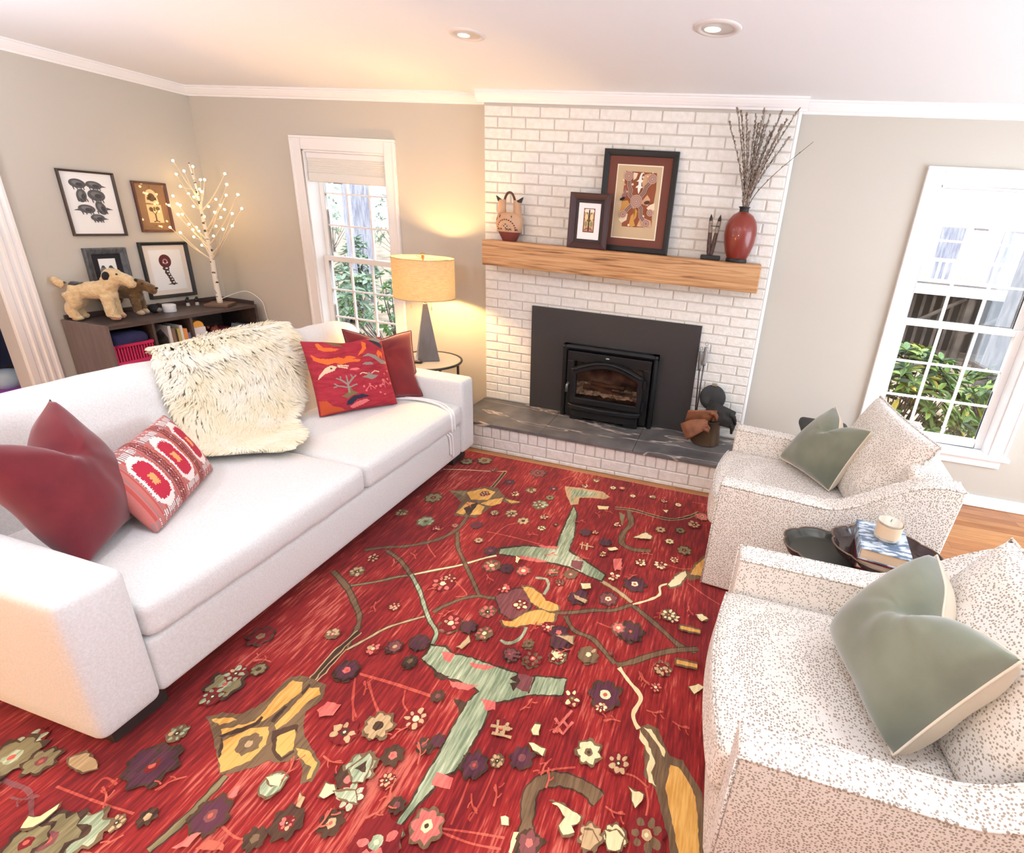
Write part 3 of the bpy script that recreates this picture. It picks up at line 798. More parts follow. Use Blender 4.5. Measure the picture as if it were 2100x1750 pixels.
# flat trim frame around the firebox
mb = MB()
fx0, fx1, fz1 = 0.672, 1.384, 0.785
prof = [(0, 0.0), (0.0, 0.055), (0.018, 0.065), (0.03, 0.06), (0.045, 0.03), (0.045, 0.0)]
def rail(a, b, inward):
    a = Vector(a); b = Vector(b); inn = Vector(inward)
    mb.prism([a+inn*p+Vector((0, -q-0.022, 0)) for p, q in prof], b-a)
rail((fx0, 0, fz1), (fx1, 0, fz1), (0, 0, -1)); rail((fx0, 0, ZH), (fx0, 0, fz1), (1, 0, 0)); rail((fx1, 0, ZH), (fx1, 0, fz1), (-1, 0, 0))
mb.build('trim_frame', iron_m, st)
# firebox body with a real opening
bx0, bx1, by = 0.716, 1.342, -0.105
gx0, gx1, gz0, gz1 = 0.80, 1.262, 0.405, 0.635
mb = MB()
mb.box(bx0, bx1, -0.10, -0.023, 0.675, 0.745); mb.box(bx0, gx0-.03, -0.10, -0.023, ZH+.02, 0.675); mb.box(gx1+.03, bx1, -0.10, -0.023, ZH+.02, 0.675); mb.box(gx0-.03, gx1+.03, -0.10, -0.023, ZH+.02, 0.37)
mb.build('firebox', iron_m, st, bevel=0.006, seg=2)
def arch(x0, x1, z0, z1, rise, n=24):
    p = [(x0, z0), (x1, z0), (x1, z1)]
    for k in range(1, n):
        t = k/n; p.append((lerp(x1, x0, t), z1+rise*math.sin(PI*t)))
    p.append((x0, z1)); return p
# door: arched ring
out = arch(0.756, 1.300, 0.355, 0.625, 0.078); inn = arch(gx0, gx1, gz0, 0.585, 0.066)
mb = MB(); n = len(out)
def ring(yf, yb, a, b):
    v = [(x, yf, z) for x, z in a]+[(x, yf, z) for x, z in b]+[(x, yb, z) for x, z in a]+[(x, yb, z) for x, z in b]
    f = []
    for i in range(n):
        j = (i+1) % n
        f += [(i, j, n+j, n+i), (i, 2*n+i, 2*n+j, j), (n+i, n+j, 3*n+j, 3*n+i), (2*n+i, 3*n+i, 3*n+j, 2*n+j)]
    mb.add(v, f)
ring(-0.142, -0.098, out, inn)
o = mb.build('door', iron_m, st, bevel=0.007, seg=2, angle=50)
mb = MB(); mid = arch(0.775, 1.281, 0.372, 0.618, 0.074)[2:]
mb.tube([(x, -0.146, z) for x, z in mid], 0.011, 8); mb.build('arch_bead', iron_m, o, smooth=True)
mb = MB(); mb.prism([(x, -0.118, z) for x, z in inn], (0, 0.003, 0)); mb.build('glass', pane_mat('smoked_stove_glass', 0.012, (236, 232, 228)), o)
mb = MB(); mb.tube([(0.748, -0.150, 0.52), (0.742, -0.168, 0.50), (0.742, -0.168, 0.45)], [0.009, 0.010, 0.012], 8); mb.build('handle', mat('steel_handle', (120, 118, 116), .35, metal=.8), o, smooth=True)
for z in (0.41, 0.58):
    mb = MB(); mb.tube([(1.312, -0.135, z-.03), (1.312, -0.135, z+.03)], 0.010, 8); mb.build('hinge', iron_m, o, smooth='auto')
mb = MB(); mb.ball((1.02, -0.103, 0.722), (0.016, 0.004, 0.006), 12, 6); mb.build('badge', mat('silver_badge', (190, 190, 188), .3, metal=.9), st, smooth=True)
# interior with logs and ash
mb = MB(); mb.box(gx0-.03, gx1+.03, -0.0245, -0.0235, ZH+.1, 0.68); mb.build('fireback', mat('sooty_firebrick', (120, 98, 82), .95, col2=(44, 38, 35), nscale=9), st)
ash_m = mat('ash_bed', (190, 168, 146), 1.0, col2=(92, 74, 62), nscale=40, bump=.8, bscale=60)
mb = MB(); mb.grid(lambda u, v: (lerp(gx0-.025, gx1+.025, u), lerp(-0.097, -0.026, v), 0.425+0.05*v+0.02*noise.noise(Vector((u*14, v*6, 1)))+0.03*(1-u)*v), 30, 10); mb.build('ash_bed', ash_m, st, smooth=True)
log_m = mat('charred_log', (104, 74, 52), .95, col2=(38, 30, 26), nscale=12, stretch=(1, 4, 4), bump=.6, bscale=40)
for (a, b, r) in (((0.84, -0.06, 0.475), (1.06, -0.05, 0.46), .020), ((0.98, -0.062, 0.455), (1.22, -0.055, 0.452), .018), ((0.90, -0.045, 0.505), (1.15, -0.045, 0.492), .017)):
    mb = MB(); A = Vector(a); Bv = Vector(b)
    mb.tube([A.lerp(Bv, k/8) for k in range(9)], [r*(1+.15*noise.noise(Vector((k, a[0]*9, 0)))) for k in range(9)], 10); mb.build('log', log_m, st, smooth='auto')
# ash ledge and pedestal
mb = MB()
lp = [(0.742, -0.03), (0.742, -0.14), (0.80, -0.175), (1.02, -0.188), (1.245, -0.175), (1.305, -0.14), (1.305, -0.03)]
mb.prism([(x, y, 0.318) for x, y in lp], (0, 0, 0.036)); mb.build('ash_ledge', iron_m, st, bevel=0.010, seg=3)
mb = MB(); q = 0.93
mb.prism([(1.02+(x-1.02)*q, y+.012, ZH+.075) for x, y in lp], (0, 0, 0.02)); mb.box(0.765, 0.87, -0.135, -0.03, ZH, 0.32); mb.box(1.18, 1.285, -0.135, -0.03, ZH, 0.32); mb.box(0.87, 1.18, -0.12, -0.03, ZH+.03, .32)
mb.prism([(1.02+(x-1.02)*q, y+.012, 0.24+.02) for x, y in lp], (0, 0, 0.06))
mb.build('pedestal', iron_m, st, bevel=0.006, seg=2)

# ================================================================== ON THE MANTEL
ZM = MZ1
def framed(name, label, cx, w, h, y0, lean, fw, fm, layers, art, artz=0.0, group=None, z0=ZM, frame_d=0.022, glass=True, T=None):
    """picture leaning on the chimney: built upright at y=0, tilted about its foot. layers=[(margin, material)], art(mb) draws in local x (0..w), z (0..h)"""
    R = T if T is not None else Matrix.Translation((cx, y0, z0)) @ Matrix.Rotation(-lean, 4, 'X')
    t = thing(name, label, 'picture', tuple(R.to_translation()), group=group)
    mb = MB(); mb.T = R
    x0, x1 = -w/2, w/2
    pr = [(0, 0), (0, -frame_d), (fw*.2, -frame_d-.003), (fw*.8, -frame_d*.8), (fw, -frame_d*.55), (fw, 0)]
    def side(P, Q, inn):
        P = Vector(P); Q = Vector(Q); inn = Vector(inn)
        d = (Q-P).normalized()
        a = [P+inn*s+d*s+Vector((0, y, 0)) for s, y in pr]; b = [Q+inn*s-d*s+Vector((0, y, 0)) for s, y in pr]
        n = len(pr); mb.add(a+b, [(i, (i+1) % n, n+(i+1) % n, n+i) for i in range(n)]+[tuple(range(n)), tuple(range(2*n-1, n-1, -1))])
    side((x0, 0, 0), (x1, 0, 0), (0, 0, 1)); side((x1, 0, 0), (x1, 0, h), (-1, 0, 0)); side((x1, 0, h), (x0, 0, h), (0, 0, -1)); side((x0, 0, h), (x0, 0, 0), (1, 0, 0))
    mb.build('frame', fm, t, smooth='auto', angle=20)
    y = -0.004
    for k, (mg, mm) in enumerate(layers):
        l, r, b, tt = mg if hasattr(mg, '__len__') else (mg, mg, mg, mg)
        mb = MB(); mb.T = R; mb.box(x0+l, x1-r, y-0.0015, y, b, h-tt)
        mb.build(('mat_board' if k < len(layers)-1 else 'print'), mm, t) if k < len(layers)-1 or art is None else None
        if k == len(layers)-1 and art is not None:
            mats = [mm]
            mb.m = [0]*len(mb.f)
            art(mb, mats, x0, y-0.0015, w, h)
            mb.build('print', mats, t)
        y -= 0.0015
    if glass:
        mb = MB(); mb.T = R; mb.box(x0+fw*.6, x1-fw*.6, -frame_d*.55-.001, -frame_d*.55, fw*.6, h-fw*.6); mb.build('glass_pane', glass_m, t)
    return t
def P(name, c): return MATS.get(name) or mat(name, c, 0.85)
class Art:
    """flat inked shapes, each laid a hair in front of the last"""
    def __init__(s, mb, mats, x0, y, w, h): s.mb, s.mats, s.x0, s.y, s.w, s.h = mb, mats, x0, y, w, h
    def mi(s, name, c):
        m = P(name, c)
        if m not in s.mats: s.mats.append(m)
        return s.mats.index(m)
    def xy(s, u, v): return (s.x0+u*s.w, s.y, v*s.h)
    def poly(s, name, c, pts):
        s.y -= 0.00006; s.mb.poly([s.xy(u, v) for u, v in pts], s.mi(name, c))
    def disc(s, name, c, u, v, r, ry=None, n=20, rot=0):
        ry = ry or r; pts = []
        for k in range(n):
            q = 2*PI*k/n; a = r*math.cos(q); b = ry*math.sin(q)
            pts.append((u+(a*math.cos(rot)-b*math.sin(rot))/s.w, v+(a*math.sin(rot)+b*math.cos(rot))/s.h))
        s.poly(name, c, pts)
    def line(s, name, c, pts, wd):
        for (a, b) in zip(pts, pts[1:]):
            ax, ay = a[0]*s.w, a[1]*s.h; bx, by_ = b[0]*s.w, b[1]*s.h
            d = math.hypot(bx-ax, by_-ay) or 1e-6; nx, ny = -(by_-ay)/d*wd/2, (bx-ax)/d*wd/2
            ex, ey = (bx-ax)/d*wd*.3, (by_-ay)/d*wd*.3
            s.poly(name, c, [((ax-ex+nx)/s.w, (ay-ey+ny)/s.h), ((ax-ex-nx)/s.w, (ay-ey-ny)/s.h), ((bx+ex-nx)/s.w, (by_+ey-ny)/s.h), ((bx+ex+nx)/s.w, (by_+ey+ny)/s.h)])
TERRA = (146, 82, 52); CREAMC = (238, 220, 190); OCH = (204, 150, 76); PINKY = (196, 160, 142); DK = (74, 42, 36)
def art_big(mb, mats, x0, y, w, h):
    a = Art(mb, mats, x0, y, w, h)
    U = lambda u: .285+u*.46; V = lambda v: .255+v*.545      # the printed field on the tan sheet
    q = lambda pts: [(U(p[0]), V(p[1])) for p in pts]
    a.poly('print_sienna', TERRA, q([(.06, 1), (.97, .99), (1, .7), (.96, .3), (1, .02), (.5, .0), (.1, .0), (.02, .35), (.04, .7)]))
    rnd2 = random.Random(3)
    for name, c, pts in (('print_peach', (212, 168, 128), [(.62, .95), (.80, .98), (.78, .80), (.60, .70), (.56, .82)]), ('print_cream', CREAMC, [(.28, .98), (.42, .97), (.38, .88), (.30, .84)]),
        ('print_ochre', OCH, [(.0, .28), (.04, .46), (.20, .48), (.30, .38), (.22, .26), (.08, .22)]), ('print_cream', CREAMC, [(.86, .42), (1, .46), (1.02, .34), (.9, .30), (.78, .36)]),
        ('print_peach', (212, 168, 128), [(.55, .02), (.62, .16), (.74, .18), (.95, .14), (1, .02)]), ('print_cream', CREAMC, [(-.02, .12), (.10, .22), (.24, .24), (.22, .12), (.08, .06)]),
        ('print_ochre', OCH, [(.30, .02), (.34, .20), (.42, .26), (.46, .36), (.40, .38), (.52, .30), (.50, .18), (.44, .12), (.50, .03), (.40, .0)]), ('print_rust', (160, 92, 48), [(.50, .20), (.70, .24), (.66, .36), (.54, .34)]),
        ('print_peach', (212, 168, 128), [(.58, .44), (.76, .60), (.86, .52), (.80, .40)]), ('print_mauve', (150, 108, 100), [(.0, .55), (.10, .72), (.16, .60), (.10, .50)])):
        a.poly(name, c, q(pts))
    for k in range(26):
        a.disc('print_pink' if k % 2 else 'print_cream', PINKY if k % 2 else CREAMC, U(rnd2.random()), V(rnd2.random()), .004+.004*rnd2.random(), n=8)
    for pts in ([(.18, .84), (.20, .74), (.26, .66), (.24, .58), (.36, .50)], [(.84, .84), (.70, .74), (.66, .64), (.54, .54)], [(.54, .40), (.62, .34), (.64, .20), (.72, .14), (.82, .10)], [(.36, .42), (.24, .34), (.12, .24)]):
        for off, nm, c, wd in ((0, 'print_pink', PINKY, .026), (0, 'print_dark', DK, .017), (0, 'print_pink', PINKY, .009), (0, 'print_dark', DK, .003)):
            a.line(nm, c, [(U(x), V(y_)) for x, y_ in pts], wd)
    for (x, y_, r) in ((.16, .91, .030), (.86, .88, .030), (.46, .47, .040), (.82, .08, .026), (.10, .22, .024), (.90, .28, .022)):
        k = 0
        while r > .004:
            a.disc('print_pink' if k % 2 == 0 else 'print_dusky', PINKY if k % 2 == 0 else (158, 116, 102), U(x), V(y_), r); r -= .0055; k += 1
    a.poly('print_white', (250, 244, 232), q([(.50, .60), (.47, .66), (.46, .72), (.40, .70), (.41, .73), (.47, .76), (.47, .82), (.40, .82), (.47, .86), (.49, .92), (.52, .97), (.58, .985), (.62, .96), (.57, .965), (.55, .93), (.55, .86), (.61, .84), (.55, .80), (.56, .74), (.61, .73), (.55, .70), (.53, .65)]))
    a.disc('print_black', (36, 30, 32), U(.04), V(.50), .018, .009, rot=.5); a.disc('print_brown', (92, 54, 48), U(.78), V(.46), .020, .011, rot=.3)
framed('framed_print', 'large black framed abstract print with terracotta mat leaning on the chimney', 1.115, 0.485, 0.625, -0.072, 0.105, 0.036, black_m,
       [(.03, mat('terracotta_mat', (114, 66, 54), .9)), ((.092, .092, .085, .085), mat('ivory_bevel', (246, 234, 208), .8)), ((.099, .099, .092, .092), mat('tan_paper', (204, 178, 142), .9))], art_big, glass=False)
def art_tree(mb, mats, x0, y, w, h):
    a = Art(mb, mats, x0, y, w, h)
    a.poly('card_brown', (128, 72, 50), [(.36, .30), (.64, .30), (.64, .735), (.36, .735)])
    a.poly('card_tan', (214, 178, 128), [(.385, .32), (.615, .32), (.615, .70), (.385, .70)])
    a.poly('card_pink', (196, 140, 124), [(.385, .32), (.615, .32), (.57, .40), (.43, .40)])
    for u in (.41, .445, .475, .525, .555, .59): a.disc('card_white', (246, 238, 222), u, .69, .009, .012, 10)
    a.line('card_dark', (70, 54, 40), [(.5, .33), (.5, .70)], .009)
    for s in (-1, 1):
        for v0, v1, e in ((.48, .60, .10), (.48, .54, .11), (.50, .66, .06), (.36, .34, .10)):
            a.line('card_olive', (112, 92, 58), [(.5, v0), (.5+s*e*.5, (v0+v1)/2+.02), (.5+s*e, v1)], .005)
        a.disc('card_cream', (236, 212, 160), .5+s*.065, .575, .011, .02, 12); a.disc('card_sage', (150, 150, 104), .5+s*.07, .45, .010, .016, 12)
    a.poly('card_dark', (70, 54, 40), [(.485, .33), (.515, .33), (.51, .42), (.49, .42)])
framed('framed_print', 'small dark brown framed print of a tree leaning in front of the larger print', 0.823, 0.272, 0.346, -0.142, 0.10, 0.042, mat('mahogany_frame', (62, 32, 32), .35),
       [(.04, mat('slate_brown_mat', (64, 54, 52), .9)), ((.062, .062, .060, .060), mat('white_mat', (248, 246, 244), .9))], art_tree, glass=False)

# wedding vase
wv = thing('wedding_vase', 'tan painted pottery vase with two spouts joined by a looped handle', 'vase', (0.234, -0.082, ZM))
pot_m = mat('tan_pottery', (204, 164, 130), .6, col2=(192, 150, 116), nscale=12); potred_m = mat('red_slip', (120, 56, 50), .55); potblk = mat('black_slip', (44, 34, 34), .5); potdk = mat('brown_slip', (92, 54, 40), .6); potgr = mat('grey_slip', (168, 156, 140), .6)
cx, cy = 0.234, -0.082
mb = MB(); mb.lathe([(0.0, 0), (0.048, 0), (0.052, .006), (0.083, 0.062)], (cx, cy, ZM), 40, sy=.72, cap=False); mb.build('foot', potred_m, wv, smooth='auto', angle=50)
mb = MB(); mb.lathe([(0.083, 0.062), (0.094, 0.092), (0.098, 0.12), (0.095, 0.145), (0.088, 0.165), (0.080, 0.180), (0.06, 0.188), (0.0, 0.190)], (cx, cy, ZM), 40, sy=.72, cap=False)
for s in (-1, 1):
    mb.tube([(cx+s*.050, cy, ZM+.14), (cx+s*.057, cy, ZM+.18), (cx+s*.057, cy, ZM+.215), (cx+s*.055, cy, ZM+.245), (cx+s*.058, cy, ZM+.268)], [.036, .030, .027, .0258, .0285], 20)
mb.build('body', pot_m, wv, smooth='auto', angle=60)
for s in (-1, 1):   # flared, pointed lips
    mb = MB(); n = 20; v = []; f = []
    for j in range(n):
        q = 2*PI*j/n; e = max(0, math.cos(q)*s)
        for r, z in ((.0275, .256), (.0305+.010*e, .268+.026*e**2), (.0285+.010*e, .266+.026*e**2), (.018, .25)):
            v.append((cx+s*.060+r*math.cos(q), cy+r*math.sin(q)*.9, ZM+z))
    for j in range(n):
        for k in range(3): f.append((j*4+k, ((j+1) % n)*4+k, ((j+1) % n)*4+k+1, j*4+k+1))
    mb.add(v, f); mb.build('spout_lip', potblk, wv, smooth=True)
mb = MB(); mb.tube(smooth_path([(cx-.040, cy, ZM+.235), (cx-.036, cy, ZM+.275), (cx-.02, cy, ZM+.308), (cx, cy, ZM+.318), (cx+.02, cy, ZM+.308), (cx+.036, cy, ZM+.275), (cx+.040, cy, ZM+.235)], 5), .008, 10); mb.build('handle', potdk, wv, smooth=True)
def on_vase(u, v):   # a point on the front of the vase body
    for (r0, z0), (r1, z1) in zip([(0.083, 0.062), (0.094, 0.095), (0.0975, 0.125), (0.094, 0.15), (0.086, 0.172)], [(0.094, 0.095), (0.0975, 0.125), (0.094, 0.15), (0.086, 0.172), (0.078, 0.185)]):
        if z0 <= v <= z1: r = lerp(r0, r1, (v-z0)/(z1-z0)); break
    else: r = .083
    u = max(-r*.96, min(r*.96, u)); return (cx+u, cy-.72*math.sqrt(max(0, r*r-u*u))-.0012, ZM+v)
mb = MB()
def vpoly(pts, mi): mb.poly([on_vase(*p) for p in pts], mi)
for k in range(14):
    q = PI*k/13; u = .066*math.cos(q); v = .076+.066*math.sin(q)
    vpoly([(u-.005, v-.004), (u+.005, v-.004), (u+.005, v+.005), (u-.005, v+.005)], 0)
for k in range(12):
    q0 = PI*k/12; q1 = PI*(k+1)/12
    vpoly([(0, .076), (.042*math.cos(q0), .076+.042*math.sin(q0)), (.042*math.cos(q1), .076+.042*math.sin(q1))], 1)
for u in (-.058, -.036, .01, .03, .068): vpoly([(u-.009, .068), (u, .080), (u+.009, .068), (u+.008, .085), (u-.008, .085)], 0)
for u, v in ((-.012, .10), (.012, .10), (0, .112), (.0, .088)): vpoly([(u-.004, v-.004), (u+.004, v-.004), (u+.004, v+.004), (u-.004, v+.004)], 2)
for u, v, e in ((-.05, .160, 1), (.045, .158, -1), (-.078, .14, 1)): vpoly([(u-.004, v-.008), (u+.004*e, v-.008), (u+.010*e, v+.010), (u+.002*e, v+.012)], 2)
mb.build('painted_motifs', [potdk, potgr, potblk], wv)

# twin spear carving
fg = thing('carved_figure', 'small dark carving of two pointed stems on a black block beside the red vase', 'figurine', (1.637, -0.085, ZM))
mb = MB(); mb.box(1.577, 1.700, -0.12, -0.05, ZM, ZM+.028); mb.build('plinth', black_m, fg, bevel=0.005, seg=2)
carve = mat('carved_brown', (92, 66, 58), .6, col2=(64, 44, 38), nscale=60); carve2 = mat('carved_grey', (166, 152, 138), .7, col2=(130, 116, 104), nscale=90); tipm = mat('carved_tip', (50, 34, 30), .6)
for s, dx in ((-1, 0), (1, 0)):
    q = lambda z: (1.632+s*(.008+.115*max(0, z-.03)*.75)+(.02*max(0, z-.03) if True else 0), -0.085, ZM+z)
    mb = MB(); mb.tube([q(.026), q(.05), q(.10), q(.165)], [.010, .013, .0135, .012], 12); mb.build('stem', carve, fg, smooth='auto')
    mb = MB(); mb.tube([q(.165), q(.20), q(.235)], [.0125, .013, .012], 12); mb.build('band', carve2, fg, smooth='auto')
    mb = MB(); mb.tube([q(.235), q(.25), q(.275)], [.0115, .010, .001], 12); mb.build('tip', tipm, fg, smooth='auto')
mb = MB(); mb.tube([(1.612, -0.10, ZM+.205), (1.668, -0.10, ZM+.205)], .0025, 6); mb.build('tie', black_m, fg)

# red vase with willow branches
rv = thing('red_vase', 'glossy red egg shaped vase with black neck, right end of the mantel', 'vase', (1.802, -0.082, ZM))
redv = mat('red_lacquer', (136, 50, 36), .34, col2=(120, 40, 34), nscale=5, coat=.3)
c0 = (1.802, -0.082, ZM)
MB().lathe([(0, 0), (.064, 0), (.066, .008), (.064, .022), (.062, .024)], c0, 40, cap=False).build('foot', black_m, rv, smooth='auto', angle=50)
MB().lathe([(.062, .024), (.078, .06), (.092, .11), (.099, .165), (.096, .21), (.084, .25), (.062, .28), (.036, .296), (.030, .300)], c0, 48, cap=False).build('body', redv, rv, smooth=True)
MB().lathe([(.030, .299), (.027, .310), (.029, .322), (.036, .327), (.034, .330), (.025, .326), (.022, .31)], c0, 36, cap=False).build('neck', black_m, rv, smooth=True)
bark_m = mat('willow_bark', (62, 48, 42), .8); bud_m = mat('willow_bud', (176, 164, 150), .9, col2=(120, 100, 88), nscale=60)
tips = [(-.165, .455), (-.135, .535), (-.11, .52), (-.075, .50), (-.045, .41), (-.02, .50), (.0, .47), (.02, .54), (.035, .46), (.055, .50), (.075, .42), (.095, .45), (.12, .53), (.135, .46), (.155, .48), (.19, .40), (.21, .54), (.325, .38)]
rb = random.Random(21)
for k, (dx, dz) in enumerate(tips):
    br = thing('willow_branch', 'budded willow branch standing in the red vase', 'branch', (1.802, -0.082, ZM+.30), group='willow branches in the red vase')
    if k == len(tips)-1: br['label'] = 'single bare willow branch leaning far right out of the red vase, past the brick'; del br['group']
    yy = rb.uniform(-.05, .045); a = Vector((1.802+rb.uniform(-.012, .012), -0.082+rb.uniform(-.012, .012), ZM+.05)); b = Vector((1.802+dx, -0.082+yy, ZM+.325+dz))
    mid = a.lerp(b, .5)+Vector((-dx*.18, 0, .02)); nk = Vector((1.802+dx*.06, -0.082+yy*.1, ZM+.325))
    pts = smooth_path([a, nk, nk.lerp(b, .45)+Vector((-dx*.12, 0, 0)), b], 8)
    mb = MB(); mb.tube(pts, [lerp(.0032, .0013, i/(len(pts)-1)) for i in range(len(pts))], 6); mb.build('stem', bark_m, br, smooth=True)
    mb = MB(); start = 6
    for i in range(start, len(pts)-1):
        for rep in range(6 if k < len(tips)-1 else (1 if i % 3 == 0 else 0)):
            p = pts[i].lerp(pts[i+1], rb.random()); d = (pts[i+1]-pts[i]).normalized(); s = Vector((rb.uniform(-1, 1), rb.uniform(-1, 1), .6)); s.normalize()
            ax = (d*.8+s*.5).normalized(); rot = ax.to_track_quat('Z', 'Y').to_matrix()
            mb.ball(p+s*.0055, (.0036, .0036, .0085), 6, 4, rot=rot)
    mb.build('buds', bud_m, br, smooth=True)['kind'] = 'stuff'

# ================================================================== HEARTH TOOLS
HZ = ZH
bk = thing('ash_bucket', 'dark bronze ash bucket with an upright round lid on the hearth corner', 'bucket', (1.795, -0.125, HZ))
bronze = mat('dark_bronze', (74, 58, 46), .42, metal=.55, col2=(96, 74, 54), nscale=8)
c0 = (1.79, -0.135, HZ)
MB().lathe([(0, .001), (.098, .001), (.102, .006), (.100, .02), (.092, .10), (.090, .165), (.094, .175), (.094, .182), (.088, .183), (.086, .16), (.08, .03), (0, .02)], c0, 40, cap=False).build('body', bronze, bk, smooth='auto', angle=40)
lidm = mat('worn_black_lid', (34, 33, 32), .6, col2=(52, 50, 48), nscale=14)
mb = MB(); mb.T = Matrix.Translation((1.796, -0.052, 0.535)) @ Matrix.Rotation(math.radians(80), 4, 'X')
mb.lathe([(0, .010), (.05, .010), (.085, .006), (.091, .002), (.091, -.006), (0, -.006)], (0, 0, 0), 40, cap=False); mb.build('lid', lidm, bk, smooth='auto', angle=40)
mb = MB(); mb.box(1.778, 1.814, -0.062, -0.036, 0.622, 0.642); mb.build('lid_knob', mat('brass_knob', (170, 162, 140), .4, metal=.7), bk, bevel=.004, seg=2)
leather = mat('tan_leather', (146, 92, 60), .75, col2=(118, 70, 46), nscale=10, bump=.15, bscale=120); leather_b = mat('black_leather', (36, 34, 32), .7, bump=.15, bscale=120)
def glove(label, C0, ex, ey, ez, m, L=.26, W=.105, lab2=None):
    g = thing('hearth_glove', label, 'glove', tuple(C0), group='hearth gloves')
    ex, ey, ez = Vector(ex).normalized(), Vector(ey).normalized(), Vector(ez).normalized(); C0 = Vector(C0)
    def sheet(n0, n1):
        mb = MB()
        def fn(u, v):
            s = u*2-1; cuff = 1.0+.25*(1-v)
            drop = -0.05*(v-.45)**2*3
            th = .016*math.sqrt(max(0, 1-s*s))
            w = .007*noise.noise(Vector((u*4, v*6, n0)))
            return C0+ex*((v-.5)*L)+ey*(s*W/2*cuff)+ez*(drop+w)+ez*(th*n1)
        mb.grid(fn, 14, 18); return mb
    a = sheet(1, 1); b = sheet(2, -1); a.add(b.v, b.f)
    a.build('cuff', m, g, smooth=True)
    mb = MB()
    for k in range(4):
        s = (k-1.5)*.025
        p0 = C0+ex*(L*.44)+ey*s*.8+ez*(-.03); mb.tube([p0, p0+ex*.018+Vector((0, .01, -.03)), p0+ex*.022+Vector((0, .02, -.075))], [.014, .013, .009], 8)
    p0 = C0+ex*(L*.3)+ey*.03+ez*-.012; mb.tube([p0, p0+ey*.012+ex*.03+Vector((0, 0, -.02)), p0+ex*.05+Vector((0, .01, -.06))], [.015, .014, .009], 8)
    mb.build('fingers', m, g, smooth=True)
    return g
glove('tan leather hearth glove lying across the bucket rim, uppermost', (1.735, -0.235, 0.448), (.96, .22, .12), (.12, -.35, .93), (-.1, -.93, .35), leather, L=.20, W=.105)
glove('tan leather hearth glove drooping below the other, off the left of the bucket', (1.70, -0.265, 0.372), (.80, .15, .55), (.5, -.35, -.75), (-.3, -.93, .1), leather, L=.17, W=.10)
glove('black leather hearth glove draped over the right of the bucket under the lid', (1.865, -0.165, 0.452), (.95, -.05, -.20), (.22, .25, .93), (.12, -.95, .30), leather_b, L=.20, W=.125)
steel = mat('brushed_steel', (150, 150, 152), .35, metal=.9)
for k, (x, dx, z, lab) in enumerate(((1.668, .028, 0.858, 'steel fireplace tool with ribbed handle, left of the pair beside the stove panel'), (1.700, .0, 0.895, 'steel fireplace tool with ribbed handle, taller right one of the pair beside the stove panel'))):
    t = thing('fire_tool', lab, 'fireplace tool', (x+dx, -0.045, HZ), group=None)
    top = Vector((x, -0.04, z)); ft = Vector((1.70, -0.06-.03*k, HZ+.002)); d = (ft-top).normalized()
    mb = MB(); mb.tube([top+d*.13, top+d*.3, ft], .005, 8); mb.build('shaft', mat('dark_steel', (84, 82, 84), .4, metal=.8) if 'dark_steel' not in MATS else MATS['dark_steel'], t, smooth=True)
    mb = MB()
    prof = [top+d*(.005+.0062*i) for i in range(22)]
    mb.tube(prof, [.0125+(.0018 if i % 2 else 0)-.003*(i in (0, 21)) for i in range(22)], 12); mb.build('handle', steel, t, smooth=True)
    mb = MB(); mb.tube([top+Vector((math.sin(q)*.010, 0, .004+.012*(1-math.cos(q)))) for q in [i*2*PI/14 for i in range(15)]], .002, 6); mb.build('hanging_loop', steel, t, smooth=True)

# ================================================================== LAMP AND ROUND TABLE
TZ = 0.585
tb = thing('side_table', 'round glass topped side table with thin black metal rim behind the sofa arm', 'side table', (-0.31, -0.345, 0))
c0 = (-0.31, -0.332, 0)
mb = MB(); mb.tube([(c0[0]+.25*math.cos(2*PI*k/56), c0[1]+.25*math.sin(2*PI*k/56), TZ-.006) for k in range(56)], .0095, 8, closed=True); mb.build('rim', black_metal, tb, smooth=True)
tabtop = mat('pale_mirror_top', (232, 230, 226), .06, metal=.55)
MB().lathe([(0, TZ-.010), (.242, TZ-.010), (.242, TZ-.003), (0, TZ-.003)], c0, 56, cap=False).build('top', tabtop, tb)
for k in range(4):
    q = -0.62+k*PI/2; x = c0[0]+.243*math.cos(q); y = c0[1]+.243*math.sin(q)
    mb = MB(); mb.box(x-.007, x+.007, y-.007, y+.007, 0, TZ-.006); mb.build('leg', black_metal, tb)
mb = MB(); mb.tube([(c0[0]+.243*math.cos(2*PI*k/56), c0[1]+.243*math.sin(2*PI*k/56), .08) for k in range(56)], .006, 8, closed=True); mb.build('lower_ring', black_metal, tb, smooth=True)

lx, ly = -0.322, -0.30
LB = TZ-.003
lamp = thing('table_lamp', 'lit table lamp with grey pyramid base and cream drum shade', 'lamp', (lx, ly, LB))
pew = mat('brushed_pewter', (122, 118, 116), .42, metal=.65, col2=(104, 100, 100), nscale=9, stretch=(1, 1, .3))
mb = MB(); mb.T = Matrix.Translation((lx, ly, 0)) @ Matrix.Rotation(math.radians(38), 4, 'Z')
a, b = .078, .014; z0, z1 = LB, 1.0
mb.add([(-a, -a, z0), (a, -a, z0), (a, a, z0), (-a, a, z0), (-b, -b, z1), (b, -b, z1), (b, b, z1), (-b, b, z1)], [(3, 2, 1, 0), (4, 5, 6, 7), (0, 1, 5, 4), (1, 2, 6, 5), (2, 3, 7, 6), (3, 0, 4, 7)])
mb.build('base', pew, lamp, bevel=.004, seg=2)
brass = mat('aged_brass', (150, 116, 74), .4, metal=.7)
mb = MB(); mb.tube([(lx, ly, 1.0), (lx, ly, 1.33)], .006, 10); mb.build('stem', brass, lamp, smooth='auto')
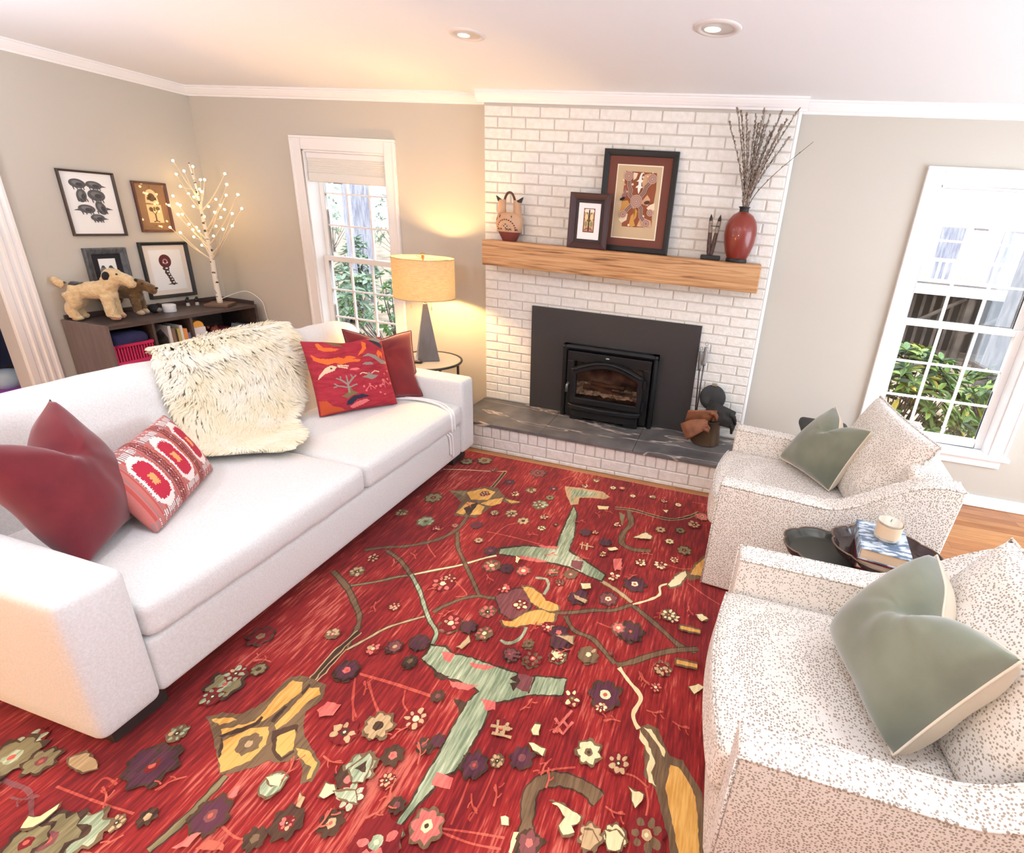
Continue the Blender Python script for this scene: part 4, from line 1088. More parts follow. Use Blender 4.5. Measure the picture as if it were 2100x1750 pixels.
mb = MB(); mb.lathe([(0, 0), (.010, 0), (.010, .022), (.015, .026), (.015, .034), (0, .034)], (lx, ly, 1.315), 16, cap=False); mb.build('finial', brass, lamp, smooth='auto')
# shade: thin translucent linen drum, real thickness
def shade_mat():
    m = bpy.data.materials.new('cream_linen_shade'); m.use_nodes = True
    nt = m.node_tree; b = nt.nodes['Principled BSDF']; out = nt.nodes['Material Output']
    b.inputs['Base Color'].default_value = rgba((240, 226, 198)); b.inputs['Roughness'].default_value = .9
    tr = nt.nodes.new('ShaderNodeBsdfTranslucent'); tr.inputs['Color'].default_value = rgba((250, 226, 176))
    mx = nt.nodes.new('ShaderNodeMixShader'); mx.inputs['Fac'].default_value = .68
    tc = nt.nodes.new('ShaderNodeTexCoord'); mp = nt.nodes.new('ShaderNodeMapping'); mp.inputs['Scale'].default_value = (14, 14, 130)
    nz = nt.nodes.new('ShaderNodeTexNoise'); nz.inputs['Scale'].default_value = 2.0
    cr = nt.nodes.new('ShaderNodeValToRGB'); cr.color_ramp.elements[0].position = .38; cr.color_ramp.elements[0].color = rgba((240, 218, 172)); cr.color_ramp.elements[1].position = .55; cr.color_ramp.elements[1].color = rgba((255, 242, 208))
    link(nt, tc.outputs['Object'], mp.inputs['Vector']); link(nt, mp.outputs['Vector'], nz.inputs['Vector']); link(nt, nz.outputs['Fac'], cr.inputs['Fac']); link(nt, cr.outputs['Color'], tr.inputs['Color'])
    link(nt, b.outputs[0], mx.inputs[1]); link(nt, tr.outputs[0], mx.inputs[2]); link(nt, mx.outputs[0], out.inputs['Surface'])
    return m
SZ0, SZ1, SR = 1.045, 1.318, .212
MB().lathe([(SR, SZ0), (SR, SZ1), (SR-.003, SZ1), (SR-.003, SZ0), (SR, SZ0)], (lx, ly, 0), 64, cap=False).build('lamp_shade', shade_mat(), lamp, smooth='auto', angle=50)
trm = mat('shade_trim', (196, 172, 128), .8)
for z in (SZ0, SZ1):
    mb = MB(); mb.tube([(lx+(SR-.001)*math.cos(2*PI*k/64), ly+(SR-.001)*math.sin(2*PI*k/64), z) for k in range(64)], .0028, 6, closed=True); mb.build('shade_trim', trm, lamp, smooth=True)
mb = MB()
for k in range(3): q = k*2*PI/3+.3; mb.tube([(lx, ly, 1.312), (lx+(SR-.004)*math.cos(q), ly+(SR-.004)*math.sin(q), SZ1-.004)], .002, 6)
mb.build('spider', brass, lamp)
bulb_m = mat('warm_bulb_glass', (255, 240, 210), .4, emit=(255, 206, 130), estr=40)
for s in (-1, 1):
    mb = MB(); mb.ball((lx+s*.055, ly, 1.112), (.028, .028, .032), 16, 10); mb.build('light_bulb', bulb_m, lamp, smooth=True)
    mb = MB(); mb.tube([(lx+s*.004, ly, 1.16), (lx+s*.045, ly, 1.155)], .009, 8); mb.build('socket', brass, lamp, smooth='auto')
    x = lx+s*.082-.012
    mb = MB(); mb.tube([(x, ly-.03, 1.10), (x, ly-.03, .985)], .0010, 5); mb.tube([(x, ly-.03, .985), (x, ly-.03, .958)], [.003, .0048], 8); mb.build('pull_chain', mat('pale_brass', (206, 178, 110), .4, metal=.5) if 'pale_brass' not in MATS else MATS['pale_brass'], lamp, smooth='auto')
rc = thing('remote_control', 'small black remote control on the round side table by the lamp base', 'remote', (-0.385, -0.465, TZ-.003))
mb = MB(); mb.T = Matrix.Translation((-0.365, -0.44, TZ-.003)) @ Matrix.Rotation(.3, 4, 'Z'); mb.box(-.075, .075, -.02, .02, 0, .016); mb.build('case', black_m, rc, bevel=.005, seg=2)
mb = MB(); mb.T = Matrix.Translation((-0.365, -0.44, TZ+.013)) @ Matrix.Rotation(.3, 4, 'Z')
for k in range(4): mb.box(-.05+k*.03, -.035+k*.03, -.008, .008, 0, .002)
mb.build('buttons', mat('grey_rubber', (120, 118, 116), .7), rc)

# ================================================================== TRAY TABLE BETWEEN THE ARMCHAIRS
tt = thing('tray_table', 'dark tray table with two scalloped oval tops between the armchairs', 'side table', (2.44, -1.63, 0))
def tray(cx, cy, z, rx, ry, m, name, rot, k=8):
    mb = MB(); n = 96; v = []; f = []
    rings = [(0.0, 0.0, 0), (.80, 0.0, .0), (.86, .003, .3), (.93, .024, .9), (1.0, .031, 1.0), (1.0, .027, 1.0), (.90, -.006, .4), (0.0, -.008, 0)]
    for r, dz, sc in rings:
        for j in range(n):
            q = 2*PI*j/n; w = 1+.075*sc*abs(math.sin(k*q/2))**.6-.045*sc
            x = r*w*rx*math.cos(q); y = r*w*ry*math.sin(q)
            v.append((cx+x*math.cos(rot)-y*math.sin(rot), cy+x*math.sin(rot)+y*math.cos(rot), z+dz))
    for i in range(len(rings)-1):
        for j in range(n): f.append((i*n+j, i*n+(j+1) % n, (i+1)*n+(j+1) % n, (i+1)*n+j))
    mb.add(v, f); o = mb.build(name, m, tt, smooth='auto', angle=50)
    rm = MB(); rm.tube(v[4*n:5*n], .0035, 6, closed=True); rm.build('rim', MATS.get('worn_bronze_rim') or mat('worn_bronze_rim', (128, 104, 88), .3, metal=.6), o, smooth=True)
    return o
tray(2.525, -1.662, .532, .195, .155, mat('dark_walnut_lacquer', (58, 42, 40), .22, coat=.3), 'upper_tray', -.12)
tray(2.335, -1.632, .470, .172, .132, mat('pewter_tray', (72, 70, 62), .35, metal=.4), 'lower_tray', -.1)
mb = MB(); mb.tube([(2.44, -1.63, .10), (2.44, -1.63, .52)], .013, 12); mb.build('post', black_m, tt, smooth='auto')
for k in range(3):
    q = .5+k*2*PI/3; mb = MB(); mb.tube(smooth_path([(2.44, -1.63, .20), (2.44+.08*math.cos(q), -1.63+.08*math.sin(q), .13), (2.44+.15*math.cos(q), -1.63+.15*math.sin(q), .0235)], 6), [.011]*13, 8); mb.build('leg', black_m, tt, smooth=True)
def book(label, cx, cy, z, w, d, h, rot, cover, pages, group, name='book', cat='book', spine_side=-1):
    t = thing(name, label, cat, (cx, cy, z), group=group)
    T = Matrix.Translation((cx, cy, z)) @ Matrix.Rotation(rot, 4, 'Z')
    mb = MB(); mb.T = T; mb.box(-w/2, w/2, -d/2, d/2, 0, .003); mb.box(-w/2, w/2, -d/2, d/2, h-.003, h); mb.box(spine_side*w/2-.0015, spine_side*w/2+.0015, -d/2, d/2, 0, h); mb.build('cover', cover, t)
    mb = MB(); mb.T = T; mb.box(-w/2+.003, w/2-.004, -d/2+.004, d/2-.004, .003, h-.003); mb.build('pages', pages, t)
    return t
page_m = mat('page_edges', (234, 208, 176), .9, col2=(220, 190, 158), nscale=4, stretch=(1, 1, 160))
blue_cover = mat('blue_white_cover', (208, 218, 228), .45, col2=(92, 112, 134), nscale=22, stretch=(1, 2.6, 1), lo=.44, hi=.56)
book('paperback with dark red cover under the blue book on the tray', 2.495, -1.690, .533, .165, .205, .040, -.20, mat('dark_red_cover', (96, 20, 28), .5), page_m, 'books on the tray table')
book('paperback with blue and white cover on top of the red one, under the candle', 2.493, -1.683, .5735, .168, .208, .046, -.14, blue_cover, page_m, 'books on the tray table')
cz = .6205
cd = thing('candle_jar', 'glass jar candle with cream wax and a pale label on the stacked books', 'candle', (2.498, -1.682, cz))
jar = pane_mat('candle_glass', .16)
cc = (2.498, -1.682, cz)
MB().lathe([(0, 0), (.040, 0), (.044, .006), (.044, .112), (.041, .114), (.041, .010), (0, .010)], cc, 40, cap=False).build('jar', jar, cd, smooth='auto', angle=40)
MB().lathe([(0, .0105), (.0405, .0105), (.0405, .078), (.036, .076), (0, .076)], cc, 40, cap=False).build('wax', mat('ivory_wax', (250, 240, 216), .5, emit=None), cd, smooth='auto', angle=40)
mb = MB(); n = 24; v = []; f = []
for j in range(n+1):
    q = -PI*.95+PI*1.0*j/n
    v += [(cc[0]+.0446*math.cos(q), cc[1]+.0446*math.sin(q), cz+.022), (cc[0]+.0446*math.cos(q), cc[1]+.0446*math.sin(q), cz+.072)]
for j in range(n): f.append((2*j, 2*j+2, 2*j+3, 2*j+1))
mb.add(v, f); mb.build('paper_label', mat('kraft_label', (222, 196, 164), .85), cd, smooth=True)
mb = MB(); mb.tube([(cc[0], cc[1], cz+.075), (cc[0]+.002, cc[1], cz+.086)], .0012, 6); mb.build('wick', black_m, cd)
# dark stand by the wall behind the farther armchair
bs = thing('small_stand', 'small black stand by the back wall, its rounded top showing behind the farther armchair', 'stand', (2.50, -0.33, 0))
mb = MB(); softbox(mb, 2.365, 2.66, -0.44, -0.20, 0.49, 0.555, .028, n=5); mb.build('top', black_m, bs, smooth=True)
for x in (2.41, 2.62):
    for y in (-.40, -.24): mb = MB(); mb.tube([(x, y, 0), (x, y, .50)], .012, 8); mb.build('leg', black_m, bs, smooth='auto')
BULBS = [(-2.41,-0.31,1.837),(-2.423,-0.156,1.812),(-2.408,-0.244,1.772),(-2.57,-0.185,1.747),(-2.092,-0.178,1.776),(-1.988,-0.266,1.699),(-2.427,-0.112,1.721),(-2.275,-0.2,1.722),(-2.416,-0.288,1.659),(-2.427,-0.134,1.649),(-2.301,-0.222,1.634),(-2.483,-0.31,1.586),(-2.522,-0.156,1.61),(-2.361,-0.244,1.589),(-2.51,-0.09,1.557),(-2.116,-0.178,1.622),(-1.899,-0.266,1.634),(-2.307,-0.112,1.583),(-2.168,-0.2,1.546),(-2.327,-0.288,1.522),(-2.57,-0.224,1.528),(-2.545,-0.222,1.518),(-2.543,-0.31,1.514),(-2.342,-0.156,1.525),(-2.182,-0.244,1.49),(-2.263,-0.09,1.511),(-1.986,-0.178,1.533),(-1.985,-0.266,1.494),(-2.289,-0.112,1.448),(-2.349,-0.2,1.448),(-2.498,-0.288,1.451),(-2.57,-0.202,1.45),(-2.57,-0.318,1.349),(-2.378,-0.31,1.387),(-2.509,-0.156,1.355),(-2.438,-0.244,1.343),(-2.57,-0.095,1.321),(-2.57,-0.248,1.309),(-2.413,-0.266,1.29),(-2.356,-0.112,1.376),(-2.084,-0.2,1.399),(-2.076,-0.288,1.373),(-2.375,-0.134,1.298),(-2.405,-0.222,1.225)]
# rug drawing: shapes in floor metres
RUG = [
('L','l',[(0.711,-1.385),(0.874,-1.381),(1.048,-1.39)],0.008),
('L','l',[(0.761,-1.461),(0.788,-1.296),(0.896,-1.213)],0.008),
('L','l',[(1.708,-1.319),(1.79,-1.322),(1.917,-1.26)],0.008),
('L','l',[(1.819,-1.421),(1.901,-1.479),(1.977,-1.521)],0.008),
('L','l',[(0.754,-1.789),(0.85,-1.852),(0.807,-1.88)],0.008),
('L','l',[(1.459,-1.816),(1.533,-1.825),(1.58,-1.798)],0.008),
('L','l',[(0.683,-2.347),(0.84,-2.342),(0.996,-2.345)],0.008),
('L','l',[(0.681,-2.367),(0.744,-2.453),(0.791,-2.51)],0.008),
('L','l',[(0.735,-2.368),(0.806,-2.424),(0.862,-2.463)],0.008),
('L','l',[(0.883,-2.355),(0.906,-2.4),(0.939,-2.422)],0.008),
('L','l',[(0.139,-2.927),(0.279,-2.923),(0.414,-2.915)],0.008),
('L','l',[(0.244,-2.911),(0.238,-2.872),(0.289,-2.874)],0.008),
('L','l',[(0.665,-2.869),(0.75,-2.874),(0.766,-2.783)],0.008),
('L','l',[(0.688,-2.35),(0.844,-2.348),(0.982,-2.35)],0.008),
('L','l',[(0.69,-2.382),(0.74,-2.452),(0.79,-2.494)],0.008),
('L','l',[(0.74,-2.366),(0.797,-2.418),(0.851,-2.46)],0.008),
('L','l',[(1.25,-2.556),(1.257,-2.624),(1.261,-2.683)],0.008),
('L','l',[(1.311,-2.502),(1.314,-2.596),(1.306,-2.66)],0.008),
('L','l',[(1.241,-2.699),(1.325,-2.683),(1.42,-2.668)],0.008),
('L','l',[(1.246,-2.707),(1.338,-2.707),(1.422,-2.695)],0.008),
('L','l',[(1.781,-2.418),(1.795,-2.463),(1.792,-2.515)],0.008),
('L','l',[(1.693,-2.399),(1.741,-2.396),(1.787,-2.416)],0.008),
('L','l',[(1.446,-2.477),(1.492,-2.451),(1.552,-2.426)],0.008),
('L','l',[(1.772,-0.64),(1.885,-0.645),(1.9,-0.688)],0.008),
('L','l',[(0.907,-0.692),(0.964,-0.61),(1.058,-0.687)],0.008),
('L','l',[(0.476,-1.435),(0.466,-1.571),(0.574,-1.669)],0.008),
('L','o',[(0.319,-1.984),(0.421,-1.915),(0.485,-1.859),(0.543,-1.821)],0.016,'k'),
('L','c',[(0.543,-1.821),(0.627,-1.753),(0.715,-1.685),(0.806,-1.592),(0.852,-1.553)],0.014,'b'),
('L','b',[(0.188,-1.92),(0.321,-1.986),(0.42,-2.056),(0.494,-2.115),(0.533,-2.181),(0.552,-2.259)],0.026,'k'),
('L','k',[(0.552,-2.259),(0.555,-2.354),(0.555,-2.43)],0.02,'t'),
('L','b',[(0.317,-1.706),(0.427,-1.748),(0.539,-1.822)],0.022,'k'),
('L','s',[(0.541,-1.821),(0.638,-1.9),(0.714,-1.977),(0.779,-2.039),(0.841,-2.086),(0.859,-2.144)],0.02,'k'),
('L','t',[(0.565,-2.274),(0.604,-2.199),(0.637,-2.134),(0.685,-2.083),(0.747,-2.027)],0.014,'k'),
('L','b',[(0.769,-1.995),(0.79,-1.951),(0.846,-1.88),(0.904,-1.84)],0.018,'k'),
('L','b',[(0.904,-1.84),(0.951,-1.836),(1.004,-1.824)],0.022,'k'),
('L','b',[(0.564,-1.441),(0.638,-1.561),(0.721,-1.648),(0.831,-1.761),(0.902,-1.836)],0.022,'k'),
('L','b',[(0.219,-1.742),(0.302,-1.686),(0.388,-1.645),(0.485,-1.564),(0.533,-1.491),(0.555,-1.405),(0.543,-1.285)],0.024,'k'),
('L','k',[(0.514,-0.723),(0.524,-0.85),(0.528,-0.97)],0.022,'t'),
('L','c',[(0.123,-0.856),(0.269,-0.803),(0.423,-0.761),(0.52,-0.72)],0.01),
('L','t',[(1.408,-1.554),(1.497,-1.594),(1.58,-1.647)],0.024,'b'),
('L','c',[(1.587,-1.658),(1.652,-1.606),(1.696,-1.552),(1.69,-1.497),(1.722,-1.464)],0.016),
('L','b',[(1.583,-1.66),(1.509,-1.724),(1.424,-1.754),(1.344,-1.795),(1.263,-1.829)],0.022,'k'),
('L','b',[(1.588,-1.664),(1.671,-1.718),(1.75,-1.774),(1.824,-1.827),(1.891,-1.836)],0.026,'k'),
('L','b',[(1.898,-1.818),(1.795,-1.863),(1.713,-1.917),(1.649,-1.969),(1.593,-2.007)],0.03,'k'),
('L','b',[(1.318,-1.828),(1.375,-1.891),(1.459,-1.908),(1.511,-1.944),(1.583,-2.001)],0.024,'k'),
('L','k',[(0.55,-2.183),(0.539,-2.265),(0.537,-2.348),(0.544,-2.435)],0.024,'t'),
('L','o',[(0.557,-2.765),(0.559,-2.831),(0.555,-2.903),(0.541,-2.967)],0.024,'k'),
('L','m',[(-0.044,-2.96),(0.02,-2.958),(0.089,-2.959),(0.171,-3.0)],0.016),
('P','k',[(0.832,-1.492),(0.949,-1.423),(1.03,-1.402),(1.109,-1.389),(1.094,-1.259),(1.078,-1.073),(1.073,-0.95),(1.128,-1.036),(1.183,-1.264),(1.19,-1.376),(1.273,-1.419),(1.35,-1.46),(1.425,-1.502),(1.417,-1.562),(1.314,-1.542),(1.246,-1.52),(1.161,-1.519),(1.048,-1.528),(0.942,-1.534),(0.852,-1.547)]),
('P','s',[(0.847,-1.5),(0.954,-1.434),(1.035,-1.413),(1.12,-1.399),(1.102,-1.256),(1.088,-1.074),(1.081,-0.967),(1.119,-1.039),(1.175,-1.267),(1.184,-1.393),(1.27,-1.43),(1.344,-1.468),(1.417,-1.508),(1.408,-1.554),(1.311,-1.531),(1.242,-1.509),(1.157,-1.508),(1.043,-1.517),(0.937,-1.522),(0.859,-1.534)]),
('P','m',[(1.224,-1.455),(1.285,-1.444),(1.294,-1.515),(1.239,-1.507)]),
('P','p',[(0.945,-1.516),(1.039,-1.506),(1.125,-1.508),(1.071,-1.533),(0.966,-1.538)]),
('P','p',[(1.019,-1.401),(1.131,-1.373),(1.109,-1.403),(1.046,-1.412)]),
('P','t',[(0.951,-0.759),(1.061,-0.741),(1.206,-0.736),(1.264,-0.781),(1.241,-0.818),(1.143,-0.839),(1.084,-0.863),(1.1,-0.935),(1.059,-0.964),(1.029,-0.91),(1.002,-0.87)]),
('P','s',[(0.999,-0.78),(1.081,-0.765),(1.202,-0.772),(1.126,-0.826),(1.046,-0.865),(1.067,-0.931),(1.056,-0.936)]),
('P','k',[(0.849,-2.149),(0.911,-2.133),(0.96,-2.155),(1.036,-2.148),(1.144,-2.157),(1.241,-2.156),(1.245,-2.184),(1.301,-2.15),(1.427,-2.12),(1.436,-2.203),(1.315,-2.238),(1.258,-2.281),(1.219,-2.302),(1.209,-2.339),(1.215,-2.38),(1.21,-2.464),(1.202,-2.558),(1.16,-2.583),(1.168,-2.614),(1.147,-2.678),(1.121,-2.764),(1.106,-2.763),(1.115,-2.661),(1.113,-2.601),(1.115,-2.511),(1.111,-2.4),(1.113,-2.327),(1.128,-2.279),(1.096,-2.27),(1.004,-2.268),(0.951,-2.26),(0.855,-2.222),(0.856,-2.193)]),
('P','s',[(0.859,-2.154),(0.912,-2.14),(0.959,-2.162),(1.038,-2.155),(1.146,-2.165),(1.236,-2.165),(1.241,-2.192),(1.303,-2.156),(1.423,-2.129),(1.429,-2.198),(1.312,-2.232),(1.25,-2.277),(1.209,-2.297),(1.201,-2.338),(1.208,-2.379),(1.203,-2.461),(1.196,-2.554),(1.153,-2.579),(1.16,-2.611),(1.14,-2.675),(1.117,-2.759),(1.108,-2.758),(1.121,-2.661),(1.119,-2.602),(1.122,-2.513),(1.117,-2.402),(1.119,-2.328),(1.136,-2.276),(1.098,-2.263),(1.005,-2.26),(0.953,-2.252),(0.859,-2.217),(0.865,-2.195)]),
('P','m',[(1.238,-2.163),(1.298,-2.158),(1.311,-2.228),(1.249,-2.222),(1.259,-2.19)]),
('P','k',[(1.217,-2.193),(1.24,-2.168),(1.258,-2.191),(1.255,-2.237),(1.226,-2.213),(1.248,-2.202)]),
('P','p',[(0.912,-2.163),(0.967,-2.159),(0.974,-2.198),(0.944,-2.195)]),
('P','p',[(1.043,-2.179),(1.145,-2.163),(1.117,-2.186),(1.075,-2.195)]),
('P','k',[(0.937,-2.254),(1.0,-2.255),(0.991,-2.279),(0.95,-2.276)]),
('P','p',[(1.01,-2.272),(1.123,-2.256),(1.096,-2.289),(1.037,-2.292)]),
('P','p',[(1.154,-2.301),(1.211,-2.298),(1.224,-2.324),(1.192,-2.338)]),
('P','p',[(1.144,-2.572),(1.202,-2.568),(1.208,-2.599),(1.15,-2.607)]),
('P','k',[(1.061,-2.332),(1.118,-2.329),(1.118,-2.38),(1.088,-2.353)]),
('P','k',[(1.307,-2.229),(1.303,-2.156),(1.308,-2.156),(1.314,-2.229)]),
('P','k',[(0.972,-1.822),(0.999,-1.762),(1.058,-1.726),(1.121,-1.753),(1.159,-1.821),(1.15,-1.883),(1.101,-1.93),(1.036,-1.907)]),
('P','m',[(0.977,-1.82),(1.007,-1.769),(1.062,-1.735),(1.116,-1.758),(1.153,-1.824),(1.142,-1.877),(1.098,-1.923),(1.04,-1.9)]),
('P','b',[(1.051,-1.709),(1.102,-1.699),(1.169,-1.732),(1.204,-1.767),(1.269,-1.774),(1.286,-1.805),(1.249,-1.832),(1.197,-1.829),(1.14,-1.804)]),
('P','g',[(1.065,-1.72),(1.112,-1.711),(1.172,-1.738),(1.202,-1.767),(1.262,-1.773),(1.276,-1.8),(1.242,-1.824),(1.195,-1.822),(1.144,-1.801)]),
('P','b',[(1.278,-1.824),(1.289,-1.869),(1.254,-1.909),(1.19,-1.924),(1.137,-1.962),(1.083,-1.974),(1.053,-1.944),(1.104,-1.934),(1.142,-1.857),(1.199,-1.82)]),
('P','g',[(1.269,-1.833),(1.279,-1.872),(1.246,-1.907),(1.188,-1.921),(1.14,-1.955),(1.09,-1.966),(1.064,-1.94),(1.11,-1.93),(1.146,-1.864),(1.198,-1.83)]),
('F','c','o',(1.105,-1.83),0.034,5),
('L','s',[(1.18,-1.735),(1.181,-1.679),(1.158,-1.636),(1.132,-1.635),(1.102,-1.642)],0.02),
('L','s',[(1.179,-1.942),(1.182,-1.991),(1.164,-2.03),(1.136,-2.046),(1.106,-2.039)],0.02),
('P','b',[(0.298,-1.081),(0.401,-1.04),(0.479,-0.956),(0.562,-0.943),(0.656,-1.028),(0.775,-1.04),(0.729,-1.086),(0.645,-1.074),(0.625,-1.153),(0.609,-1.229),(0.59,-1.293),(0.466,-1.311),(0.438,-1.173)]),
('P','g',[(0.412,-1.061),(0.49,-0.978),(0.572,-0.991),(0.575,-1.09),(0.476,-1.129)]),
('P','g',[(0.551,-1.147),(0.58,-1.088),(0.647,-1.037),(0.66,-1.104),(0.617,-1.149)]),
('P','g',[(0.466,-1.285),(0.468,-1.161),(0.515,-1.152),(0.515,-1.288)]),
('P','g',[(0.548,-1.279),(0.537,-1.157),(0.588,-1.168),(0.605,-1.25)]),
('P','k',[(0.484,-1.225),(0.522,-1.14),(0.539,-1.152),(0.55,-1.287),(0.538,-1.283)]),
('F','t','k',(0.521,-1.037),0.03,6),
('P','o',[(0.317,-1.084),(0.408,-1.053),(0.416,-1.104)]),
('P','g',[(0.658,-1.045),(0.762,-1.045),(0.718,-1.077)]),
('P','b',[(1.812,-1.362),(1.838,-1.264),(1.896,-1.15),(1.961,-1.058),(1.974,-1.304),(1.884,-1.364),(1.823,-1.408)]),
('P','g',[(1.823,-1.355),(1.847,-1.272),(1.902,-1.166),(1.957,-1.088),(1.964,-1.291),(1.883,-1.349)]),
('P','b',[(1.719,-1.479),(1.755,-1.37),(1.802,-1.321),(1.822,-1.359),(1.786,-1.46),(1.741,-1.5)]),
('P','c',[(1.725,-1.47),(1.761,-1.381),(1.798,-1.339),(1.81,-1.363),(1.781,-1.447),(1.741,-1.485)]),
('P','b',[(0.327,-2.641),(0.364,-2.617),(0.431,-2.599),(0.46,-2.542),(0.46,-2.444),(0.492,-2.419),(0.544,-2.422),(0.608,-2.426),(0.638,-2.474),(0.62,-2.529),(0.647,-2.573),(0.71,-2.615),(0.794,-2.652),(0.809,-2.703),(0.779,-2.718),(0.758,-2.684),(0.722,-2.666),(0.663,-2.692),(0.64,-2.692),(0.608,-2.728),(0.539,-2.77),(0.462,-2.717),(0.369,-2.661)]),
('P','g',[(0.416,-2.661),(0.491,-2.607),(0.479,-2.488),(0.482,-2.447),(0.523,-2.442),(0.546,-2.475),(0.516,-2.599),(0.491,-2.622),(0.434,-2.676)]),
('P','g',[(0.561,-2.6),(0.563,-2.528),(0.561,-2.454),(0.592,-2.439),(0.617,-2.458),(0.598,-2.492),(0.593,-2.582),(0.578,-2.608)]),
('P','g',[(0.593,-2.62),(0.621,-2.586),(0.649,-2.601),(0.681,-2.645),(0.664,-2.677),(0.629,-2.664)]),
('P','g',[(0.453,-2.693),(0.498,-2.629),(0.546,-2.606),(0.59,-2.656),(0.588,-2.71),(0.535,-2.764),(0.492,-2.735)]),
('P','g',[(0.686,-2.636),(0.742,-2.636),(0.784,-2.656),(0.797,-2.696),(0.789,-2.708),(0.773,-2.672),(0.718,-2.66)]),
('P','g',[(0.353,-2.644),(0.409,-2.618),(0.434,-2.618),(0.397,-2.652)]),
('P','k',[(0.426,-2.68),(0.494,-2.61),(0.494,-2.586),(0.505,-2.587),(0.513,-2.615),(0.442,-2.682)]),
('P','k',[(0.571,-2.619),(0.623,-2.572),(0.634,-2.576),(0.651,-2.6),(0.633,-2.591),(0.599,-2.626),(0.632,-2.663),(0.669,-2.678),(0.682,-2.647),(0.692,-2.648),(0.675,-2.687),(0.626,-2.669)]),
('P','k',[(0.538,-2.595),(0.534,-2.534),(0.546,-2.535),(0.556,-2.595)]),
('P','k',[(0.44,-2.682),(0.461,-2.69),(0.495,-2.734),(0.478,-2.726)]),
('P','k',[(0.547,-2.476),(0.547,-2.439),(0.558,-2.444),(0.56,-2.48)]),
('F','b','t',(0.538,-2.672),0.036,6),
('P','b',[(1.724,-2.235),(1.752,-2.21),(1.791,-2.219),(1.825,-2.275),(1.841,-2.3),(1.884,-2.298),(1.906,-2.33),(1.939,-2.366),(1.954,-2.381),(1.973,-2.55),(1.882,-2.577),(1.859,-2.519),(1.81,-2.415),(1.771,-2.389),(1.754,-2.293)]),
('P','g',[(1.847,-2.328),(1.882,-2.329),(1.915,-2.371),(1.934,-2.398),(1.957,-2.545),(1.899,-2.563),(1.873,-2.49),(1.839,-2.403)]),
('P','c',[(1.727,-2.237),(1.762,-2.277),(1.799,-2.336),(1.787,-2.37),(1.811,-2.407),(1.787,-2.398),(1.774,-2.362),(1.777,-2.318),(1.73,-2.267)]),
('P','c',[(1.739,-2.23),(1.768,-2.228),(1.801,-2.265),(1.827,-2.289),(1.822,-2.31),(1.794,-2.273),(1.76,-2.24)]),
('L','c',[(1.603,-2.015),(1.654,-2.064),(1.697,-2.099),(1.71,-2.127),(1.695,-2.186),(1.707,-2.219),(1.724,-2.238)],0.02),
('L','b',[(1.649,-2.497),(1.611,-2.479),(1.555,-2.472),(1.502,-2.48),(1.459,-2.507),(1.445,-2.545),(1.457,-2.588),(1.469,-2.629),(1.49,-2.687)],0.052,'k'),
('P','k',[(1.466,-2.63),(1.495,-2.631),(1.538,-2.641),(1.515,-2.68),(1.461,-2.696),(1.447,-2.664)]),
('P','c',[(1.44,-2.648),(1.452,-2.646),(1.454,-2.68),(1.454,-2.698),(1.443,-2.697)]),
('F','m','p',(1.49,-2.66),0.035,5),
('L','b',[(1.407,-0.893),(1.45,-1.021),(1.427,-1.133),(1.44,-1.225),(1.507,-1.258),(1.601,-1.238)],0.04,'k'),
('L','k',[(1.323,-0.895),(1.431,-0.876),(1.556,-0.892),(1.664,-0.895),(1.753,-0.838),(1.83,-0.751)],0.022,'t'),
('P','c',[(1.214,-0.91),(1.285,-0.893),(1.287,-0.928),(1.235,-0.944)]),
('P','o',[(1.357,-0.935),(1.395,-0.943),(1.408,-1.058),(1.405,-1.07)]),
('F','o','k',(0.26,-1.191),0.055,7),
('F','t','k',(0.186,-1.392),0.035,7),
('F','s','o',(0.356,-1.421),0.05,7),
('F','c','k',(0.695,-0.968),0.03,7),
('F','u','m',(0.6,-0.847),0.036,7),
('F','t','k',(0.77,-0.891),0.036,7),
('F','s','b',(0.884,-1.028),0.05,7),
('F','t','k',(0.764,-1.178),0.038,7),
('F','t','k',(0.858,-1.223),0.036,7),
('F','u','d',(0.636,-1.354),0.034,7),
('F','m','k',(0.727,-0.664),0.06,7),
('F','u','p',(0.898,-0.821),0.03,7),
('F','c','m',(1.071,-0.71),0.026,7),
('F','c','o',(1.125,-0.609),0.024,7),
('F','c','b',(1.255,-0.663),0.022,7),
('F','o','k',(0.912,-0.931),0.03,7),
('F','u','m',(0.809,-1.532),0.036,7),
('F','c',None,(0.983,-1.252),0.024,7),
('F','t','k',(0.299,-1.779),0.03,7),
('F','t','k',(0.297,-1.888),0.034,7),
('F','p','c',(0.713,-1.825),0.052,7),
('F','t','m',(0.721,-1.786),0.032,7),
('F','p','c',(0.866,-1.635),0.044,7),
('F','u','k',(0.943,-1.63),0.036,7),
('F','p','c',(1.027,-1.618),0.036,7),
('F','p','c',(0.993,-1.76),0.032,7),
('F','p','k',(0.988,-1.919),0.036,7),
('F','p','m',(0.878,-2.034),0.05,7),
('F','u','k',(0.955,-2.024),0.036,7),
('F','p','m',(1.03,-2.037),0.036,7),
('F','b','t',(1.168,-1.58),0.03,7),
('F','b','p',(1.255,-1.564),0.034,7),
('F','b','k',(1.223,-1.635),0.026,7),
('F','u','p',(1.335,-1.707),0.045,7),
('F','u',None,(1.345,-1.676),0.03,7),
('F','m','c',(1.471,-1.666),0.045,7),
('F','u','c',(1.57,-1.525),0.056,7),
('F','c','p',(1.457,-1.506),0.032,7),
('F','c','b',(1.568,-1.354),0.032,7),
('F','c','m',(1.67,-1.342),0.036,7),
('F','c','p',(1.733,-1.273),0.024,7),
('F','u','k',(1.612,-1.827),0.06,7),
('F','p','c',(1.561,-1.833),0.032,7),
